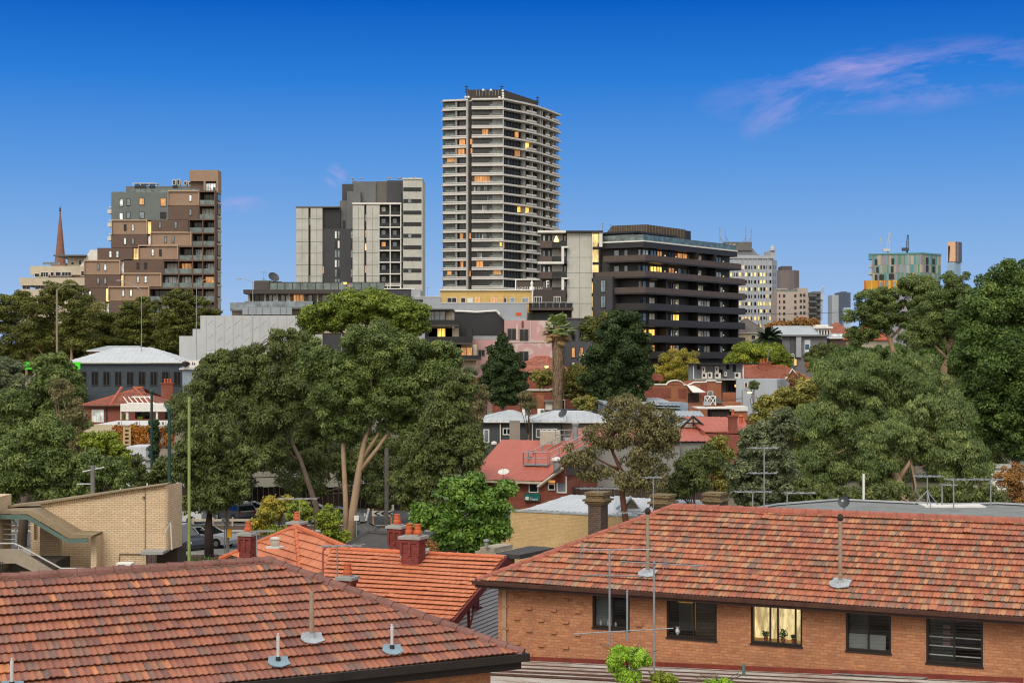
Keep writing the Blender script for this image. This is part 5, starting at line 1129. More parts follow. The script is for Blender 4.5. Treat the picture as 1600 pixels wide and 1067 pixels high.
# ---- long grey hall with red roof
q = Fac(885, 150, 1080, 150)
T = thing('hall', 'long grey walled hall with a shallow red metal roof behind the sparse eucalyptus', 'building', (*q.xy(6, -6), 0))
rect(T, 'wall', M('hall_grey', '#7F7E79', .85, .06, .4, stain=.15), q, (885, 691, 1062, 800), o0=-10, o1=0); rect(T, 'gutter', GUT, q, (882, 689, 1064, 691), o0=-.2, o1=.4)
b = MB(); c_ = [q.pt(q.a(890), PZ(690, 150), .2), q.pt(q.a(1062), PZ(690, 150), .2), q.pt(q.a(1062), PZ(669, 158), -8), q.pt(q.a(900), PZ(669, 158), -8)]; ribbed(b, c_, .9, .04); b.slab([p - Vector((0, 0, .05)) for p in c_], .1); b.build('roof', TIN_R, T)
b = MB(); railing(b, [P(868, 687, 149), P(940, 687, 149)], 5, .95, .045); b.build('handrail', STEEL, T)
q = Fac(1062, 152, 1175, 152)
T = thing('house', 'red metal roofed house with a cream half-timbered gable and a tall brick chimney', 'house', (*q.xy(3, -6), 0))
rect(T, 'wall', M('hall_grey', '#7F7E79'), q, (1060, 691, 1100, 800), o0=-10, o1=0); rect(T, 'wall', BR_RED, q, (1100, 676, 1175, 800), o0=-10, o1=-2.5)
b = MB()
c_ = [q.pt(q.a(1062), PZ(689, 152), .4), q.pt(q.a(1116), PZ(689, 152), .4), q.pt(q.a(1100), PZ(667.5, 158), -6), q.pt(q.a(1064), PZ(667.5, 158), -6)]; ribbed(b, c_, .6, .04)
c_ = [q.pt(q.a(1107), PZ(675, 154.5), -2.5), q.pt(q.a(1180), PZ(677, 154.5), -2.5), q.pt(q.a(1180), PZ(652, 160), -8), q.pt(q.a(1083), PZ(651, 160), -8)]; ribbed(b, c_, .6, .04); b.slab([p - Vector((0, 0, .05)) for p in c_], .1)
rf = b.build('roof', TIN_R, T); b = MB(); b.prism([P(1066, 667, 157.5), P(1101, 667, 157.5), P(1083, 652, 157.5)], (0, 1, 0)); b.build('gable', CREAM, T); b = MB(); b.tube([P(1063, 669, 157), P(1083, 650.5, 157), P(1104, 669, 157)], .14, 4); b.tube([P(1083, 652, 157.2), P(1083, 667, 157.2)], .06, 4); b.tube([P(1074, 661, 157.2), P(1093, 661, 157.2)], .06, 4); b.build('barge_board', DARK2, T)
b = MB(); b.prism([P(1063, 667, 158), P(1083, 651, 158), P(1083, 651, 163), P(1050, 667, 163)], (0, 0, -.1)); b.build('side_roof', TIN_G, T)
chimney(T, rf, PX(1145, 155), 155, 5, PZ(649, 155), .42, .38, BR_RED, 1); b = MB(); c = P(1158, 652, 158); b.lathe(c, [(.2, -.6), (.2, .0), (.28, .1), (.1, .3)], 8); b.build('chimney_pot', M('terracotta_pot', '#A8522E'), T)

# ---- left: charcoal brick building, green sign
q = Fac(72, 250, 285, 250)
T = thing('commercial_building', 'long charcoal painted brick building with a white metal roof and a row of dark windows', 'building', (*q.xy(12, -8), 0))
CB = BRICK('charcoal_brick', '#3C3E42', '#46484C', '#3A3B3E', .5, .18, .02, dark=.1)
rect(T, 'wall', CB, q, (72, 567, 285, 680), o0=-14, o1=0)
zt_ = PZ(567, 250); b = MB(); fs, c6 = roof_faces(Fac(100, 250, 285, 250), zt_, 14, 2.6, 7, 7)
for x in fs: ribbed(b, x, .9, .05); b.slab([p - Vector((0, 0, .06)) for p in x], .1)
rf = b.build('roof', TIN_W, T); rect(T, 'gutter', WHITE, q, (96, 565.5, 287, 567.2), o0=.3, o1=.6)
for i in range(9): win(T, q, 125 + i * 18.4, 581, 134.5 + i * 18.4, 601.5, G_BLACK, DARK, 0, mull=1)
q2 = Fac(285, 245, 345, 245)
T, rf, _ = house('commercial_building', 'pale blue grey shop building with a white hipped roof and a small white sign panel', 'building', q2, PZ(576, 245), 14, 2.6, 4, 4, BLUEGREY, TIN_W, 'rib')
rect(T, 'fascia_sign', WHITE, q2, (287, 563, 316, 575), o0=.3, o1=.6); b = MB(); c = q2.pt(q2.a(291), PZ(568.5, 245), .7); b.lathe(c, [(.01, -.5), (.5, -.3), (.5, .3), (.01, .5)], 10); b.build('logo', BLACKM, T); rect(T, 'sign_lettering', BLACKM, q2, (296, 566, 297, 570), (298, 567, 236, 570), (301.5, 565.5, 302.5, 570), (304, 567, 306, 570), o0=.6, o1=.66)
rect(T, 'window', M('roller_blind', '#7E8478'), q2, (298, 582, 309, 604), o0=0, o1=.1)
q = Fac(37, 243, 125, 243)
T = thing('shop_sign', 'long bright lime green shop sign mostly hidden by a tree', 'sign', (*q.xy(6, 0), PZ(577, 243))); rect(T, 'board', M('lime_sign', '#3CC814', .5, .03), q, (37, 565.5, 125, 577), o0=-.3, o1=0); rect(T, 'lettering', BLACKM, q, (43, 569, 44.5, 574), (46, 571, 48, 574), (114, 568, 116, 573), (116, 568, 117, 571), o0=0, o1=.1); rect(T, 'lettering', WHITE, q, (47, 566.5, 49, 574), (112, 570, 114, 573), (84, 568, 86, 574), (97, 570, 100, 574), o0=0, o1=.1); rect(T, 'post', STEEL, q, (60, 577, 62, 640), (100, 577, 102, 640), o0=-.4, o1=-.3)
q = Fac(140, 268, 222, 268); house('house', 'pale metal roof with round vents showing behind the charcoal building', 'building', q, PZ(548, 268), 10, .8, 2, 2, BR_RED, TIN_G, 'flat')
# small yellow structure between
q = Fac(124, 236, 150, 300); T = thing('shed', 'yellow and white slatted lean-to left of the red tiled house', 'shed', (*q.xy(1, -2), 0)); rect(T, 'wall', YEL, q, (127, 620, 136, 640), o0=-2, o1=0); rect(T, 'wall', WHITE, q, (136, 617, 141, 636), o0=-2, o1=.1); rect(T, 'roof', TIN_G, q, (122, 615, 147, 617.5), o0=-3, o1=.4)
# red tiled house
Zf = 222
q = Fac(129, Zf, 236, Zf)
T, rf, C6 = house('house', 'red brick house with a hipped weathered tile roof and white verandah on the left', 'house', q, PZ(634, Zf), 15, PZ(605, Zf + 7.5) - PZ(634, Zf), 7.5, 5, BR_RED, T_FAR, over=.6)
b = MB(); b.tube([P(172, 634, Zf - .7), P(190, 605, Zf + 7)], .2, 5); b.build('hip_cap', M('ridge_' + T_FAR.name, '#9A5238'), T, parent=rf)
chimney(T, rf, PX(262, Zf + 5), Zf + 5, 8, PZ(598, Zf + 5), .85, .5, BR_RED, 3)
win(T, q, 145, 641, 161, 658, GPALE, WHITE, 0, mull=2, fw=.14); rect(T, 'downpipe', DARK2, q, (130, 634, 131.3, 658), (166, 636, 167.3, 658), o0=0, o1=.2)
U = thing('air_conditioner', 'white air conditioner on the wall of the red brick house', 'air conditioner', q.pt(q.a(133), PZ(656, Zf), .5)); rect(U, 'casing', WHITE, q, (128.5, 648, 138, 656), o0=.2, o1=1.0); rect(U, 'fan_grille', GREY, q, (131, 649.5, 135.5, 654.5), o0=1.0, o1=1.05)
q = Fac(188, 214, 275, 214)
T = thing('verandah', 'white boxed verandah with posts and a glass skylight frame in front of the red house', 'verandah', (*q.xy(3, -2), 0)); rect(T, 'fascia', WHITE, q, (188, 631, 236, 643), (236.8, 631, 275, 643), o0=-4, o1=0); rect(T, 'fascia_joint', GREY, q, (236, 631, 236.8, 643), (211, 631, 211.4, 643), o0=-4, o1=-.05)
rect(T, 'post', WHITE, q, (196, 643, 200, 656), (243, 643, 246, 656), (187.6, 643, 189, 656), o0=-.6, o1=-.2); rect(T, 'glass_door', G_DARK, q, (201, 644, 224, 656), (248, 644, 275, 656), o0=-3.8, o1=-3.7); rect(T, 'plant', M('shrub_yellow', '#6A6A20', .9, .5, 5), q, (186, 648, 195, 656), (212, 651, 220, 656), o0=-2, o1=-1)
b = MB()
for i in range(6): a_ = q.a(200 + i * 8); b.tube([q.pt(a_, PZ(631, 214), -.5), q.pt(a_ - 1.5, PZ(621, 214), -3.5)], .09, 4)
b.tube([q.pt(q.a(196), PZ(621, 214), -3.5), q.pt(q.a(230), PZ(621, 214), -3.5)], .1, 4); b.tube([q.pt(q.a(200), PZ(630, 214), -.5), q.pt(q.a(244), PZ(631, 214), -.5)], .1, 4); b.build('skylight_frame', WHITE, T)
# flat white roofs, tan roof, vine trellis
q = Fac(140, 196, 270, 196)
T = thing('flat_roof_building', 'low white flat roof with small air conditioners between the red house and the vine', 'building', (*q.xy(6, -6), 0)); b = MB(); b.slab([q.pt(0, PZ(664.5, 196), .4), q.pt(q.L, PZ(667, 196), .4), q.pt(q.L, PZ(656.5, 210), -14), q.pt(0, PZ(657, 210), -14)], .3); b.build('roof', M('white_membrane', '#B4B6B4', .7, .08, .4, stain=.2), T); rect(T, 'wall', CREAM, q, (141, 667, 269, 760), o0=-12, o1=0)
for i, x in enumerate((183, 211, 246, 252)):
    U = thing('air_conditioner', 'small white unit on the flat white roof, ' + ('leftmost', 'second', 'third', 'rightmost')[i] + ' of four', 'air conditioner', (PX(x, 198), 198, PZ(664, 198)), 'units on the flat white roof'); qq = Fac(x, 198, x + 7); rect(U, 'casing', WHITE, qq, (x, 658, x + 6, 664), o0=-.6, o1=0); rect(U, 'fan_grille', GREY, qq, (x + 1, 659, x + 4, 663), o0=0, o1=.05)
q = Fac(130, 172, 290, 172)
T = thing('house', 'tan ribbed metal roof sloping beside a vine covered wall', 'house', (*q.xy(5, -5), 0))
b = MB(); c_ = [P(120, 700, 172), P(162, 699, 171), P(186, 664, 181), P(136, 663, 183)]; ribbed(b, c_, .6, .08); b.build('roof', M('tan_metal', '#8E8468', .7, .1, .5), T); rect(T, 'wall', TAUPE, q, (125, 700, 163, 800), o0=-3, o1=0)
q = Fac(163, 173, 272, 173); T2 = thing('garden_wall', 'wall covered in rust and yellow autumn vine with a cream lattice column', 'wall', (*q.xy(4, 0), 0)); b = MB(); b.prism([P(163, 700, 173), P(268, 700, 173), P(268, 666, 173), P(186, 664, 173)], (0, .5, 0)); q.r(b, 163, 699, 268, 720, -.5, 0); b.build('wall', TAUPE, T2)
rect(T2, 'lattice_column', M('lattice_cream', '#A5906A'), q, (196, 666, 199, 700), (205, 666, 208, 700), *[(199, 668 + i * 6, 205, 670.5 + i * 6) for i in range(6)], o0=.9, o1=1.1)
VINE_AT = (T2, q)
q = Fac(195, 160, 292, 160); T = thing('rendered_building', 'white rendered walls glimpsed through the trees above the cream brick building', 'building', (*q.xy(3, -3), 0)); rect(T, 'wall', M('white_wall', '#AEB1B5', .8, .1, .6, stain=.2), q, (197, 698, 228, 830), (205, 725, 292, 830), o0=-5, o1=0); rect(T, 'coping', CONC2, q, (226, 715, 256, 718), o0=-3, o1=.6); rect(T, 'chimney', CONC2, q, (228, 718, 252, 730), o0=-2.5, o1=.3)
# pale buildings seen through the central trees
for i, (x0, y0, x1, y1, Z, m, lab) in enumerate(((330, 760, 430, 800, 170, CREAM, 'cream wall glimpsed behind the trees across the street'), (430, 705, 470, 752, 200, WHITE, 'white gabled cottage wall seen between the tree trunks'), (470, 765, 560, 800, 175, TAUPE, 'grey brown wall behind the street trees'), (560, 760, 640, 800, 165, BR_RED, 'red brick wall behind the road works sign'))):
    q = Fac(x0, Z, x1); T = thing('rendered_building', lab, 'building', (*q.xy(2, -3), 0)); rect(T, 'wall', m, q, (x0, y0, x1, 860), o0=-5, o1=0); rect(T, 'coping', CONC2, q, (x0 - 1, y0 - 2, x1 + 1, y0), o0=-5.2, o1=.3)
    for k in range(3): win(T, q, x0 + (x1 - x0) * (.15 + .3 * k), y0 + 8, x0 + (x1 - x0) * (.27 + .3 * k), y0 + 22, G_DARK, WHITE)
q = Fac(1535, 150, 1600); T = thing('rendered_building', 'pale house glimpsed behind the shrubs at the right edge', 'house', (*q.xy(2, -3), 0)); rect(T, 'wall', WHITE, q, (1548, 732, 1600, 800), o0=-5, o1=0); rect(T, 'wall', CREAM, q, (1515, 745, 1548, 800), o0=-5, o1=-1); rect(T, 'coping', CONC2, q, (1546, 730, 1602, 732), o0=-5, o1=.2); rect(T, 'post', WHITE, q, (1513, 752, 1530, 754), (1529, 752, 1531, 770), o0=-.5, o1=0)
# warm street lamps among the houses
def street_lamp(name, lab, px, ytop, Z, arm=(0, 0), yb=None, lit=None, mat=None, r=.09, group=None):
    x = PX(px, Z); zt = PZ(ytop, Z); T = thing(name, lab, 'street lamp', (x, Z, 0), group)
    MB().tube([(x, Z, 0), (x, Z, zt - .5), (x, Z, zt)], [r * 1.5, r, r], 8).build('pole', mat or STEEL, T)
    ax, ay = arm; e = Vector((x + ax * Z / F, Z, zt - ay * Z / F))
    if ax: MB().tube([(x, Z, zt - .1), ((x * .5 + e.x * .5), Z, (zt + e.z) / 2 + .15), e], .05, 5).build('arm', mat or STEEL, T)
    b = MB(); b.box(min(e.x, e.x + math.copysign(.7, ax or 1)), max(e.x, e.x + math.copysign(.7, ax or 1)), Z - .16, Z + .16, e.z - .1, e.z + .06); b.build('lamp_head', mat or STEEL, T)
    if lit: c = (e.x + math.copysign(.35, ax or 1), Z, e.z - .18); MB().lathe(c, [(.05, -.12), (.24, -.06), (.26, .05), (.1, .07)], 10).build('lamp', EM('sodium_lamp', '#FFB040', 14) if lit == 1 else EM('orange_lamp', '#FF7A20', 10), T)
street_lamp('street_lamp', 'lit yellow street lamp on a pole left of the arched brick parapet', 1001, 605, 205, (-8, -2), lit=1)
street_lamp('street_lamp', 'lit yellow street lamp at the right end of the white painted wall', 1160, 609, 205, (7, 2), lit=1)
street_lamp('street_lamp', 'lit street lamp glowing in front of the dark grey side building', 906, 550, 225, (4, 2), lit=1)
street_lamp('street_lamp', 'lit street lamp low beside the fan palm trunk', 846, 569, 208, (4, 2), lit=1)
street_lamp('street_lamp', 'orange lit street lamp against the low terrace apartments', 534, 441, 262, (2, 0), lit=2)
street_lamp('street_lamp', 'tall street light with a curved arm rising over the left trees', 89, 452, 175, (20, -8), mat=M('weathered_pole', '#7E7768'), r=.11)
street_lamp('street_lamp', 'thin street light arm curving left in front of the brown tower', 221, 452, 255, (-32, -14), r=.05)
street_lamp('street_lamp', 'street light in front of the brown tower corner balconies', 307, 445, 255, (20, -10), r=.05)
street_lamp('street_lamp', 'street light arm reaching left beyond the low terrace apartments', 395, 440, 250, (-19, -4), r=.06)
# ================================================================ FOREGROUND ROOFS AND BRICK BUILDINGS
rd = random.Random(3)
T_RIGHT = TILE('tiles_mottled_red', ('#4E352C', '#703F30', '#864833', '#985036', '#AA5E3A', '#685042', '#B27046', '#766A56'), .6, .4)
T_LEFT = TILE('tiles_plum_red', ('#4C342F', '#643D34', '#744234', '#844A34', '#965438', '#62483F', '#B2683C'), .4, .5)
T_NEW = TILE('tiles_new_terracotta', ('#A65634', '#B2603C', '#BA6A44', '#AC5A38'), .0, .12)
CAP_R = M('ridge_cap_red', '#8C5242', .75, .25, 2.5, bump=.5); CAP_L = M('ridge_cap_mauve', '#6E4C44', .8, .25, 2.5, bump=.6); CAP_O = M('ridge_cap_orange', '#B0603E', .7, .12, 3)
BR_SAL = BRICK('salmon_brick', '#A66442', '#BA7850', '#927058', .245, .086, .010, dark=.22)
BR_CRM = BRICK('cream_brick', '#C09E7C', '#CCAC8A', '#A08468', .245, .086, .011, dark=.12)
BR_YEL = BRICK('yellow_brick', '#B08A5C', '#BE986C', '#A48660', .245, .086, .010, dark=.12)
BR_DRK = BRICK('old_dark_brick', '#4A342C', '#5E4438', '#6E6052', .24, .086, .012)
FRAME = M('window_frame_brown', '#241D19', .45, .15, 2); FASC = M('fascia_brown', '#3A2620', .6, .3, 1.5, stain=.2); OLDPIPE = M('fibro_pipe', '#8A7A68', .85, .2, 3, stain=.3); PVC = M('pvc_pipe', '#B4B2B2', .5, .08)

def hit(px, py, p0, n):
    d = Vector(((px - CX) / F, 1, (HY - py) / F)); c = Vector((0, 0, HC)); return c + d * ((p0 - c).dot(n) / d.dot(n))
def pane_mat(name, tint=(1, 1, 1, 1), gl=.12):
    if name in MATS: return MATS[name]
    m = bpy.data.materials.new(name); m.use_nodes = True; t = NT(m.node_tree); t.n.clear(); MATS[name] = m
    o = t.new('ShaderNodeOutputMaterial'); mx = t.new('ShaderNodeMixShader'); tr = t.new('ShaderNodeBsdfTransparent'); g = t.new('ShaderNodeBsdfGlossy')
    tr.inputs[0].default_value = tint; g.inputs['Roughness'].default_value = .03; mx.inputs[0].default_value = gl
    t.link(tr.outputs[0], mx.inputs[1]); t.link(g.outputs[0], mx.inputs[2]); t.link(mx.outputs[0], o.inputs[0]); return m
PANE = pane_mat('window_pane', (.86, .88, .88, 1), .07)

# ---- salmon brick flats on the right
al = math.atan(.4625); U_ = (math.cos(al), -math.sin(al))
C0 = Vector((-1.09, 47.7, 6.70)); w_, rise = 4.75, 2.07
qe = qfrom((C0.x, C0.y), U_, 19.6)
T = thing('brick_flats', 'salmon brick block of flats with a mottled terracotta tile roof and five brown framed windows', 'flats', (*qe.xy(9, -4.7), 0))
qw = qfrom(qe.xy(.5, -.5), U_, 18.6)
eave = C0.z
# wall with real window openings
wins = [(925.5, 984, 920, 981.5), (1041.5, 1120, 931, 997.5), (1173, 1253.5, 939, 1007), (1321.5, 1392.5, 951, 1018), (1447, 1536, 960, 1038)]
b = MB(); aa = 0; WZ = []
for (x0, x1, y0, y1) in wins:
    a0, a1 = qw.a(x0), qw.a(x1); z0 = qw.z((x0 + x1) / 2, y1); z1 = eave - .12; WZ.append((a0, a1, z0, z1))
    qw.m(b, aa, a0, 0, eave, -.25, 0); qw.m(b, a0, a1, 0, z0, -.25, 0); qw.m(b, a0, a1, z1, eave, -.25, 0); aa = a1
qw.m(b, aa, qw.L, 0, eave, -.25, 0); wall_mb = b
b = MB(); qw.m(b, -.0, .25, 0, eave, -9, -.25); b.build('end_wall', BR_SAL, T)
# roof
A, B = qe.pt(0, eave, 0), qe.pt(qe.L, eave, 0); r0, r1 = qe.pt(w_, eave + rise, -w_), qe.pt(qe.L, eave + rise, -w_); E, Cc = qe.pt(0, eave, -2 * w_), qe.pt(qe.L, eave, -2 * w_)
b = MB(); tiled(b, [A, B, r1, r0], .33, .225, sub=7, lip=.055); rf = b.build('roof', T_RIGHT, T)
b = MB(); tiled(b, [E, A, r0], .33, .225, sub=2); tiled(b, [Cc, E, r0, r1], .33, .225, sub=2); b.slab([A, B, r1, r0], .06); b.build('rear_roof', T_RIGHT, T)
nR = (B - A).cross(r0 - A).normalized(); nR = nR if nR.z > 0 else -nR
b = MB(); up = Vector((0, 0, -.02)); ridge(b, r1 + up, r0 + up, .14, .40); ridge(b, A + up, r0 + up, .12, .40); ridge(b, E + up, r0 + up, .12, .4); b.build('ridge_cap', CAP_R, T, parent=rf)
# right hand wing roof rising at the frame edge
b = MB(); V0, V1 = r1 + Vector((-.45, 0, .02)), r1 + Vector((2.0, -1.0, 1.0)); tiled(b, [r1 + Vector((-.6, -.2, .02)), r1 + Vector((3, -1.6, 0)), r1 + Vector((3, 1, 1.1))], .33, .225, sub=4); ridge(b, V0, r1 + Vector((3, 1, 1.15)), .13, .4); b.build('wing_roof', T_RIGHT, T)
b = MB(); qe.m(b, -.05, qe.L, eave - .19, eave - .045, -.02, .03); qe.m(b, -.05, qe.L, eave - .2, eave - .19, -.55, .03); g = b.build('fascia', FASC, T)
b = MB(); qe.m(b, -.12, qe.L, eave - .10, eave + .015, .03, .13); qe.m(b, -.12, 0, eave - .1, eave + .015, -9, .03); g = b.build('gutter', M('gutter_old', '#43291F', .5, .35, 3, stain=.3), T)
b = MB(); qw.m(b, .16, .29, 0, eave - .2, .0, .06); b.build('downpipe', M('downpipe_tan', '#A08068', .7, .1), T); b = MB(); qw.m(b, 18.17, 18.2, 0, eave, 0, .01); b.build('movement_joint', FASC, T)
b = MB()
for (zx, zy) in ((295, 577), (420, 587), (548, 594), (232, 632), (358, 641), (485, 650), (612, 660), (295, 696), (420, 707), (548, 717), (232, 750), (358, 761), (485, 771), (612, 782), (295, 815), (420, 826), (548, 836), (930, 720), (358, 880), (232, 865), (485, 890)):
    px, py = 720 + zx / 3.333, 760 + zy / 3.333; a = qw.a(px); z = round(qw.z(px, py) / .086) * .086; qw.m(wall_mb, a - .1, a + .1, z, z + .074, 0, .06)
wall_mb.build('wall', BR_SAL, T)
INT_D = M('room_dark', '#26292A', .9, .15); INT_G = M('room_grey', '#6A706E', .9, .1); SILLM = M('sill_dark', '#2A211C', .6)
LROOM = M('room_cream', '#D6BC86', .9, .05); ROOMY = EM('room_light', '#FFE6A8', 1.0, '#E6D0A0'); MATS['room_light'].node_tree.nodes['Principled BSDF'].inputs['Roughness'].default_value = 1
for i, (a0, a1, z0, z1) in enumerate(WZ):
    f_ = MB(); t_ = .06
    qw.m(f_, a0, a0 + t_, z0, z1, -.16, -.04); qw.m(f_, a1 - t_, a1, z0, z1, -.16, -.04); qw.m(f_, a0 + t_, a1 - t_, z0, z0 + t_, -.16, -.04); qw.m(f_, a0 + t_, a1 - t_, z1 - t_, z1, -.16, -.04)
    sash = {0: (.52,), 1: (.52,), 2: (.28, .35 if 0 else .36, .36), 3: (.5,), 4: (.5,)}[i]
    sash = {0: (.53,), 1: (.53,), 2: (.37, .52, .86), 3: (.49,), 4: (.49,)}[i]
    for s_ in sash: m = a0 + (a1 - a0) * s_; qw.m(f_, m - .022, m + .022, z0 + t_, z1 - t_, -.12, -.05)
    W = f_.build('window', FRAME, T)
    W['label'] = ('grey half-shaded window with small bottles on its sill', 'window with amber lamplight reflected on its left pane', 'glowing yellow window with pot plants on the sill', 'window with a white lower blind', 'window with thin white rails across it')[i]
    p_ = MB(); qw.m(p_, a0 + t_, a1 - t_, z0 + t_, z1 - t_, -.10, -.095); p_.build('pane', PANE, T, parent=W)
    s_ = MB(); qw.m(s_, a0 - .02, a1 + .02, z0 - .05, z0, -.16, .03); s_.build('sill', SILLM, T, parent=W)
    # the room behind
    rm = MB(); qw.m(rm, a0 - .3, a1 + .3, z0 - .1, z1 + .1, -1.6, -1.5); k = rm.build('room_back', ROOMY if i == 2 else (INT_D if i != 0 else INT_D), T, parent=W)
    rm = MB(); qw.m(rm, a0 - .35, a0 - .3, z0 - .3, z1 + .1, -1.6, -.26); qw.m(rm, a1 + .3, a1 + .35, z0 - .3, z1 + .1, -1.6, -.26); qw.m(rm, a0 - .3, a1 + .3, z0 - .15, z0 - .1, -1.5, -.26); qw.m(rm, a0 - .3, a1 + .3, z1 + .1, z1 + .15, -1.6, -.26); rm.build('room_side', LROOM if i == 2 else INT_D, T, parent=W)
    mid = (a0 + a1) / 2
    if i == 0:
        c = MB(); qw.m(c, a0 + t_, mid, z0 + t_, z1 - t_, -.2, -.18); c.build('blind', INT_G, T, parent=W)
        for k, (s_, h) in enumerate(((.1, .16), (.3, .2), (.36, .12), (.5, .13))): c = MB(); p = qw.pt(a0 + .1 + (a1 - a0) * s_, z0 + t_, -.14); c.lathe(p, [(.035, 0), (.04, h * .6), (.015, h * .8), (.015, h)], 8); c.build('bottle', PVC, T, parent=W)
    if i == 1:
        c = MB(); qw.m(c, a0 + t_, a0 + (a1 - a0) * .32, z0 + t_, z1 - .35, -1.0, -.95); c.build('door', INT_G, T, parent=W)
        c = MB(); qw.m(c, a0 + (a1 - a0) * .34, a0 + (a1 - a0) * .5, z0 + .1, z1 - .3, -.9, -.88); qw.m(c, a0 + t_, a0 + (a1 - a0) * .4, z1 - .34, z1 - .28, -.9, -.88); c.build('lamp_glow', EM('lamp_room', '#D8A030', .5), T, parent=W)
        c = MB(); qw.m(c, a0 + (a1 - a0) * .54, a1 - t_, z0 + t_, z1 - t_, -.2, -.18); c.build('curtain', M('curtain_olive', '#3A3220', .9, .3, 4), T, parent=W)
        c = MB(); p = qw.pt(a0 + .3, z0 + t_, -.14); c.lathe(p, [(.03, 0), (.08, .1), (.05, .2), (.07, .24)], 8); c.build('vase', PVC, T, parent=W)
    if i == 3:
        c = MB(); qw.m(c, a0 + t_, a1 - t_ - .12, z0 + t_, z0 + (z1 - z0) * .38, -.16, -.15); c.build('blind', M('blind_white', '#8E908C', .8), T, parent=W); c = MB(); qw.m(c, a0 + t_, mid, z0 + (z1 - z0) * .38, z1 - t_, -.3, -.28); c.build('curtain', M('room_mid', '#404644', .9), T, parent=W)
    if i == 4:
        for s_ in (.14, .32, .5): c = MB(); qw.m(c, a0 + t_, a1 - t_, z0 + (z1 - z0) * s_, z0 + (z1 - z0) * s_ + .03, -.2, -.17); c.build('rail', WHITE, T, parent=W)
        c = MB(); qw.m(c, a0 + t_, mid, z0 + t_, z1 - t_, -.32, -.3); c.build('curtain', M('room_mid', '#404644'), T, parent=W)
        c = MB(); [qw.m(c, mid - .35 , mid - .15, z0 + .45 + j * .16, z0 + .55 + j * .16, -.3, -.26) for j in range(4)]; c.build('picture', M('picture_pink', '#8A6C68'), T, parent=W)
# pot plants on the lit sill
def leafball(mb, c, r, n, size, rnd):
    for _ in range(n):
        d = Vector((rnd.gauss(0, 1), rnd.gauss(0, 1), rnd.gauss(0, .8))).normalized() * r * rnd.random() ** .5; a = Vector((rnd.gauss(0, 1), rnd.gauss(0, 1), rnd.gauss(0, 1))).normalized() * size; e = Vector((rnd.gauss(0, 1), rnd.gauss(0, 1), rnd.gauss(0, 1))).normalized() * size * .6
        p = Vector(c) + d; mb.poly(p - a, p + e, p + a, p - e)
LEAFG = M('leaf_bright', '#3E6A1E', .6, .4, 6); LEAFD = M('leaf_mid', '#33501E', .6, .4, 4)
a0, a1, z0, z1 = WZ[2]
for s_, r, lab in ((.26, .11, 'small bright green pot plant on the lit window sill'), (.60, .13, 'bushy pale green pot plant on the lit window sill'), (.80, .07, 'thin dark pot plant at the right of the lit window sill')):
    p = qw.pt(a0 + (a1 - a0) * s_, z0 + .06, -.2); U = thing('pot_plant', lab, 'pot plant', p); MB().lathe(p, [(.05, 0), (.07, .1)], 8).build('pot', M('terracotta_pot', '#A8522E'), U); b = MB(); leafball(b, p + Vector((0, 0, .1 + r)), r, 60, .05, rd); b.build('foliage', LEAFG, U)
def roof_pipe(px, yt, yb, p0, n, r, lab, mat, capm=None, flm=LEAD, cap='ball', fw=.3):
    base = hit(px, yb, p0, n); top = PZ(yt, base.y); T = thing('vent_pipe', lab, 'vent pipe', base)
    MB().tube([base - Vector((0, 0, .1)), Vector((base.x, base.y, top))], r, 10).build('pipe', mat, T, smooth=False)
    t = Vector((-n.y, n.x, 0)).normalized(); bb = n.cross(t); b = MB(); o = base + n * .07
    pts = []
    for k in range(12): an = 2 * math.pi * k / 12; e = fw * (1 + .15 * math.sin(k * 2.3)); sx = max(-1, min(1, 1.4 * math.cos(an))); sy = max(-1, min(1, 1.4 * math.sin(an))); pts.append(o + t * e * sx + bb * e * .9 * sy)
    b.prism(pts, n * .02); b.build('flashing', flm, T)
    b = MB(); b.tube([base + Vector((0, 0, .05)), base + Vector((0, 0, .16))], [r * 1.9, r * 1.3], 10); b.build('collar', capm or flm, T)
    if cap == 'ball': c = Vector((base.x, base.y, top)); MB().lathe(c, [(r * .9, -.03), (r * 1.5, .0), (r * 1.7, .07), (r * 1.3, .14), (r * .5, .18)], 10).build('cap', M('rusty_cap', '#2E211C', .8, .4, 6), T)
    elif cap == 'cup': c = Vector((base.x, base.y, top)); MB().lathe(c, [(r * 1.1, -.1), (r * 1.1, -.02), (r * .7, .0), (r * .7, .05)], 10).build('cap', mat, T)
    return T
roof_pipe(1012, 802, 898, A, nR, .055, 'tall tan vent pipe with a round cap on the left half of the mottled roof', OLDPIPE, cap='ball', fw=.26)
roof_pipe(1313, 812, 914, A, nR, .055, 'tall tan vent pipe with a rusty cowl on the right half of the mottled roof', OLDPIPE, cap='ball', fw=.28)

# ---- left foreground roof
be = math.radians(28.1); U2 = (math.cos(be), math.sin(be)); Cq = Vector((.227, 32.0, 7.42)); w2, rise2 = 4.11, 1.70; LL = 26
ql = qfrom((Cq.x - U2[0] * LL, Cq.y - U2[1] * LL), U2, LL)
T = thing('house', 'near house at bottom left with a weathered plum red tile roof and mauve ridge caps', 'house', (*ql.xy(LL - 8, -4), 0))
z = Cq.z; A2, B2 = ql.pt(0, z, 0), ql.pt(LL, z, 0); r0_, r1_ = ql.pt(0, z + rise2, -w2), ql.pt(LL - w2, z + rise2, -w2); C2, E2 = ql.pt(LL, z, -2 * w2), ql.pt(0, z, -2 * w2)
b = MB(); tiled(b, [A2, B2, r1_, r0_], .335, .25, sub=8, rib=.024, lip=.055); rf = b.build('roof', T_LEFT, T)
b = MB(); tiled(b, [B2, C2, r1_], .335, .23, sub=2); tiled(b, [C2, E2, r0_, r1_], .335, .23, sub=2); b.slab([A2, B2, r1_, r0_], .06); b.build('rear_roof', T_LEFT, T)
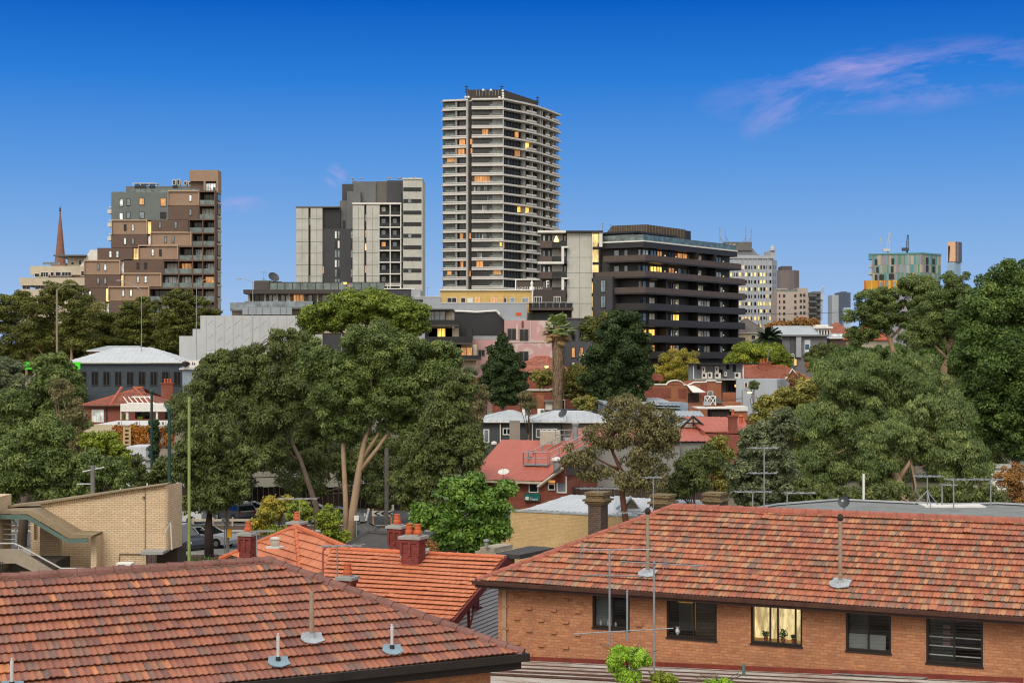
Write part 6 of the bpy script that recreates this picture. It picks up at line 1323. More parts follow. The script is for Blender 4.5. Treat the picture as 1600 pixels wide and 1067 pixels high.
b = MB(); ridge(b, r0_ + up, r1_ + up, .13, .38, 10); ridge(b, B2 + up, r1_ + up, .13, .38, 10); ridge(b, C2 + up, r1_ + up, .13, .38, 8); b.lathe(r1_ + Vector((0, 0, -.12)), [(.2, .05), (.2, .14), (.12, .22), (.02, .25)], 10); b.build('ridge_cap', CAP_L, T, parent=rf)
b = MB(); b.tube([r0_ + Vector((0, 0, -.06)), r1_ - Vector((0, 0, .06))], .15, 6); b.tube([B2 - Vector((0, 0, .05)), r1_ - Vector((0, 0, .06))], .13, 6); b.build('mortar_bed', M('mortar_grey', '#5E544C', .95, .2, 3), T, parent=rf)
b = MB(); ql.m(b, 0, LL + .1, z - .14, z + .02, .0, .13); ql.m(b, LL, LL + .1, z - .14, z + .02, -8, 0); b.build('gutter', M('gutter_black', '#211C1A', .45, .3, 3, stain=.1), T)
b = MB(); ql.m(b, 0, LL - .02, z - .32, z - .14, -.5, -.03); b.build('fascia', M('eave_dark', '#1E1714', .7), T)
b = MB(); ql.m(b, 0, LL - .5, 0, z - .32, -7.7, -.5); b.build('wall', BR_SAL, T)
nL = (B2 - A2).cross(r1_ - A2).normalized(); nL = nL if nL.z > 0 else -nL
roof_pipe(487, 924, 1001, A2, nL, .05, 'tall tan vent pipe standing in the middle of the near left roof', OLDPIPE, cap=None, fw=.22)
roof_pipe(434.5, 993, 1038, A2, nL, .032, 'short white vent pipe left of the tall tan one on the near left roof', PVC, BLACKM, M('flash_blue', '#6E8490', .5), 'cup', .2)
roof_pipe(612.5, 978, 1019, A2, nL, .032, 'short white vent pipe near the right corner of the near left roof', PVC, BLACKM, M('flash_blue', '#6E8490', .5), 'cup', .2)
roof_pipe(18.5, 1032, 1078, A2, nL, .032, 'white vent pipe at the bottom left corner of the photo', PVC, BLACKM, M('flash_blue', '#6E8490', .5), 'cup', .2)

# ---- rusty ribbed shed roof along the bottom
p1, p2, p3 = P(523, 1066, 44.2), P(825, 1033, 46.9), qw.pt(qw.a(1600), qw.z(1600, 1066), .15)
nS = (p2 - p1).cross(p3 - p1).normalized(); nS = nS if nS.z > 0 else -nS
T = thing('shed', 'long lean-to with a rust streaked ribbed metal roof along the bottom edge', 'shed', (5, 40, 0))
d_ = (p3 - p2).normalized(); tx = Vector((-nS.y, nS.x, 0)).normalized(); ty = nS.cross(tx); SHED_ROT = -math.atan2(d_.dot(ty), d_.dot(tx))
m, t, pp = newmat('rusty_metal'); uv = t.new('ShaderNodeUVMap'); uv.uv_map = 'UVMap'; mp = t.new('ShaderNodeMapping'); mp.inputs['Scale'].default_value = (1, 1, 1); t.link(uv.outputs[0], mp.inputs[0])
mp.inputs['Scale'].default_value = (.35, 3.2, 1); mp.inputs['Rotation'].default_value = (0, 0, SHED_ROT); n1 = t.noise(mp.outputs[0], 1.1, 6, .7); n2 = t.noise(mp.outputs[0], 3.5, 5, .7)
t.link(t.mix(t.ramp(n2, [(.52, (0, 0, 0, 1)), (.72, (1, 1, 1, 1))]), t.ramp(n1, [(.34, srgb('#A6A29C')), (.5, srgb('#928A82')), (.62, srgb('#7C6658')), (.75, srgb('#5E4438'))]), srgb('#5E4C42')), pp.inputs['Base Color']); pp.inputs['Roughness'].default_value = .7; pp.inputs['Metallic'].default_value = .2
q1, q2_ = hit(1750, 1190, p1, nS), hit(380, 1190, p1, nS); p3b = hit(1750, 1074, p1, nS)
b = MB(); dirw = (p3 - p2).normalized()
# ribs run parallel with the brick wall
o_, poly = p2, [p1, p2, p3b, q1, q2_]
tt = dirw; bb = nS.cross(tt); qq = [((p - o_).dot(bb), (p - o_).dot(tt)) for p in poly]; x0_ = min(k[0] for k in qq); x1_ = max(k[0] for k in qq); st = .055; i = 0; prev = None; x = x0_
while x < x1_:
    lo, hi = poly_clip(qq, 0, min(max(x, x0_ + 1e-4), x1_ - 1e-4)); ph = i % 11; h = (.085, .09, 0, -.01, 0, 0, .012, 0, 0, 0, -.01)[ph]; c = (o_ + bb * x + tt * lo + nS * h, o_ + bb * x + tt * hi + nS * h)
    if prev: b.poly(prev[0], c[0], c[1], prev[1])
    prev = c; x += st; i += 1
rf = b.build('roof', m, T)
b = MB(); x = x0_ + .03
while x < x1_:
    lo, hi = poly_clip(qq, 0, min(max(x, x0_ + 1e-4), x1_ - 1e-4)); b.tube([o_ + bb * x + tt * lo + nS * .03, o_ + bb * x + tt * hi + nS * .03], .045, 6); x += .52
b.build('rusted_rib', M('rib_rust', '#4A3128', .85, .35, 2.5), T, parent=rf)
b = MB(); b.tube([p1 + nS * .05, p2 + nS * .05], .05, 6); b.build('edge_flashing', M('red_oxide', '#6E2E22', .6, .3, 3), T)
b = MB(); f0, f1 = p2 + nS * .02, p3 + nS * .02; b.prism([f0, f1, f1 + Vector((0, 0, .14)), f0 + Vector((0, 0, .14))], (qw.n[0] * .04, qw.n[1] * .04, 0)); b.build('wall_flashing', M('red_oxide', '#6E2E22'), T)
b = MB(); b.prism([hit(1265, 1050, p1, nS) + nS * .05, hit(1450, 1061, p1, nS) + nS * .05, hit(1440, 1064, p1, nS) + nS * .05, hit(1290, 1054, p1, nS) + nS * .05], nS * .02); b.build('patch_flashing', M('flash_grey', '#8A8C88', .7, .3, 4), T)
b = MB(); b.box(-4, 14, 30, 34, 0, 3.6); b.build('wall', BR_SAL, T)
c = hit(1162, 1060, p1, nS); o = MB().tube([c, c + Vector((0, 0, .42))], .045, 8).build('vent_pipe', M('verdigris', '#4E6A60', .7)); tag(o, 'stubby green vent pipe on the rusty shed roof', 'vent pipe')

# ---- orange tiled cottage between the two roofs
ga = math.radians(22); u3 = (math.cos(ga), -math.sin(ga)); v3 = Vector((math.sin(ga), math.cos(ga), 0)); U3 = Vector((*u3, 0))
R1 = P(788, 871, 58); Ec = R1 - v3 * 4.8; Ec.z = PZ(968, Ec.y); L1 = R1 - U3 * 7.4; El = Ec - U3 * 5.6
T = thing('cottage', 'cottage with a bright orange terracotta tile roof, dark red barge board and white boarded gable', 'house', (R1.x - 5, R1.y, 0))
b = MB(); tiled(b, [El, Ec, R1, L1], .33, .24, sub=5); ns = (Ec - El).cross(R1 - El).normalized(); ns = ns if ns.z > 0 else -ns
b.slab([p - Vector((0, 0, .04)) for p in (El, Ec, R1, L1)], .05)
Eb, Ebl = R1 + v3 * 4.8, L1 + v3 * 4.8; Eb.z = Ebl.z = Ec.z; tiled(b, [Eb, Ebl, L1, R1], .33, .24, sub=2)
rf = b.build('roof', T_NEW, T)
Ap, H1, Bq, Lq = P(463, 822, 66), P(548, 857.5, 60.4), P(472, 918, 61), P(345, 872, 70); BK = P(520, 845, 74)
b = MB(); tiled(b, [Bq, H1, Ap], .33, .24, sub=5); tiled(b, [Lq, Bq, Ap], .33, .24, sub=5); tiled(b, [H1, BK, Ap], .33, .24, sub=2); tiled(b, [BK, Lq, Ap], .33, .24, sub=2); b.build('pyramid_roof', T_NEW, T)
b = MB(); ridge(b, L1 + up, R1 + up, .12, .38); ridge(b, H1 + up, Ap + up, .12, .38); ridge(b, Bq + up, Ap + up, .12, .36); ridge(b, Lq + up, Ap + up, .12, .38); b.build('ridge_cap', CAP_O, T, parent=rf)
DR = M('oxblood_trim', '#5A1A1A', .5, .15); b = MB(); dn = Vector((0, 0, -.28)); b.prism([R1 + U3 * .03, Ec + U3 * .03, Ec + U3 * .03 + dn, R1 + U3 * .03 + dn], U3 * .06); b.prism([R1 + U3 * .03, Eb + U3 * .03, Eb + U3 * .03 + dn, R1 + U3 * .03 + dn], U3 * .06)
b.build('barge_board', DR, T); p = Ec.lerp(R1, .3) - Vector((0, 0, .3)); b = MB(); b.tube([p, p - Vector((0, 0, .9)) - U3 * .0], .05, 4); b.tube([p - Vector((0, 0, .8)), p + v3 * .5 - Vector((0, 0, .1))], .04, 4); b.build('bracket', DR, T)
gw = U3 * -.5; g0, g1, g2_ = Ec + gw + v3 * .5, Eb + gw - v3 * .5, R1 + gw - Vector((0, 0, .12)); b = MB(); b.prism([Vector((g0.x, g0.y, 0)), g0 - Vector((0, 0, .1)), g2_, g1 - Vector((0, 0, .1)), Vector((g1.x, g1.y, 0))], U3 * -.2); gb = b.build('gable_wall', M('white_boards', '#D6D8DA', .7, .06), T)
b = MB()
for i in range(34):
    zz = 1.2 + i * .15; s0 = 0 if zz < g0.z else (zz - g0.z) / (g2_.z - g0.z); 
    if s0 < 1: p, r_ = g0.lerp(g2_, s0), g1.lerp(g2_, s0); p = Vector((p.x, p.y, zz)); r_ = Vector((r_.x, r_.y, zz)); b.prism([p, r_, r_ - Vector((0, 0, .03)), p - Vector((0, 0, .03))], U3 * .018)
b.build('board_shade_line', M('board_shadow', '#6E737A', .8), T, parent=gb)  # grey strips paint the shade line under each board
p = g0.lerp(g1, .28); b = MB(); zc = PZ(936, p.y); b.prism([p + U3 * .02 + Vector((0, 0, zc - p.z + k)) for k in (-.35, .35)] + [p + v3 * .5 + U3 * .02 + Vector((0, 0, zc - p.z + k)) for k in (.35, -.35)], U3 * .05); b.prism([p - v3 * .08 + U3 * .05 + Vector((0, 0, zc - p.z - .42)), p + v3 * .6 + U3 * .05 + Vector((0, 0, zc - p.z - .42)), p + v3 * .6 + U3 * .05 + Vector((0, 0, zc - p.z - .34)), p - v3 * .08 + U3 * .05 + Vector((0, 0, zc - p.z - .34))], U3 * .08); b.build('shutter', DR, T)
MB().ext([(El.x + 1, El.y + .6), (Ec.x - .8, Ec.y + .6), (Eb.x - .8, Eb.y - .6), (Ebl.x + 1, Ebl.y - .6)], 0, Ec.z - .15).build('wall', M('white_boards', '#D6D8DA'), T)
b = MB(); e0, e1 = El - v3 * .1, Ec - v3 * .1; b.tube([e0, e1], .07, 6); b.build('gutter', DR, T)
BR_CH = BRICK('chimney_red_brick', '#6E241C', '#84302A', '#6A4A40', .24, .086, .012); POT = M('terracotta_pot', '#A8522E')
def chimney2(px0, px1, ytop, ybase, Z, pots, lab=None, par=None, mat=BR_CH, rot=ga):
    s = Z / F; w = (px1 - px0) * s / 2 * .86; x = (PX(px0, Z) + PX(px1, Z)) / 2; zt, zb = PZ(ytop, Z), PZ(ybase, Z) - .5; u = (math.cos(rot), -math.sin(rot)); d = min(w, .32)
    b = MB(); b.obox((x, Z), u, w, d, zb, zt - .3); b.obox((x, Z), u, w + .05, d + .05, zt - .3, zt - .16)
    k = max(2, int(w / .14))
    vx, vy = -u[1], u[0]
    for i in range(k + 1):
        o = -w + 2 * w * i / k; cx_, cy_ = x + u[0] * o - vx * (d + .02), Z + u[1] * o - vy * (d + .02); b.obox((cx_, cy_), u, .045, .03, zt - .78, zt - .3)
    c = b.build('chimney', mat, T, parent=par) if par else b.build('chimney', mat, T)
    g = MB(); g.obox((x, Z), u, w + .1, d + .1, zt - .16, zt - .05); g.obox((x, Z), u, w * .8, d * .8, zt - .05, zt); g.build('chimney_cap', CONC2, T, parent=c)
    for i in range(pots):
        o = (i - (pots - 1) / 2) * .36; MB().lathe((x + u[0] * o, Z + u[1] * o, zt), [(.15, 0), (.16, .1), (.125, .2), (.13, .24), (.12, .3), (.11, .34), (.13, .36), (.13, .40)], 12).build('chimney_pot', POT, T, parent=c)
    return c
chimney2(376, 399, 830, 880, 63.5, 1, par=None); chimney2(453, 475, 813, 850, 71, 1); chimney2(609, 632, 818.5, 868, 61.5, 1); c4 = chimney2(629, 663, 834.5, 874, 58.6, 2); chimney2(531, 555, 898, 925, 54.5, 1)
b = MB(); b.prism([hit(x, y, R1, ns) + ns * .07 for x, y in ((625, 873), (631, 868), (650, 866), (662, 860), (672, 859), (668, 867), (655, 875), (640, 878))], ns * .02); b.build('flashing', LEAD, T)
c = P(430, 853, 63.2); b = MB(); b.lathe(c, [(.16, 0), (.2, .1), (.2, .28), (.24, .3), (.2, .36), (.05, .4)], 12); v = b.build('roof_ventilator', M('clear_plastic', '#B4ACA0', .2), T); b = MB(); b.obox((c.x, c.y), u3, .3, .25, c.z - .07, c.z); b.build('vent_base', WHITE, T, parent=v)
antenna(468, 779, 818, 66, (32, 27), 'tv antenna above the peak of the orange pyramid roof', ang=.1, n=9)
antenna(401, 830, 868, 62, (2, 27), 'tv antenna beside the left chimney of the orange roof', ang=.1, n=6)
antenna(527, 853, 903, 55, (24, 38), 'tv antenna in front of the middle of the orange roof', ang=.2, n=9)
o = MB().tube([P(504.5, 900, 54), P(504.5, 862, 54), P(505.5, 857, 54)], .035, 6).tube([P(505.5, 858, 54), P(508, 855, 54)], .07, 6).build('bent_pipe', M('pink_pipe', '#8A4A48', .6)); tag(o, 'thin dusty pink pipe with a bent top beside the middle antenna', 'pipe')
# small slate roof behind the ridge, rubble parapet
q = Fac(535, 78, 618, 76); house('outbuilding', 'dark slate roofed outbuilding just behind the orange roof ridge', 'shed', q, PZ(866, 77), 5, .75, .001, .001, TAUPE, M('slate_dark', '#3A3836', .8, .3, 3), 'flat')
q = Fac(742, 66, 800, 65); T = thing('outbuilding', 'low stone coloured parapet block with a small vent cap right of the orange ridge', 'shed', (*q.xy(.7, -1), 0)); rect(T, 'wall', M('rubble', '#8E8878', .9, .25, 2), q, (742, 862, 775, 900), (750, 855, 772, 862), o0=-1.5, o1=0); rect(T, 'roof', M('slate_dark', '#3A3836'), q, (772, 865, 812, 872), o0=-3, o1=0); c = P(760, 855, 65.5); MB().lathe(c, [(.08, 0), (.08, .25), (.14, .26), (.14, .33), (.03, .36)], 10).build('vent_cap', STEEL, T); rect(T, 'flashing', LEAD, q, (775, 866, 792, 870), o0=0, o1=.3)

# ---- yellow brick building with white ribbed roof
q = Fac(797.5, 100, 947, 97); q.L = 16
T = thing('brick_building', 'yellow brick building with a white ribbed metal roof and small louvred gable', 'building', (*q.xy(5, -5), 0))
zt = PZ(798.5, 100)
b = MB(); q.m(b, 0, 15, 0, zt, -.25, 0); q.m(b, 0, .25, 0, zt, -8, -.25); q.m(b, -1.08, 0, 0, PZ(833.5, 100), -3, -.1); b.build('wall', BR_YEL, T)
b = MB(); q.m(b, -.03, 15, zt, zt + .1, -.3, .05); q.m(b, -1.12, 0, PZ(833.5, 100), PZ(832, 100), -3, 0); b.build('coping', LEAD, T)
zr = PZ(771.5, 104.5); b = MB(); e0, e1, k0, k1 = q.pt(.7, zt + .1, -.6), q.pt(8.6, zt + .02, -.6), q.pt(2.0, zr, -5), q.pt(8.6, zr, -5)
ribbed(b, [e0, e1, k1, k0], .4, .03); ribbed(b, [e0, k0, q.pt(.7, zt, -10)], .4, .03); b.build('roof', TIN_W, T)
b = MB(); gx = (971, 986, 1001); b.prism([P(971, 795, 98), P(1001, 795, 97), P(986, 777, 97.5)], (0, .3, 0)); g = b.build('louvred_gable', M('gable_taupe', '#8E8478'), T); b = MB(); [b.tube([P(975 + i * 1.6, 792 - i * 2.6, 97.6), P(997 - i * 1.6, 792 - i * 2.6, 97.0)], .035, 4) for i in range(5)]; b.build('louvre', M('gable_dark', '#5A5248'), T, parent=g)
b = MB(); b.prism([P(969, 797, 97.5), P(986, 776, 97.3), P(987.5, 776.5, 97.3), P(972, 797, 97.5)], (0, .8, 0)); b.prism([P(1003, 797, 97), P(986, 776, 97.3), P(984.5, 776.5, 97.3), P(1000, 797, 97)], (0, .8, 0)); b.prism([P(962, 792, 98.5), P(986, 776, 97.4), P(960, 774, 101)], (0, 0, -.05)); b.build('gable_trim', TIN_W, T)
b = MB(); ribbed(b, [q.pt(8.5, zt - .05, -.6), q.pt(15, zt - .1, -.6), q.pt(15, zt + .5, -4), q.pt(8.5, zt + .5, -4)], .4, .03); b.slab([P(1003, 806, 95), P(1022, 786, 100), P(1107, 786, 98), P(1110, 806, 92)], .1); b.slab([P(1048, 779.5, 99), P(1106, 781, 98), P(1106, 790, 95), P(1048, 790, 95)], .12); b.build('lower_roof', TIN_W, T)
# old dark chimneys behind the right roof
def old_chimney(px0, px1, yt, Z, lab, yb=850):
    T = thing('brick_chimney', lab, 'chimney', (PX((px0 + px1) / 2, Z), Z, 0)); s = Z / F; w = (px1 - px0) * s / 2; x = PX((px0 + px1) / 2, Z); zt = PZ(yt, Z); k = w * .8
    b = MB(); b.obox((x, Z), U_, k, .4, 0, zt - .55); b.build('stack', BR_DRK, T); b = MB()
    for i, (e, h0, h1) in enumerate(((.05, .55, .48), (.12, .48, .38), (.2, .38, .3), (.08, .3, .12), (.14, .12, 0))): b.obox((x, Z), U_, k + e, .4 + e, zt - h0, zt - h1)
    b.build('corbel', BRICK('corbel_brick', '#4A3A2E', '#6E5A3C', '#8A7450', .24, .086, .016), T)
old_chimney(921, 948, 768, 66, 'tall dark brick chimney with a flared corbelled top in front of the yellow brick wall')
old_chimney(1022, 1050, 772, 66, 'short dark brick chimney rising over the left end of the mottled ridge'); old_chimney(1104, 1130, 769, 68, 'squat brown brick chimney just right of the other ridge chimney')
for (px, yt, yb, l, r, Z, lab, kw) in ((934, 763, 772, 28, 34, 64, 'flat tv antenna lying on the dark brick chimney top', dict(n=12)), (1021, 746, 795, 13, 13, 62, 'tv antenna on a thin pole left of the short ridge chimney', dict(n=5)), (965, 801, 832, 2, 44, 58, 'tv antenna rising in front of the yellow brick wall', dict(n=6)),
    (1194, 700, 800, 22, 21, 60, 'tall double tv antenna mast behind the ridge', dict(n=5, double=(739, (22, 20)))), (1176, 768, 800, 28, 30, 59, 'low tv antenna beside the tall double mast', dict(n=7)), (1230, 770, 800, 4, 44, 59, 'drooping tv antenna behind the ridge right of the double mast', dict(n=5)),
    (1449, 744, 790, 17, 26, 61, 'tripod tv antenna on the grey flat roof', dict(n=6, tripod=True)), (1490, 749, 793, 10, 35, 60, 'tv antenna with a long boom on the grey flat roof', dict(n=5)), (1472, 757, 789, 1, 24, 61, 'low angled antenna bracket on the grey flat roof', dict(n=2)), (1548, 749, 792, 22, 20, 60, 'rightmost tv antenna on the grey flat roof', dict(n=5))):
    antenna(px, yt, yb, Z, (l, r), lab, **kw)
o = MB().tube([P(1349.5, 784, 63), P(1349.5, 740, 63)], .05, 8).build('pole', WHITE); tag(o, 'plain white pole standing on the far edge of the grey flat roof', 'pole')
dish(1319, 784, 55, .22, 'dark satellite dish on the ridge of the mottled tile roof', stand=.4, yaw=-.5, tilt=.3)
# grey flat roofed block behind
zf = 7.75; g_ = lambda x, y: P(x, y, (HC - zf) * F / (y - HY))
T = thing('flat_roof_block', 'large grey flat roof with weathered membrane behind the mottled ridge', 'building', (*g_(1400, 800).xy, 0))
pts = [g_(1120, 806), g_(1215, 790), g_(1310, 782.5), g_(1480, 790), g_(1560, 788.5), g_(1700, 796), g_(1700, 840), g_(1120, 840)]
MB().ext([(p.x, p.y) for p in pts], 0, zf).build('roof', M('bitumen_grey', '#6E7270', .9, .2, .8, stain=.3), T)
b = MB(); [b.tube([a_ + Vector((0, 0, .05)), c_ + Vector((0, 0, .05))], .06, 4) for a_, c_ in zip(pts[:5], pts[1:6])]; b.build('edge_flashing', STEEL, T); b = MB(); c = g_(1482, 789); b.box(c.x - 1.2, c.x + 1.2, c.y - 1, c.y, zf, zf + .06); b.build('patch', WHITE, T)

# ---- near antennas over the shed roof
def near_antenna(px, yt, yb, Z, booms, lab, els):
    x = PX(px, Z); T = thing('tv_antenna', lab, 'tv antenna', (x, Z, PZ(yb, Z))); G = M('antenna_zinc', '#8C9094', .5, .15, 6, metal=.4)
    MB().tube([(x, Z, PZ(yb, Z)), (x, Z, PZ(yt, Z))], .028, 8).build('mast', G, T)
    for (x0, y0, x1, y1, dz, n, el, up_) in booms:
        a_, c_ = P(x0, y0, Z - dz), P(x1, y1, Z + dz); b = MB(); b.tube([a_, c_], .016, 6); d = (c_ - a_).normalized(); e = Vector((-d.y, d.x, 0)).normalized(); e = (e + Vector((.35, 0, -.12))).normalized()
        for i in range(n): p = a_.lerp(c_, (i + .4) / n); l = el * (1.1 - .6 * i / n); b.tube([p - e * l, p + e * l], .006, 4)
        if up_: p = a_.lerp(c_, up_); b.tube([p + Vector((-.02, 0, -.22)), p + Vector((.03, 0, .0)), p + Vector((-.06, 0, .25))], .012, 4); b.tube([p + Vector((-.08, 0, -.2)), p + Vector((-.02, 0, .2))], .008, 4)
        b.build('boom', G, T)
    return T
near_antenna(952.5, 857, 1008, 42, [(906, 859, 1018, 858, .0, 12, .22, .04), (913, 898, 1008, 900, .5, 9, .6, 0)], 'left foreground tv antenna with a thin spiky boom in front of the brick wall', 1)
near_antenna(980, 921, 1000, 41.5, [(897, 990, 1052, 981, .3, 6, .45, 0)], 'middle foreground antenna with a low wide boom under the first window', 1)
near_antenna(1022, 876, 1049, 40.5, [(968, 877, 1104, 884, .4, 14, .4, .53)], 'right foreground tv antenna on the tallest mast in front of the brick wall', 1)

# ---- cream brick building at left
Z = 71; q = Fac(-10, Z, 265)
T = thing('brick_building', 'cream brick building with a raked top, outside stair and green fascia at left', 'building', (*q.xy(6, -4), 0))
def pp_(pts, o=0): return [q.pt(q.a(x), q.z(x, y), o) for x, y in pts]
nv = Vector((*q.n, 0))
b = MB(); b.prism(pp_([(152, 905), (152, 836), (125, 832), (104, 822), (64, 795), (64, 793), (259, 762), (259, 860), (228, 861), (228, 905)]), -nv * .3); b.build('wall', BR_CRM, T)
b = MB(); b.prism(pp_([(64, 793), (259, 762), (259, 757), (64, 787)], .03), -nv * .4); b.build('soldier_course', BRICK('cream_soldier', '#B89068', '#C6A27C', '#705A40', .086, .4, .012), T)
b = MB(); b.prism([*pp_([(259, 757), (259, 860)], .03), *pp_([(264.5, 862), (264.5, 760)], -2.2)], (.1, .1, 0)); b.build('return_wall', BR_CRM, T)
b = MB(); b.prism(pp_([(16, 792), (64, 787), (263, 756), (263, 754.5), (60, 784), (16, 789)], .2), -nv * .9); b.build('roof', M('roof_edge_tan', '#7E7058', .8, .2, 1), T)
b = MB(); b.prism(pp_([(16, 798), (60, 799), (122, 836), (152, 834), (152, 841), (121, 842), (59, 806), (16, 805)], 1.6), -nv * .12); b.build('green_fascia', M('sage_fascia', '#4E6258', .6), T)
b = MB(); b.prism(pp_([(16, 797), (60, 797.5), (122, 834), (158, 832), (160, 830), (128, 828), (66, 792), (18, 793)], 1.6), -nv * 3); b.build('stair_roof', M('roof_edge_tan', '#7E7058'), T)
rect(T, 'inner_wall', BR_CRM, q, (50, 800, 81, 905), o0=-1.6, o1=-1.2); rect(T, 'inner_wall', BR_CRM, q, (16, 800, 160, 905), o0=-3.2, o1=-3.0); rect(T, 'pier', BR_CRM, q, (150, 834, 159, 905), o0=-.3, o1=.9); rect(T, 'post', BR_CRM, q, (34, 800, 38, 850), o0=-2, o1=-1.8)
b = MB(); q.r(b, -30, 772, 14.5, 905, -.3, 2.2); w = b.build('side_wall', BR_CRM, T); win(T, q, 2, 821, 6, 836, G_BLUE, WHITE, 2.2, .04)
b = MB(); b.prism(pp_([(14, 850), (42, 849), (52, 851), (115, 889), (92, 893), (46, 871), (28, 871), (0, 887), (0, 876), (14, 868)], 2.0), -nv * .15); b.build('stair_balustrade', M('stair_concrete', '#8A8070', .85, .15, 1, stain=.2), T)
b = MB(); hr = pp_([(14, 846), (20, 841), (42, 841), (52, 845), (114, 879), (150, 879)], 1.9)
for a_, c_ in zip(hr, hr[1:]): b.tube([a_, c_], .04, 6)
for x, y0, y1 in ((20, 841, 849), (50, 844, 851), (115, 879, 888), (132, 879, 888), (149, 879, 888)): b.tube(pp_([(x, y0), (x, y1)], 1.9), .03, 5)
for i in range(4): b.tube(pp_([(16, 815 + i * 8), (37, 815 + i * 8)], 1.0), .03, 4)
b.tube(pp_([(30, 807), (36, 815), (36, 850)], 1.0), .04, 4); b.build('handrail', M('rail_grey', '#A2A29C', .5), T)
b = MB(); q.r(b, 27, 872, 100, 920, -1, 1.2); b.build('stair_underside', M('stair_shadow', '#3E3630'), T)  # dark block, its colour painting the shade beneath the stair
b = MB(); [b.tube(pp_([(x, 868), (x, 890)], 2.1), .02, 4) for x in range(0, 28, 3)]; b.tube(pp_([(0, 873), (27, 873)], 2.1), .025, 4); b.build('picket', BLACKM, T)
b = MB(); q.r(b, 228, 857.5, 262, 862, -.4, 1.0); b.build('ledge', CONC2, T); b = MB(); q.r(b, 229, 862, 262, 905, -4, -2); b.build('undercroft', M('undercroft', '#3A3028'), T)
b = MB(); b.tube(pp_([(187, 885), (187, 865), (228, 865)], .05), .03, 4); b.tube(pp_([(227, 762), (227, 858)], .03), .018, 4); q.r(b, 223, 775, 226, 778, 0, .1); b.build('conduit', M('conduit_grey', '#6A6258'), T)
b = MB(); [b.tube(pp_([(184, y), (184, y - 5)], -.5), .03, 4) for y in (769,)]; b.tube(pp_([(226, 762), (226, 756)], -.5), .03, 4); b.tube(pp_([(260, 830), (268, 815), (270, 858)], .2), .03, 4); b.build('rail_post', WHITE, T)
# balconette
b = MB(); q.r(b, 262, 828, 270, 857, -3.2, -2.4); b.build('balconette', LGREY, T)
U = thing('air_conditioner', 'white air conditioner behind the near roof ridge by the cream brick wall', 'air conditioner', q.pt(q.a(194), PZ(890, 68), 2.5)); qq = Fac(180, 67, 206); rect(U, 'casing', WHITE, qq, (181, 880, 205, 895), o0=-.6, o1=0); rect(U, 'fan_grille', GREY, qq, (184, 882, 195, 893), o0=0, o1=.04)
# utility poles
def pole(name, lab, px, yt, Z, r, mat, cap=None, zb=0):
    x = PX(px, Z); b = MB().tube([(x, Z, zb), (x, Z, PZ(yt, Z))], [r, r * .9], 10)
    if cap: b.lathe((x, Z, PZ(yt, Z)), [(r * 1.6, -.1), (r * 1.6, .05), (r * .6, .25)], 8)
    return tag(b.build(name, mat), lab, 'pole')
pole('flag_pole', 'tall pale olive green pole in front of the central trees', 295.5, 620, 84, .085, M('olive_pole', '#7E8A4E', .6, .15, 2))
pole('utility_pole', 'dark green steel pole at the right corner of the cream brick wall', 264.5, 640, 95, .11, M('green_pole', '#1E3A30', .5), 1); pole('utility_pole', 'thinner dark green pole rising in front of the red tiled house', 237, 612, 130, .12, M('green_pole', '#1E3A30'), 1)
T = thing('power_pole', 'short grey timber power pole with cross arms above the cream brick roof', 'power pole', (PX(145, 88), 88, 0)); MB().tube([P(145, 900, 88) * 1, P(145, 727, 88)], .13, 8).build('pole', M('grey_timber', '#6A6760', .85, .2, 2), T); MB().tube([P(129, 737, 88), P(163, 730, 88)], .05, 6).tube([P(120, 756, 88), P(142, 756, 88)], .04, 6).build('cross_arm', STEEL, T)
# ================================================================ TREES
def leafmat(name, stops, rough=.55, trans=.26):
    if name in MATS: return MATS[name]
    m = bpy.data.materials.new(name); m.use_nodes = True; t = NT(m.node_tree); MATS[name] = m; p = t.n['Principled BSDF']; o = t.n['Material Output']
    at = t.new('ShaderNodeAttribute'); at.attribute_name = 'tint'
    c = t.ramp(at.outputs['Fac'], [((i + .0) / max(1, len(stops) - 1), leafy(s)) for i, s in enumerate(stops)])
    t.link(c, p.inputs['Base Color']); p.inputs['Roughness'].default_value = rough; p.inputs['Specular IOR Level'].default_value = .3
    tl = t.new('ShaderNodeBsdfTranslucent'); t.link(c, tl.inputs[0]); mx = t.new('ShaderNodeMixShader'); mx.inputs[0].default_value = trans
    t.link(p.outputs[0], mx.inputs[1]); t.link(tl.outputs[0], mx.inputs[2]); t.link(mx.outputs[0], o.inputs[0]); return m
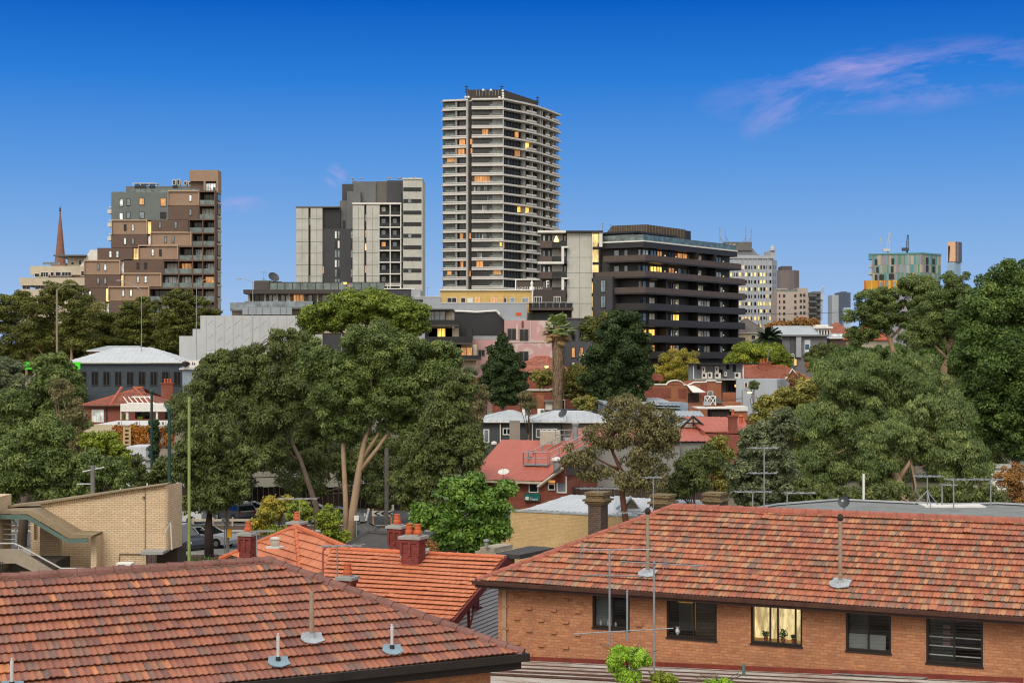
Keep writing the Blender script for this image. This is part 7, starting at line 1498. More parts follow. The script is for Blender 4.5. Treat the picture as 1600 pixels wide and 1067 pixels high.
K = {  # leaf stops, size, droop, density
 'gum': (leafmat('leaf_gum', ('#1A2614', '#2C3C1E', '#43542E', '#647244')), .26, .35, 1.0),
 'gumdark': (leafmat('leaf_gum_dark', ('#1C2414', '#2C381E', '#3E4A28', '#55603A')), .26, .5, .9),
 'umbrella': (leafmat('leaf_umbrella', ('#22300F', '#364818', '#506226', '#6E7A32')), .30, .1, 1.0),
 'olive': (leafmat('leaf_olive', ('#1E240E', '#303816', '#424A20', '#585E2C')), .44, .1, .9),
 'greygreen': (leafmat('leaf_greygreen', ('#242E22', '#343F32', '#485443', '#656E58')), .22, .1, 1.1),
 'willow': (leafmat('leaf_willow', ('#20301A', '#334626', '#485836', '#6A784C')), .21, .7, 1.0),
 'darkfull': (leafmat('leaf_darkfull', ('#1A2A12', '#26391A', '#364C24', '#526636')), .28, .1, 1.15),
 'ficus': (leafmat('leaf_ficus', ('#1E3212', '#2E481C', '#446228', '#6A8440'), .4), .20, .2, 1.0),
 'yellow': (leafmat('leaf_yellow', ('#3A3E1A', '#525624', '#6E6C2C', '#9A8C3A')), .24, .2, .6),
 'yelgreen': (leafmat('leaf_yelgreen', ('#30381A', '#454C24', '#5E6032', '#7E7A46')), .28, .1, .85),
 'lime': (leafmat('leaf_lime', ('#283610', '#404F18', '#5A6A22', '#7C8634')), .30, .1, 1.0),
 'brown': (leafmat('leaf_brown', ('#2A2A1C', '#3A3C28', '#4E4E38', '#6A684E')), .22, .5, .34),
 'conifer': (leafmat('leaf_conifer', ('#0E1A0C', '#182612', '#22341A', '#324424')), .34, .0, 1.3),
 'russet': (leafmat('leaf_russet', ('#38301E', '#524028', '#6A5230', '#7E5A34')), .26, .2, .6),
 'fern': (leafmat('leaf_fern', ('#3A5214', '#4E7020', '#688C2C', '#8AA444')), .09, .5, .9),
}
BARK = M('bark_grey', '#5E5246', .9, .3, 1.5, stain=.3); BARKP = M('bark_pale', '#9A8268', .8, .2, .9, stain=.35); BARKD = M('bark_dark', '#2E2420', .9, .3, 2)
NTREE = [0]
def leaves_mesh(name, mat, root, cen, rad, size, droop, dens, rs, lobes_tint):
    """many small rhombic leaf clumps over a set of leafy lobes"""
    V = []; TT = []
    for (c, r, tn) in zip(cen, rad, lobes_tint):
        area = 4 * math.pi * r[0] * r[2]; n = int(dens * 1.1 * area / (size * size * (.2 if droop > .3 else .28))); n = max(20, min(n, 6000))
        d = rs.normal(size=(n, 3)); d /= np.linalg.norm(d, axis=1)[:, None]
        keep = ~((d[:, 2] < -.35) & (rs.random(n) < .6)); d = d[keep]; n = len(d)
        # break the shell into tufts
        k = max(5, int(r[0] * r[0] * 5 / (size * 3)) + 4); tf = rs.normal(size=(k, 3)); tf /= np.linalg.norm(tf, axis=1)[:, None]
        near = (d @ tf.T); bi = near.argmax(1); cl = near.max(1); bulge = .80 + .26 * np.clip((cl - .72) / .28, 0, 1); tint_t = rs.random(k)[bi]
        rr = bulge * (rs.random(n) ** .22) * np.where(rs.random(n) < .14, 1.05 + .28 * rs.random(n), 1.0)
        pos = c + d * rr[:, None] * r
        nor = d + rs.normal(size=(n, 3)) * .55 + np.array([0, 0, .35]); nor /= np.linalg.norm(nor, axis=1)[:, None]
        t = np.cross(nor, rs.normal(size=(n, 3))); t = t * (1 - droop) + np.array([0, 0, -1.0]) * droop * (1 if droop > .3 else .5); t += d * .2
        t /= np.linalg.norm(t, axis=1)[:, None]; b = np.cross(nor, t); b /= np.maximum(np.linalg.norm(b, axis=1)[:, None], 1e-6)
        L = size * (.6 + .8 * rs.random(n))[:, None]; W = L * (.40 if droop > .3 else .56)
        q = np.stack([pos - t * L * .5, pos + b * W * .5, pos + t * L * .5, pos - b * W * .5], 1)
        V.append(q.reshape(-1, 3)); ti = np.clip(.12 + .36 * rs.random(n) + .26 * tint_t + .32 * tn + .10 * (rs.random(n) > .93), 0, 1); TT.append(np.repeat(ti, 4))
    V = np.concatenate(V) - np.array(root.location); TT = np.concatenate(TT).astype(np.float32); nq = len(V) // 4
    me = bpy.data.meshes.new(name); me.vertices.add(len(V)); me.vertices.foreach_set('co', V.astype(np.float32).ravel())
    me.loops.add(nq * 4); me.polygons.add(nq); me.loops.foreach_set('vertex_index', np.arange(nq * 4, dtype=np.int32)); me.polygons.foreach_set('loop_start', np.arange(0, nq * 4, 4, dtype=np.int32))
    at = me.attributes.new('tint', 'FLOAT', 'POINT'); at.data.foreach_set('value', TT); me.update(calc_edges=True)
    me.materials.append(mat); o = bpy.data.objects.new(name, me); COL.objects.link(o); o.parent = root; NTREE[0] += nq
    return o
def tree(name, lab, Z, kind, blobs, trunks=(), bark=None, lobe=.36, seed=1, group=None, cat='tree', base=None, fill=1.0, size=None, nb=10, flat=.78, crown=True, br=.5):
    """blobs: (cx, cy, rx, ry[, dz]) in photo pixels at distance Z; trunks: polylines (px, py, radius m[, dz])"""
    s = Z / F; rs = np.random.RandomState(seed); mat, sz, droop, dens = K[kind]; size = (size or sz) * .86
    bx = base if base is not None else (trunks[0][0][0] if trunks else blobs[0][0])
    T = thing(name, lab, cat, (PX(bx, Z), Z, 0), group)
    cen, rad, tin = [], [], []
    for bl in blobs:
        cx, cy, rx, ry = bl[:4]; dz = bl[4] if len(bl) > 4 else 0
        c = np.array([(cx - CX) * s, Z + dz, HC + (HY - cy) * s]); R = np.array([rx * s, (rx + ry) * .5 * s * .9, ry * s])
        lr = lobe * min(rx, ry) * s * 1.1; lr = max(lr, size * 2.2); vol = (R[0] * R[2]) / (lr * lr); n = int(max(6, vol * 5.2 * fill))
        d = rs.normal(size=(n, 3)); d /= np.linalg.norm(d, axis=1)[:, None]; d[:, 1] -= .25 * rs.random(n)
        ls = lr * (.65 + .6 * rs.random(n)); rr = (rs.random(n) ** .35)
        for i in range(n):
            inner = np.maximum(R - ls[i] * .45, R * .3); p = c + d[i] * inner * rr[i]; cen.append(p); rad.append(np.array([ls[i], ls[i], ls[i] * flat])); tin.append(rs.random())
    if crown: leaves_mesh('crown', mat, T, cen, rad, size, droop, dens, rs, tin)
    b = MB(); ends = []
    for tr in trunks:
        pts = [Vector(((p[0] - CX) * s, Z + (p[3] if len(p) > 3 else 0), HC + (HY - p[1]) * s)) for p in tr]; b.tube(pts, [p[2] for p in tr], 8); ends.append((pts[-1], tr[-1][2])); ends.append((pts[-2].lerp(pts[-1], .4), tr[-1][2]))
    if not trunks:
        zt = cen and min(c[2] for c in cen) or 3; x = (bx - CX) * s; top = Vector(((blobs[0][0] - CX) * s, Z, HC + (HY - blobs[0][1] - blobs[0][3] * .2) * s)); b.tube([(x, Z, 0), (x * .6 + top.x * .4, Z, top.z * .5), top], [.05 * max(2, top.z * .35), .035 * max(2, top.z * .3), .06], 8); ends.append((top.lerp(Vector((x, Z, 0)), .4), .1))
    if cen:
        for i in rs.choice(len(cen), min(nb, len(cen)), replace=False):
            tgt = Vector(cen[i]); e, r = min(ends, key=lambda k: (k[0] - tgt).length); m = e.lerp(tgt, .5) + Vector((rs.normal() * .3, rs.normal() * .3, .3)); mn = .05 if Z > 60 else .008; b.tube([e, m, tgt], [max(mn, r * br), max(mn * .8, r * br * .6), mn * .6], 5)
    b.build('trunk', bark or BARK, T, smooth=True)
    return T
UG = 'umbrella-crowned trees in front of the brown tower'
# ---- far left umbrella trees
tree('umbrella_tree', 'dark olive tree at the far left edge beneath the white terraces', 300, 'olive', [(20, 480, 42, 26), (-5, 515, 44, 34), (45, 525, 36, 30), (10, 555, 40, 24), (70, 545, 30, 24)], [[(40, 720, .35), (42, 600, .3), (40, 520, .18)]], BARKP, seed=1, group=UG, nb=14, lobe=.4, flat=.5, fill=.8)
tree('umbrella_tree', 'tall layered olive tree beside the tall street light', 290, 'olive', [(100, 455, 44, 20), (75, 485, 46, 26), (130, 490, 36, 32), (60, 520, 50, 28), (120, 525, 42, 30), (30, 470, 26, 20)], [[(100, 730, .4), (96, 600, .35), (112, 560, .28), (110, 490, .12)], [(96, 590, .28), (60, 545, .15), (50, 520, .1)]], BARKP, seed=2, group=UG, nb=18, lobe=.42, flat=.5, fill=.8)
tree('umbrella_tree', 'low olive tree below the left foot of the brown tower', 304, 'olive', [(160, 500, 26, 24), (172, 530, 30, 26), (150, 540, 30, 24)], seed=3, group=UG, nb=8, flat=.55, fill=.8, base=162)
tree('umbrella_tree', 'flat-topped olive tree centred under the brown tower', 298, 'olive', [(218, 480, 36, 18), (200, 503, 32, 22), (240, 505, 32, 22), (220, 530, 44, 24)], [[(222, 720, .35), (218, 600, .3), (222, 510, .16)]], BARKP, seed=4, group=UG, nb=14, flat=.5, fill=.85)
tree('umbrella_tree', 'broad olive tree covering the foot of the brown tower corner balconies', 292, 'olive', [(285, 468, 38, 18), (270, 492, 38, 24), (318, 490, 28, 30), (290, 520, 50, 28)], [[(290, 720, .4), (292, 600, .32), (288, 500, .16)]], BARKP, seed=5, group=UG, nb=14, flat=.5, fill=.9)
tree('background_trees', 'mass of dark trees filling the gap behind the charcoal brick building', 320, 'olive', [(40, 565, 70, 30), (140, 555, 70, 30), (240, 545, 70, 28), (200, 520, 60, 26), (90, 530, 60, 30)], seed=6, nb=6, fill=1.1, base=150)
# ---- left middle trees
tree('tree', 'grey green rounded tree at the left edge beside the lime sign', 118, 'greygreen', [(5, 590, 40, 34), (20, 630, 36, 34), (-8, 660, 40, 34)], seed=7, nb=8)
tree('gum_tree', 'tall feathery gum tree hiding the middle of the lime green sign', 112, 'gum', [(88, 575, 38, 28), (90, 600, 44, 34), (60, 640, 50, 40), (20, 640, 40, 40), (50, 690, 60, 40), (100, 620, 36, 36), (115, 598, 16, 22), (30, 660, 40, 30), (105, 660, 40, 24)], [[(30, 900, .4), (45, 720, .3), (62, 640, .14)]], BARK, seed=8, nb=14, lobe=.34)
tree('gum_tree', 'reddish brown patch of gum foliage beside the tan ribbed roof', 108, 'brown', [(115, 650, 26, 34), (120, 690, 22, 22), (95, 610, 22, 20)], seed=9, nb=6, fill=1.0, base=110)
tree('gum_tree', 'billowing green gum tree directly above the cream brick roof', 98, 'gum', [(75, 680, 44, 28), (30, 700, 40, 34), (70, 725, 60, 44), (0, 760, 50, 40), (140, 735, 46, 34), (20, 740, 50, 36), (185, 740, 30, 30), (100, 765, 70, 20)], [[(60, 920, .4), (62, 800, .3), (75, 700, .15)]], BARK, seed=10, nb=16, lobe=.34)
tree('tree', 'small fresh lime green tree left of the cypress', 104, 'lime', [(168, 698, 32, 24), (190, 715, 20, 18), (140, 690, 20, 16)], seed=11, nb=6, size=.2)
tree('small_tree', 'sparse leafy tree in front of the white walls by the green poles', 110, 'gumdark', [(228, 760, 26, 26), (262, 740, 24, 34), (215, 725, 14, 20)], seed=12, nb=8, fill=.6, lobe=.28)
tree('cypress', 'slim dark cypress rising beside the thinner green pole', 150, 'conifer', [(241, 690, 8, 30), (241, 665, 6, 18)], seed=13, nb=3, size=.25)
# ---- centre
tree('umbrella_tree', 'wide lime green umbrella tree crown behind the central gum', 150, 'umbrella', [(568, 480, 74, 28), (520, 495, 56, 26), (625, 490, 48, 30), (570, 466, 50, 16), (490, 508, 28, 18), (650, 510, 24, 22)], [[(575, 800, .4), (575, 600, .36), (570, 520, .2)], [(575, 560, .2), (530, 515, .1)], [(575, 560, .2), (630, 510, .1)]], BARK, seed=14, nb=22, lobe=.36, flat=.7, fill=1.3)
tree('gum_tree', 'large dark olive gum tree left of the central gum', 124, 'gumdark', [(385, 570, 56, 34), (460, 540, 46, 34), (340, 610, 50, 44), (350, 575, 40, 30), (430, 590, 50, 44), (420, 640, 60, 50), (480, 600, 50, 40), (400, 700, 60, 40), (330, 680, 40, 40)], [[(498, 860, .28), (494, 790, .24), (470, 720, .17), (436, 650, .12), (418, 600, .09), (400, 545, .05)], [(470, 720, .12), (420, 690, .08), (380, 640, .05)]], BARK, seed=15, nb=34, lobe=.32, fill=1.0)
tree('gum_tree', 'drooping dark gum tree behind the tall olive pole', 106, 'gumdark', [(330, 690, 44, 50), (300, 720, 36, 44), (350, 760, 52, 40), (310, 775, 42, 28), (295, 640, 26, 30), (385, 720, 34, 30)], [[(327, 875, .34), (326, 830, .30), (330, 740, .2), (335, 690, .1)], [(326, 800, .14), (350, 770, .08), (405, 752, .05)]], BARKD, seed=16, nb=16, lobe=.30, fill=.9)
tree('gum_tree', 'great central gum tree with three pale bare leaning trunks', 114, 'gum', [(588, 540, 62, 40), (640, 560, 56, 40), (560, 580, 60, 44), (520, 610, 44, 50), (600, 610, 70, 46), (680, 600, 44, 44), (640, 650, 60, 34), (540, 665, 40, 28), (490, 560, 34, 34), (705, 640, 30, 36), (690, 560, 34, 30)],
 [[(547, 865, .36), (551, 800, .30), (561, 735, .24), (569, 690, .18), (582, 645, .10)], [(561, 738, .19), (590, 700, .14), (615, 665, .12), (640, 640, .06)], [(568, 715, .18), (590, 680, .12), (603, 650, .06)], [(541, 850, .24), (540, 780, .2), (536, 700, .16), (537, 660, .09)]], BARKP, seed=17, nb=44, lobe=.34, br=.35)
tree('gum_tree', 'low dark foliage around the feet of the pale trunks', 128, 'gumdark', [(480, 740, 50, 40), (590, 770, 50, 26), (540, 720, 40, 34), (640, 740, 40, 40)], seed=18, nb=12, fill=.55, base=490)
tree('she_oak', 'drooping dark she-oak with wispy brown grey foliage right of the central gum', 104, 'gumdark', [(700, 650, 46, 50), (720, 610, 34, 34), (670, 720, 50, 50), (730, 700, 36, 50), (640, 760, 34, 40), (690, 770, 50, 30)], [[(690, 900, .3), (695, 800, .25), (705, 690, .1)]], BARKD, seed=19, nb=16, lobe=.3, fill=.9)
tree('small_tree', 'bare twiggy brownish tree between the she-oak and the dark cone-shaped tree', 130, 'brown', [(735, 640, 26, 36), (750, 620, 18, 24), (720, 600, 20, 22), (705, 580, 16, 16)], seed=20, nb=14, fill=.6)
tree('wattle', 'yellow flowering wattle behind the orange pyramid roof', 84, 'yellow', [(425, 800, 26, 28), (410, 820, 20, 20), (445, 790, 16, 18)], seed=21, nb=8, size=.16)
tree('small_tree', 'light green feathery tree right of the roof peak antenna', 80, 'lime', [(515, 815, 22, 30), (470, 800, 22, 24), (520, 840, 30, 20), (450, 830, 30, 16)], seed=22, nb=8, size=.16, fill=.8)
tree('fig_tree', 'glossy bright green fig tree behind the twin-pot chimney', 74, 'ficus', [(715, 770, 40, 30), (690, 810, 46, 30), (755, 790, 46, 36), (725, 840, 50, 30), (770, 830, 30, 34), (660, 815, 22, 20), (790, 765, 20, 16), (745, 750, 22, 16), (660, 800, 16, 14)], [[(725, 960, .2), (722, 860, .16), (718, 790, .08)]], BARK, seed=23, nb=14, lobe=.34, size=.24)
tree('shrub', 'small russet shrub beside the twin-pot chimney', 68, 'russet', [(672, 856, 14, 12)], seed=24, nb=3, size=.12, cat='shrub')
tree('small_tree', 'dull yellow green bush behind the road works sign', 140, 'yelgreen', [(605, 780, 22, 18), (640, 800, 20, 16)], seed=25, nb=4)
tree('background_trees', 'dark mass of street trees seen between the trunks of the central gums', 140, 'gumdark', [(430, 700, 90, 50), (600, 720, 90, 50), (340, 740, 60, 50), (520, 640, 80, 50), (690, 690, 60, 60), (300, 650, 40, 50)], seed=62, nb=10, base=470, fill=.7)
# ---- centre right
tree('conifer', 'dark cone-shaped cypress tree in front of the pink wall', 190, 'conifer', [(787, 600, 40, 22), (787, 580, 37, 26), (785, 560, 29, 24), (785, 543, 17, 18), (786, 530, 7, 10), (787, 618, 40, 18)], seed=26, nb=4, lobe=.3)
tree('conifer', 'huge dark cypress tree in front of the dark balconied building', 192, 'conifer', [(965, 560, 54, 50), (975, 520, 46, 36), (940, 590, 40, 30), (1000, 590, 26, 30), (985, 500, 24, 16), (960, 620, 50, 26)], seed=27, nb=4, lobe=.26)
tree('tree', 'olive brown tree behind the left shoulder of the huge cypress', 205, 'olive', [(930, 515, 26, 24), (950, 500, 22, 14)], seed=28, nb=4)
tree('tree', 'yellowing autumn tree in front of the lowest dark balconies', 242, 'yellow', [(1062, 565, 34, 22), (1050, 582, 34, 20), (1080, 580, 24, 22), (1060, 600, 34, 18)], seed=29, nb=10, fill=.8)
tree('tree', 'round lime green tree below the end of the dark balconies', 256, 'lime', [(1185, 554, 46, 24), (1165, 566, 38, 20), (1212, 566, 26, 20), (1190, 585, 40, 16)], seed=30, nb=6)
tree('shrub', 'bright green and yellow bushes beside the fan palm trunk', 199, 'yelgreen', [(905, 590, 26, 24), (848, 590, 20, 18), (920, 605, 18, 16), (895, 612, 24, 12)], seed=31, nb=4, cat='shrub')
tree('small_tree', 'thin brownish tree growing before the long flat brick building', 170, 'brown', [(826, 628, 16, 18), (820, 618, 12, 10)], seed=32, nb=5, size=.2, fill=1.2)
tree('shrub', 'mixed green shrubs right of the flat brick building', 188, 'yelgreen', [(915, 630, 22, 14)], seed=33, nb=3, cat='shrub')
tree('eucalyptus', 'sparse brown grey eucalyptus with reddish branches standing before the grey hall', 92, 'brown', [(985, 645, 50, 34), (1010, 690, 52, 40), (950, 680, 40, 30), (905, 715, 34, 26), (1000, 740, 50, 34), (1040, 665, 26, 40), (930, 740, 34, 18)], [[(985, 870, .22), (972, 770, .17), (968, 730, .12), (950, 690, .06)], [(972, 770, .12), (1000, 720, .08), (1010, 680, .05)], [(968, 735, .08), (930, 715, .04)]], M('bark_red', '#5A3A2C', .9, .3), seed=34, nb=26, lobe=.30, fill=.95, br=.4)
tree('tree', 'small dark purplish tree left of the grey green tree', 96, 'gumdark', [(1085, 740, 34, 36), (1060, 760, 30, 26), (1100, 715, 26, 24)], seed=35, nb=8, fill=.9)
tree('small_tree', 'olive yellow tree between the red gabled roof and the grey green tree', 104, 'yelgreen', [(1120, 705, 30, 26), (1135, 740, 26, 34), (1105, 720, 20, 20)], seed=36, nb=8, size=.2)
tree('tree', 'dense grey green rounded tree behind the tall double antenna', 90, 'greygreen', [(1190, 690, 44, 34), (1160, 740, 32, 40), (1210, 740, 40, 44), (1225, 660, 30, 26), (1175, 770, 40, 26)], seed=37, nb=6, size=.2, lobe=.3)
tree('tree', 'broad yellow green tree beside the white painted wall', 140, 'yelgreen', [(1230, 632, 48, 30), (1198, 655, 30, 32), (1275, 615, 38, 38), (1240, 655, 50, 34)], seed=38, nb=10)
tree('peppermint_tree', 'huge weeping willow-like peppermint tree filling the right middle', 112, 'willow', [(1340, 600, 76, 50), (1420, 590, 66, 40), (1290, 660, 60, 50), (1360, 660, 70, 46), (1460, 650, 60, 50), (1280, 730, 50, 48), (1360, 730, 50, 40), (1500, 720, 50, 44), (1240, 740, 30, 40)], [[(1418, 830, .5), (1412, 785, .42), (1402, 750, .36), (1385, 715, .2), (1370, 680, .1)], [(1402, 752, .25), (1418, 728, .14), (1440, 690, .06)]], BARKP, seed=39, nb=20, lobe=.34)
tree('peppermint_tree', 'paler weeping foliage hanging over the short thick trunk', 100, 'willow', [(1400, 680, 50, 30), (1450, 700, 50, 30), (1370, 700, 30, 24), (1500, 700, 30, 30), (1440, 640, 30, 24)], [[(1420, 840, .2), (1430, 760, .12), (1420, 700, .06)]], BARKP, seed=40, nb=8, lobe=.36)
tree('gum_tree', 'tall gum with spreading pale branches left of the striped tower', 158, 'gum', [(1375, 470, 42, 24), (1430, 455, 46, 28), (1350, 495, 34, 24), (1400, 500, 50, 24), (1345, 525, 30, 20), (1450, 485, 36, 24)], [[(1405, 720, .4), (1402, 570, .32), (1390, 530, .22), (1375, 500, .14), (1365, 475, .08)], [(1390, 530, .16), (1420, 500, .12), (1430, 465, .06)]], BARKP, seed=41, nb=22, flat=.6, fill=.85, br=.4)
tree('gum_tree', 'tall gum with a twisted pale trunk beneath the golden skyscraper', 150, 'gum', [(1492, 448, 30, 28), (1470, 490, 48, 30), (1500, 500, 44, 36), (1440, 525, 40, 26), (1480, 470, 44, 26)], [[(1470, 720, .4), (1475, 575, .34), (1482, 540, .26), (1478, 500, .18), (1490, 460, .08)], [(1482, 545, .2), (1500, 510, .14), (1515, 490, .08)], [(1480, 560, .16), (1450, 530, .1)]], BARKP, seed=42, nb=20, flat=.65, fill=.85, br=.4)
tree('tree', 'towering dense dark green tree at the right edge', 122, 'darkfull', [(1575, 455, 58, 50), (1535, 500, 56, 56), (1610, 470, 50, 60), (1560, 560, 70, 70), (1600, 520, 60, 60), (1530, 570, 46, 60), (1590, 610, 60, 60), (1540, 640, 40, 50), (1590, 680, 50, 40), (1610, 440, 40, 36)], [[(1587, 850, .38), (1587, 720, .33), (1585, 660, .28), (1580, 560, .15)]], BARK, seed=43, nb=12, lobe=.3)
tree('tree', 'dark green trees between the tall gums and the orange tiled cottage', 186, 'darkfull', [(1330, 560, 40, 24), (1290, 575, 26, 22), (1390, 560, 50, 26), (1450, 570, 40, 30), (1505, 560, 50, 40), (1530, 600, 50, 50), (1480, 520, 36, 30)], seed=44, nb=6)
tree('shrub', 'flowering russet shrub at the right edge beyond the grey flat roof', 84, 'russet', [(1580, 745, 26, 24), (1600, 770, 30, 24)], seed=45, nb=6, size=.14, cat='shrub', fill=.8)
tree('shrub', 'dark green shrubs behind the antennas of the grey flat roof', 92, 'gumdark', [(1500, 775, 60, 30), (1570, 790, 40, 24), (1300, 780, 50, 26), (1380, 775, 50, 30), (1240, 785, 40, 24)], seed=46, nb=6, cat='shrub')
tree('background_trees', 'brown autumn tree clump beneath the beige flats on the skyline', 310, 'russet', [(1225, 508, 22, 9), (1255, 503, 26, 8), (1205, 512, 18, 6)], seed=47, nb=4, size=.5)
tree('shrub', 'dark round shrub in front of the tall poster panel', 235, 'gumdark', [(1290, 550, 28, 16), (1270, 560, 18, 12)], seed=48, nb=4, cat='shrub')
tree('small_tree', 'brown twiggy tree with bare pale branches below the poster', 225, 'russet', [(1275, 575, 26, 14), (1240, 590, 20, 12)], seed=49, nb=14, fill=.4)
tree('small_tree', 'tiny spiky tree in front of the white painted wall', 200, 'gumdark', [(1178, 602, 9, 9)], seed=50, nb=3, size=.2)
# near plants at the bottom edge
tree('tree_fern_plant', 'bright green feathery plant before the rusty shed roof', 37, 'fern', [(980, 1020, 30, 16), (962, 1035, 18, 18), (1000, 1035, 18, 18), (980, 1055, 26, 16)], [[(982, 1250, .07), (980, 1100, .05), (980, 1030, .02)]], BARK, seed=51, nb=14, size=.075, lobe=.36, cat='plant')
tree('plant', 'small olive plant right of the bright green feathery one', 37, 'lime', [(1032, 1060, 22, 12), (1048, 1066, 14, 12)], [[(1035, 1250, .05), (1034, 1070, .02)]], BARK, seed=52, nb=6, size=.06, cat='plant')
tree('plant', 'sprig of yellow green leaves at the bottom edge below the lit window', 37, 'fern', [(1120, 1066, 26, 7)], [[(1120, 1250, .05), (1120, 1070, .02)]], BARK, seed=53, nb=6, size=.06, cat='plant', fill=.7)
# vine on the wall
T2, q = VINE_AT
rs = np.random.RandomState(60); cen = []; 
for i in range(90):
    x = 172 + 96 * rs.random(); y = 668 + 28 * rs.random()
    if 196 < x < 208 or (x < 186 and y < 690 - (x - 165) * 1.2): continue
    cen.append(np.array(q.pt(q.a(x), q.z(x, y), .15)))
leaves_mesh('vine', leafmat('leaf_vine', ('#4A2A18', '#6A3E20', '#7E5A28', '#8A6A30')), T2, cen, [np.array([.55, .3, .5])] * len(cen), .3, .1, 1.0, rs, rs.random(len(cen)))
tree('background_trees', 'dark tree mass closing the gaps behind the weeping peppermint tree', 175, 'gumdark', [(1450, 640, 110, 70), (1550, 700, 80, 60), (1330, 700, 110, 60), (1220, 700, 60, 50), (1440, 740, 120, 40)], seed=63, nb=4, base=1450, fill=.5)
tree('background_trees', 'green bushes between the huge cypress and the arched brick parapet', 222, 'yelgreen', [(1010, 600, 22, 12), (1005, 590, 12, 10)], seed=64, nb=3, base=1010, fill=.6)
tree('climbing_vine_tree', 'leafless grey creeper mass left of the dark cone-shaped tree', 200, 'greygreen', [(725, 585, 22, 14)], seed=61, nb=14, size=.2, fill=.6)

# ---- fan palm and date palm
def fan_palm():
    Z = 196; s = Z / F; x = PX(872, Z); T = thing('fan_palm', 'tall fan palm with a shaggy brown trunk in front of the pink wall', 'palm', (x, Z, 0)); rs = random.Random(8)
    zt = PZ(517, Z); b = MB(); b.lathe((x, Z, 0), [(.62, 0), (.6, PZ(600, Z)), (.62, PZ(570, Z)), (.72, PZ(545, Z)), (.5, zt + .6)], 12)
    for i in range(420):
        z = PZ(612, Z) + (zt - PZ(612, Z)) * rs.random(); a = rs.random() * 6.28; r = .6 + .15 * rs.random(); p = Vector((x + r * math.cos(a), Z + r * math.sin(a), z)); o = Vector((math.cos(a) * .12, math.sin(a) * .12, -.7 - .5 * rs.random())); w = Vector((-math.sin(a), math.cos(a), 0)) * .1; b.poly(p - w, p + w, p + o + w * .2, p + o - w * .2)
    b.build('trunk', M('palm_bark', '#76634F', .9, .4, 2.5), T)
    b = MB(); d_ = MB(); c0 = Vector((x, Z, zt + .3))
    for i in range(170):
        a = rs.random() * 6.28; el = rs.uniform(-1.15, 1.35); L = rs.uniform(.8, 1.9); d = Vector((math.cos(a) * math.cos(el), math.sin(a) * math.cos(el), math.sin(el))); tip = c0 + d * L; mb = d_ if el < -.45 else b
        side = d.cross(Vector((0, 0, 1))).normalized(); upv = side.cross(d).normalized(); mb.poly(c0 + side * .03, tip + side * .03, tip - side * .03, c0 - side * .03)
        for k in range(11):
            an = math.radians(-75 + 15 * k); v = (d * math.cos(an) + side * math.sin(an)).normalized(); dr = Vector((0, 0, -.35 - .2 * abs(math.sin(an)))); e = tip + v * .7 + dr * .55; w = v.cross(upv).normalized() * .07; m = tip + v * .45 + dr * .08
            mb.poly(tip, m + w, e, m - w)
    b.build('crown', M('palm_green', '#6A7A40', .5, .35, 3), T); d_.build('dead_fronds', M('palm_dry', '#8A7048', .8, .3, 3), T)
fan_palm()
def date_palm():
    Z = 259; x = PX(1199, Z); zt = PZ(532, Z); T = thing('date_palm', 'dark date palm with arching fronds behind the round lime green tree', 'palm', (x, Z, 0)); rs = random.Random(4)
    MB().tube([(x, Z, 0), (x, Z, zt)], [.5, .4], 8).build('trunk', BARK, T); b = MB()
    for i in range(46):
        a = rs.random() * 6.28; el = rs.uniform(.0, 1.3); p = Vector((x, Z, zt)); d = Vector((math.cos(a) * math.cos(el), math.sin(a) * math.cos(el), math.sin(el)))
        for k in range(9):
            q_ = p + d * .34; sd_ = d.cross(Vector((0, 0, 1))).normalized()
            for sg in (-1, 1): b.poly(p, q_, q_ + sd_ * sg * .55 + Vector((0, 0, -.2)), p + sd_ * sg * .45 + Vector((0, 0, -.2)))
            p = q_; d = (d + Vector((0, 0, -.17))).normalized()
    b.build('crown', M('date_green', '#2C3A22', .6, .3, 2), T)
date_palm()
# ================================================================ GROUND, STREET AND CARS
b = MB(); b.box(-9000, 9000, -300, 12000, -1, 0)
m, t, p_ = newmat('ground_mix'); tcn = t.new('ShaderNodeTexCoord'); n = t.noise(tcn.outputs['Object'], .05, 6, .7)
t.link(t.ramp(n, [(.35, srgb('#4A4A3A')), (.5, srgb('#5E5848')), (.65, srgb('#3E4A2C'))]), p_.inputs['Base Color']); p_.inputs['Roughness'].default_value = .95
struct('ground', b, m)
b = MB(); b.box(-60, 60, 109.5, 122, 0, .004); b.box(-60, 60, 126, 140, 0, .004); struct('road', b, M('asphalt', '#4A4B4D', .9, .12, 1.2, bump=.3))
b = MB(); b.box(-60, 60, 106.5, 109.4, 0, .13); struct('pavement', b, M('concrete_path', '#86847E', .9, .1, .6))
b = MB(); b.box(-60, 60, 109.4, 109.55, 0, .14); b.box(-60, 60, 122.02, 122.2, 0, .14); b.box(-60, 60, 125.8, 125.98, 0, .14); struct('kerb', b, CONC)
b = MB(); [b.box(-60 + i * 6, -57 + i * 6, 115.7, 115.85, .004, .008) for i in range(20)]; [b.box(-23, -14, 110.2 + j * 1.2, 110.5 + j * 1.2, .004, .008) for j in range(0, 1)]; struct('road_marking', b, M('road_paint', '#B0B0AC', .7))
b = MB(); b.box(-60, 60, 100, 106.5, 0, .06); b.box(-60, 60, 122.2, 125.8, 0, .10); struct('garden_bed', b, M('mulch', '#4A382C', .95, .35, 3, bump=.6))
for x0, x1, Z_, y, lab in ((-50, 20, 142, 1.9, 'dark timber paling fence across the road behind the parked cars'),):
    b = MB(); [b.box(x0 + i * .5, x0 + i * .5 + .48, Z_, Z_ + .06, 0, y + (i % 3) * .03) for i in range(int((x1 - x0) / .5))]; o = b.build('paling_fence', M('fence_brown', '#3A302A', .9, .3, 1)); tag(o, lab, 'fence')
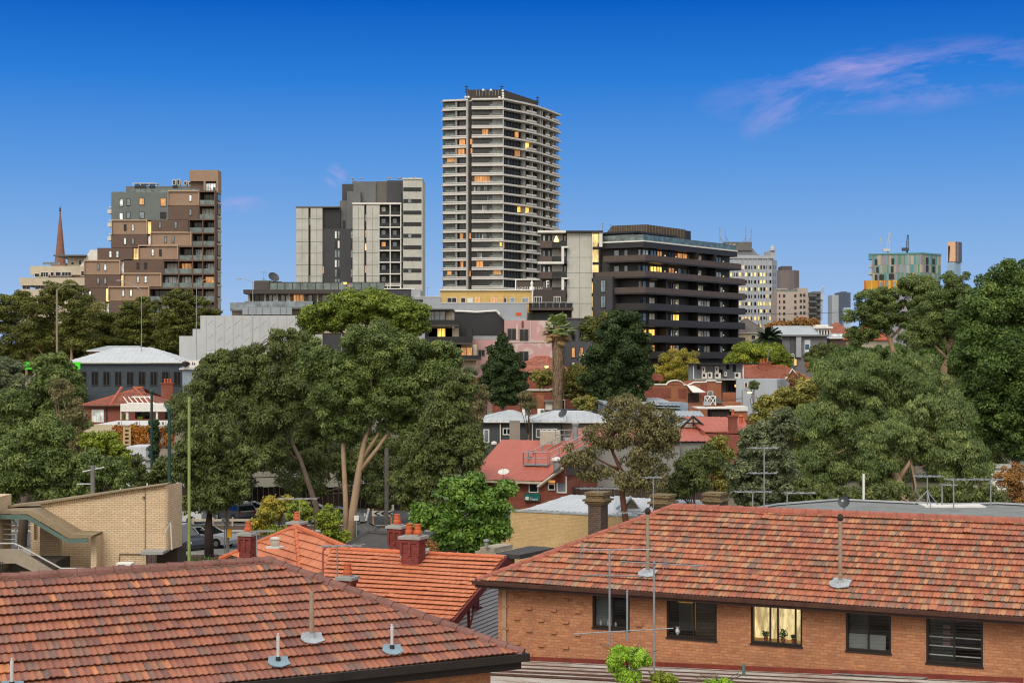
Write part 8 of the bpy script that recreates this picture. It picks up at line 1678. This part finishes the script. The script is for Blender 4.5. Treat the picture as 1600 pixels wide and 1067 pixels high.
b = MB(); [b.tube([(x, 125.3, 0), (x, 125.3, .8)], .07, 6) for x in np.arange(-26, -21, 1.6)]; b.box(-26, -21.2, 125.25, 125.35, .5, .68); o = b.build('low_fence', CREAM); tag(o, 'low cream fence across the road behind the silver wagon', 'fence')

def car(name, lab, px, ybase_Z, yaw, col, L=4.6, W=1.8, H=1.48, style='wagon'):
    """lofted body: side profile of sill, belt line and roof, tucked in towards the roof"""
    Z = ybase_Z; T = thing(name, lab, 'van' if style == 'van' else 'car', (0, 0, 0))
    prof = {'wagon': ([(-.5, .55), (-.49, .92), (-.47, .98), (.20, .96), (.38, .90), (.47, .80), (.5, .55)], [(-.47, .98), (-.43, 1.42), (-.3, 1.48), (.02, 1.46), (.22, .96)]),
            'suv': ([(-.5, .55), (-.495, 1.0), (-.48, 1.05), (.20, 1.05), (.42, .98), (.48, .85), (.5, .55)], [(-.48, 1.05), (-.42, 1.6), (-.3, 1.66), (.0, 1.64), (.2, 1.05)]),
            'sedan': ([(-.5, .55), (-.49, .92), (-.36, .97), (.20, .93), (.40, .85), (.48, .72), (.5, .5)], [(-.38, .97), (-.24, 1.36), (-.1, 1.42), (.04, 1.40), (.22, .93)]),
            'van': ([(-.5, .5), (-.5, 1.1), (-.49, 1.15), (.30, 1.15), (.44, 1.05), (.49, .8), (.5, .5)], [(-.49, 1.15), (-.48, 1.85), (-.4, 1.92), (.15, 1.90), (.34, 1.15)])}[style]
    lo, up_ = prof; bw = W / 2
    paint = M('paint_' + col[1:], col, .25, .03, .5, spec=.6); b = MB()
    outline = [(-.49, .26)] + lo + [(.49, .26)]
    n = len(outline)
    rings = [[(x * L, s * bw * k, z + dz) for x, z in outline] for s, k, dz in ((-1, .93, .02), (-1, 1, 0), (1, 1, 0), (1, .93, .02))]
    inner = [[(x * L * .985, s * bw * .93, z) for x, z in outline] for s in (-1, 1)]
    k0 = [(x * L, -bw, z) for x, z in outline]; k1 = [(x * L, bw, z) for x, z in outline]
    b.add(k0 + k1, [tuple(range(n)), tuple(range(n, 2 * n))[::-1]] + [(i, n + i, n + (i + 1) % n, (i + 1) % n) for i in range(n)])
    nr = len(up_); c0 = [(x * L, -bw * (.95 if z < 1.2 and i in (0, nr - 1) else .78), z) for i, (x, z) in enumerate(up_)]; c1 = [(x, -y, z) for x, y, z in c0]
    roofz = [i for i in range(nr) if 0 < i < nr - 1]
    b.add([(c0[i][0], c0[i][1], c0[i][2]) for i in roofz] + [(c1[i][0], c1[i][1], c1[i][2]) for i in roofz] + [(c0[i][0], c0[i][1], c0[i][2] - .07) for i in roofz] + [(c1[i][0], c1[i][1], c1[i][2] - .07) for i in roofz],
          [(0, 1, 2, 5, 4, 3), (8, 7, 6, 9, 10, 11), (0, 6, 7, 1), (1, 7, 8, 2), (3, 4, 10, 9), (4, 5, 11, 10), (0, 3, 9, 6), (2, 8, 11, 5)])
    for sgn, cc in ((-1, c0), (1, c1)):   # pillars
        for f in (.0, .33, .66, 1.0):
            bx = up_[0][0] + (up_[-1][0] - up_[0][0]) * f; tx = up_[1][0] + (up_[-2][0] - up_[1][0]) * f
            b.tube([(bx * L, sgn * bw * .95, up_[0][1]), (tx * L, sgn * bw * .79, up_[1][1])], .035, 4)
    body = b.build('body', paint, T)
    g = MB(); g.add([(x * .99, y * .985, z) for x, y, z in c0] + [(x * .99, y * .985, z) for x, y, z in c1], [tuple(range(nr)), tuple(range(nr, 2 * nr))[::-1]] + [(i, nr + i, nr + i + 1, i + 1) for i in range(nr - 1)]); g.build('windows', GLASS('car_glass', '#15191C', .05), T)
    for sx in (-.31, .31):
        for sy in (-1, 1):
            c = Vector((sx * L, sy * (bw - .1), .33)); w = MB().tube([c - Vector((0, .12, 0)), c + Vector((0, .12, 0))], .33, 16).build('wheel', M('tyre', '#151515', .9), T); MB().tube([c + Vector((0, sy * .11, 0)), c + Vector((0, sy * .135, 0))], .2, 10).build('rim', STEEL, T, parent=w)
            a = MB(); a.tube([c - Vector((0, -sy * .02, 0)), c + Vector((0, sy * .105, 0))], .39, 16); a.build('wheel_arch', BLACKM, T)
    for sy in (-1, 1):
        h = MB(); h.box(.475 * L, .497 * L, sy * bw * .9 - .16 * (sy > 0), sy * bw * .9 + .16 * (sy < 0), .66, .8); h.build('headlight', GPALE, T); h = MB(); h.box(-.503 * L, -.48 * L, sy * bw * .92 - .14 * (sy > 0), sy * bw * .92 + .14 * (sy < 0), .75, .98); h.build('tail_light', M('tail_red', '#8A1410', .3), T)
        h = MB(); h.box(.12 * L, .155 * L, min(sy * bw, sy * (bw + .16)), max(sy * bw, sy * (bw + .16)), .95, 1.08); h.build('mirror', paint, T)
    if style in ('wagon', 'suv'): h = MB(); [h.tube([(-.38 * L, s * bw * .7, up_[1][1] + .08), (.0 * L, s * bw * .7, up_[1][1] + .08)], .02, 4) for s in (-1, 1)]; h.build('roof_rail', STEEL, T)
    T.location = (PX(px, Z), Z, .004); T.rotation_euler = (0, 0, yaw); return T
car('parked_car', 'silver station wagon parked side on behind the dark tree trunk', 322, 112.6, -.38, '#A9ACAC')
car('parked_car', 'dark blue grey four-wheel drive next to the silver wagon', 283, 109.2 + 1.2, -.75, '#2E3640', style='suv', L=4.5, W=1.86)
v = car('parked_van', 'white van with an orange stripe behind the cream brick corner', 272, 128, .15, '#C4C6C6', style='van', L=4.6, W=1.9)
b = MB(); b.box(.2, .45, -.97, -.955, .5, 1.75); o = b.build('orange_stripe', M('orange_decal', '#C84A1A', .4)); o.parent = v; b = MB(); b.tube([(-.6, 0, 1.92), (-.6, 0, 2.08)], .08, 8); o = b.build('beacon', M('orange_decal', '#C84A1A')); o.parent = v
car('parked_car', 'black and white hatchback with red tail lights behind the street sign pole', 366, 130.5, 2.3, '#3A3C40', style='wagon', L=4.2)
car('parked_car', 'pale silver car almost hidden behind the yellow wattle', 396, 133, .2, '#8E9296', style='sedan')
car('parked_car', 'grey sedan parked facing right at the foot of the pale gum trunks', 572, 115.5, .06, '#5E6062', style='sedan', L=4.6)
car('parked_car', 'silver car seen between the feathery tree and the gum trunks', 528, 128, .1, '#7E8488', style='sedan')
car('parked_car', 'white car glimpsed above the small feathery tree', 492, 131, .1, '#B4B6B6', style='wagon')
# street furniture
def post_sign(px, yt, yb_Z, w, h, lab, pole=True, col=WHITE, ph=None):
    Z = yb_Z; x = PX(px, Z); zt = PZ(yt, Z); T = thing('street_sign', lab, 'sign', (x, Z, 0)); MB().tube([(x, Z, 0), (x, Z, zt)], .035, 6).build('pole', STEEL, T); b = MB(); b.box(x - w / 2, x + w / 2, Z - .08, Z - .05, zt - h, zt); pl_ = b.build('plate', col, T); return T, x, zt, pl_
T, x, zt, pl_ = post_sign(350.5, 809, 107.2, .36, .5, 'small white parking sign on the pole by the silver wagon')
b = MB(); b.box(x - .1, x - .05, 107.08, 107.12, zt - .35, zt - .1); b.box(x + .03, x + .09, 107.08, 107.12, zt - .4, zt - .25); b.build('sign_marking', BLACKM, T, parent=pl_)
T = thing('power_pole', 'thick grey timber pole beside the small white parking sign', 'power pole', (PX(355.5, 107), 107, 0)); MB().tube([(PX(355.5, 107), 107, 0), (PX(355.5, 107), 107, 3.9)], .13, 10).build('pole', M('grey_timber', '#6A6760'), T)
T = thing('signal_box', 'yellow box fixed to the grey timber pole', 'box', (PX(358, 106.8), 106.8, 1.2)); c = (PX(358.3, 106.8), 106.8); b = MB(); b.box(c[0] - .12, c[0] + .16, 106.6, 106.86, PZ(839, 106.8), PZ(826.5, 106.8)); b.build('casing', M('yellow_box', '#C8901A', .5), T); b = MB(); b.box(c[0] - .14, c[0] + .18, 106.58, 106.88, PZ(826.5, 106.8), PZ(825.5, 106.8)); b.build('lid', M('yellow_lid', '#A87414'), T)
T, x, zt, pl_ = post_sign(557, 805, 110.5, .34, .36, 'small white sign at the foot of the pale gum trunks'); post_sign(614, 788, 124.5, .18, .5, 'narrow white sign right of the thick street pole')
T = thing('power_pole', 'thick grey street pole behind the arrow sign', 'power pole', (PX(604, 124), 124, 0)); MB().tube([(PX(604, 124), 124, 0), (PX(604, 124), 124, PZ(700, 124))], .17, 10).build('pole', M('grey_timber', '#6A6760'), T)
T = thing('arrow_sign', 'wide black and white arrow sign board on yellow posts by the road works', 'sign', (PX(597, 127), 127, 0)); x0, x1 = PX(581, 127), PX(613, 127); zb_, zt_ = PZ(806, 127), PZ(797.5, 127)
b = MB(); b.box(x0, x1, 127, 127.05, zb_, zt_); pl_ = b.build('board', WHITE, T); b = MB(); hm = (zb_ + zt_) / 2; hh = (zt_ - zb_) * .42
for k in range(3): xx = x0 + .15 + k * .58; b.prism([(xx + .35, 126.99, hm + hh), (xx, 126.99, hm), (xx + .35, 126.99, hm - hh), (xx + .55, 126.99, hm - hh), (xx + .2, 126.99, hm), (xx + .55, 126.99, hm + hh)], (0, -.02, 0))
b.build('arrow', BLACKM, T, parent=pl_); b = MB(); [b.box(x - .05, x + .05, 127.06, 127.14, 0, zt_ + .15) for x in (x0 + .1, x1 - .1)]; b.build('post', M('yellow_box', '#C8901A'), T)
b = MB().tube([P(572, 813, 126), P(576, 797, 126)], .09, 8).lathe(P(576, 797, 126), [(.09, 0), (.1, .1), (.03, .16)], 8); o = b.build('bollard', WHITE); tag(o, 'leaning white roadside bollard left of the arrow sign', 'bollard')
b = MB(); c = (PX(583, 121), 121, 0); b.lathe(c, [(.12, 0), (.12, .75), (.05, .8)], 8); o = b.build('bollard', M('bollard_orange', '#B86A5A')); tag(o, 'short pinkish bollard in front of the arrow sign', 'bollard')
# strappy garden plants by the kerb
rs_ = random.Random(9)
for i, px in enumerate((282, 300, 312, 322, 290)):
    Z = 98 + i * .8; x = PX(px, Z); T = thing('garden_plant', ('dark strappy clump left of the olive pole', 'bright green broad leaved clump right of the olive pole', 'taller leafy clump in the garden bed', 'rightmost leafy clump near the dark trunk', 'low dark clump beneath the four-wheel drive')[i], 'plant', (x, Z, .06)); b = MB()
    for k in range(46):
        a = rs_.random() * 6.28; el = rs_.uniform(.5, 1.4); L = rs_.uniform(.5, 1.15); d = Vector((math.cos(a) * math.cos(el), math.sin(a) * math.cos(el), math.sin(el))); w = Vector((-math.sin(a), math.cos(a), 0)) * .06; p = Vector((x, Z, .06)); mm = p + d * L * .6; e = p + d * L + Vector((0, 0, -.15)); b.poly(p, mm + w, e, mm - w)
    b.build('leaves', LEAFG if i in (1, 3) else LEAFD, T)
b = MB(); [b.tube([(x, 99, 0), (x, 99, 1.1)], .015, 4) for x in np.arange(-26, -16, .25)]; b.tube([(-26, 99, 1.05), (-16, 99, 1.05)], .02, 4); b.tube([(-26, 99, .2), (-16, 99, .2)], .02, 4); o = b.build('picket_fence', BLACKM); tag(o, 'thin dark metal fence along the garden bed', 'fence')
# overhead wires
def wire(pts, lab, sag=.5, r=.02):
    b = MB()
    for a, c in zip(pts, pts[1:]): b.tube([a.lerp(c, i / 8) - Vector((0, 0, sag * 4 * (i / 8) * (1 - i / 8))) for i in range(9)], r, 3)
    o = b.build('overhead_wire', BLACKM); tag(o, lab, 'wire')
wire([P(640, 648, 200), P(925, 633, 200), P(1001, 612, 205)], 'overhead wire running left from the lamp by the arched parapet', 1, .05); wire([P(905, 640, 198), P(988, 622, 198), P(1160, 622, 205)], 'overhead wire crossing to the white painted wall', .6, .04); wire([P(90, 584, 260), P(300, 592, 260)], 'thin wire crossing the charcoal building windows', .3, .03); wire([P(1100, 488, 400), P(1330, 487, 400)], 'thin wire across the beige flats', .5, .06)
T = thing('power_pole', 'grey pole with a cross arm behind the sparse eucalyptus', 'power pole', (PX(987, 198), 198, 0)); MB().tube([(PX(987, 198), 198, 0), (PX(987, 198), 198, PZ(608, 198))], .17, 8).build('pole', M('grey_timber', '#6A6760'), T); MB().tube([P(976, 617, 198), P(999, 617, 198)], .08, 5).build('cross_arm', STEEL, T)
print('leaf quads', NTREE[0])
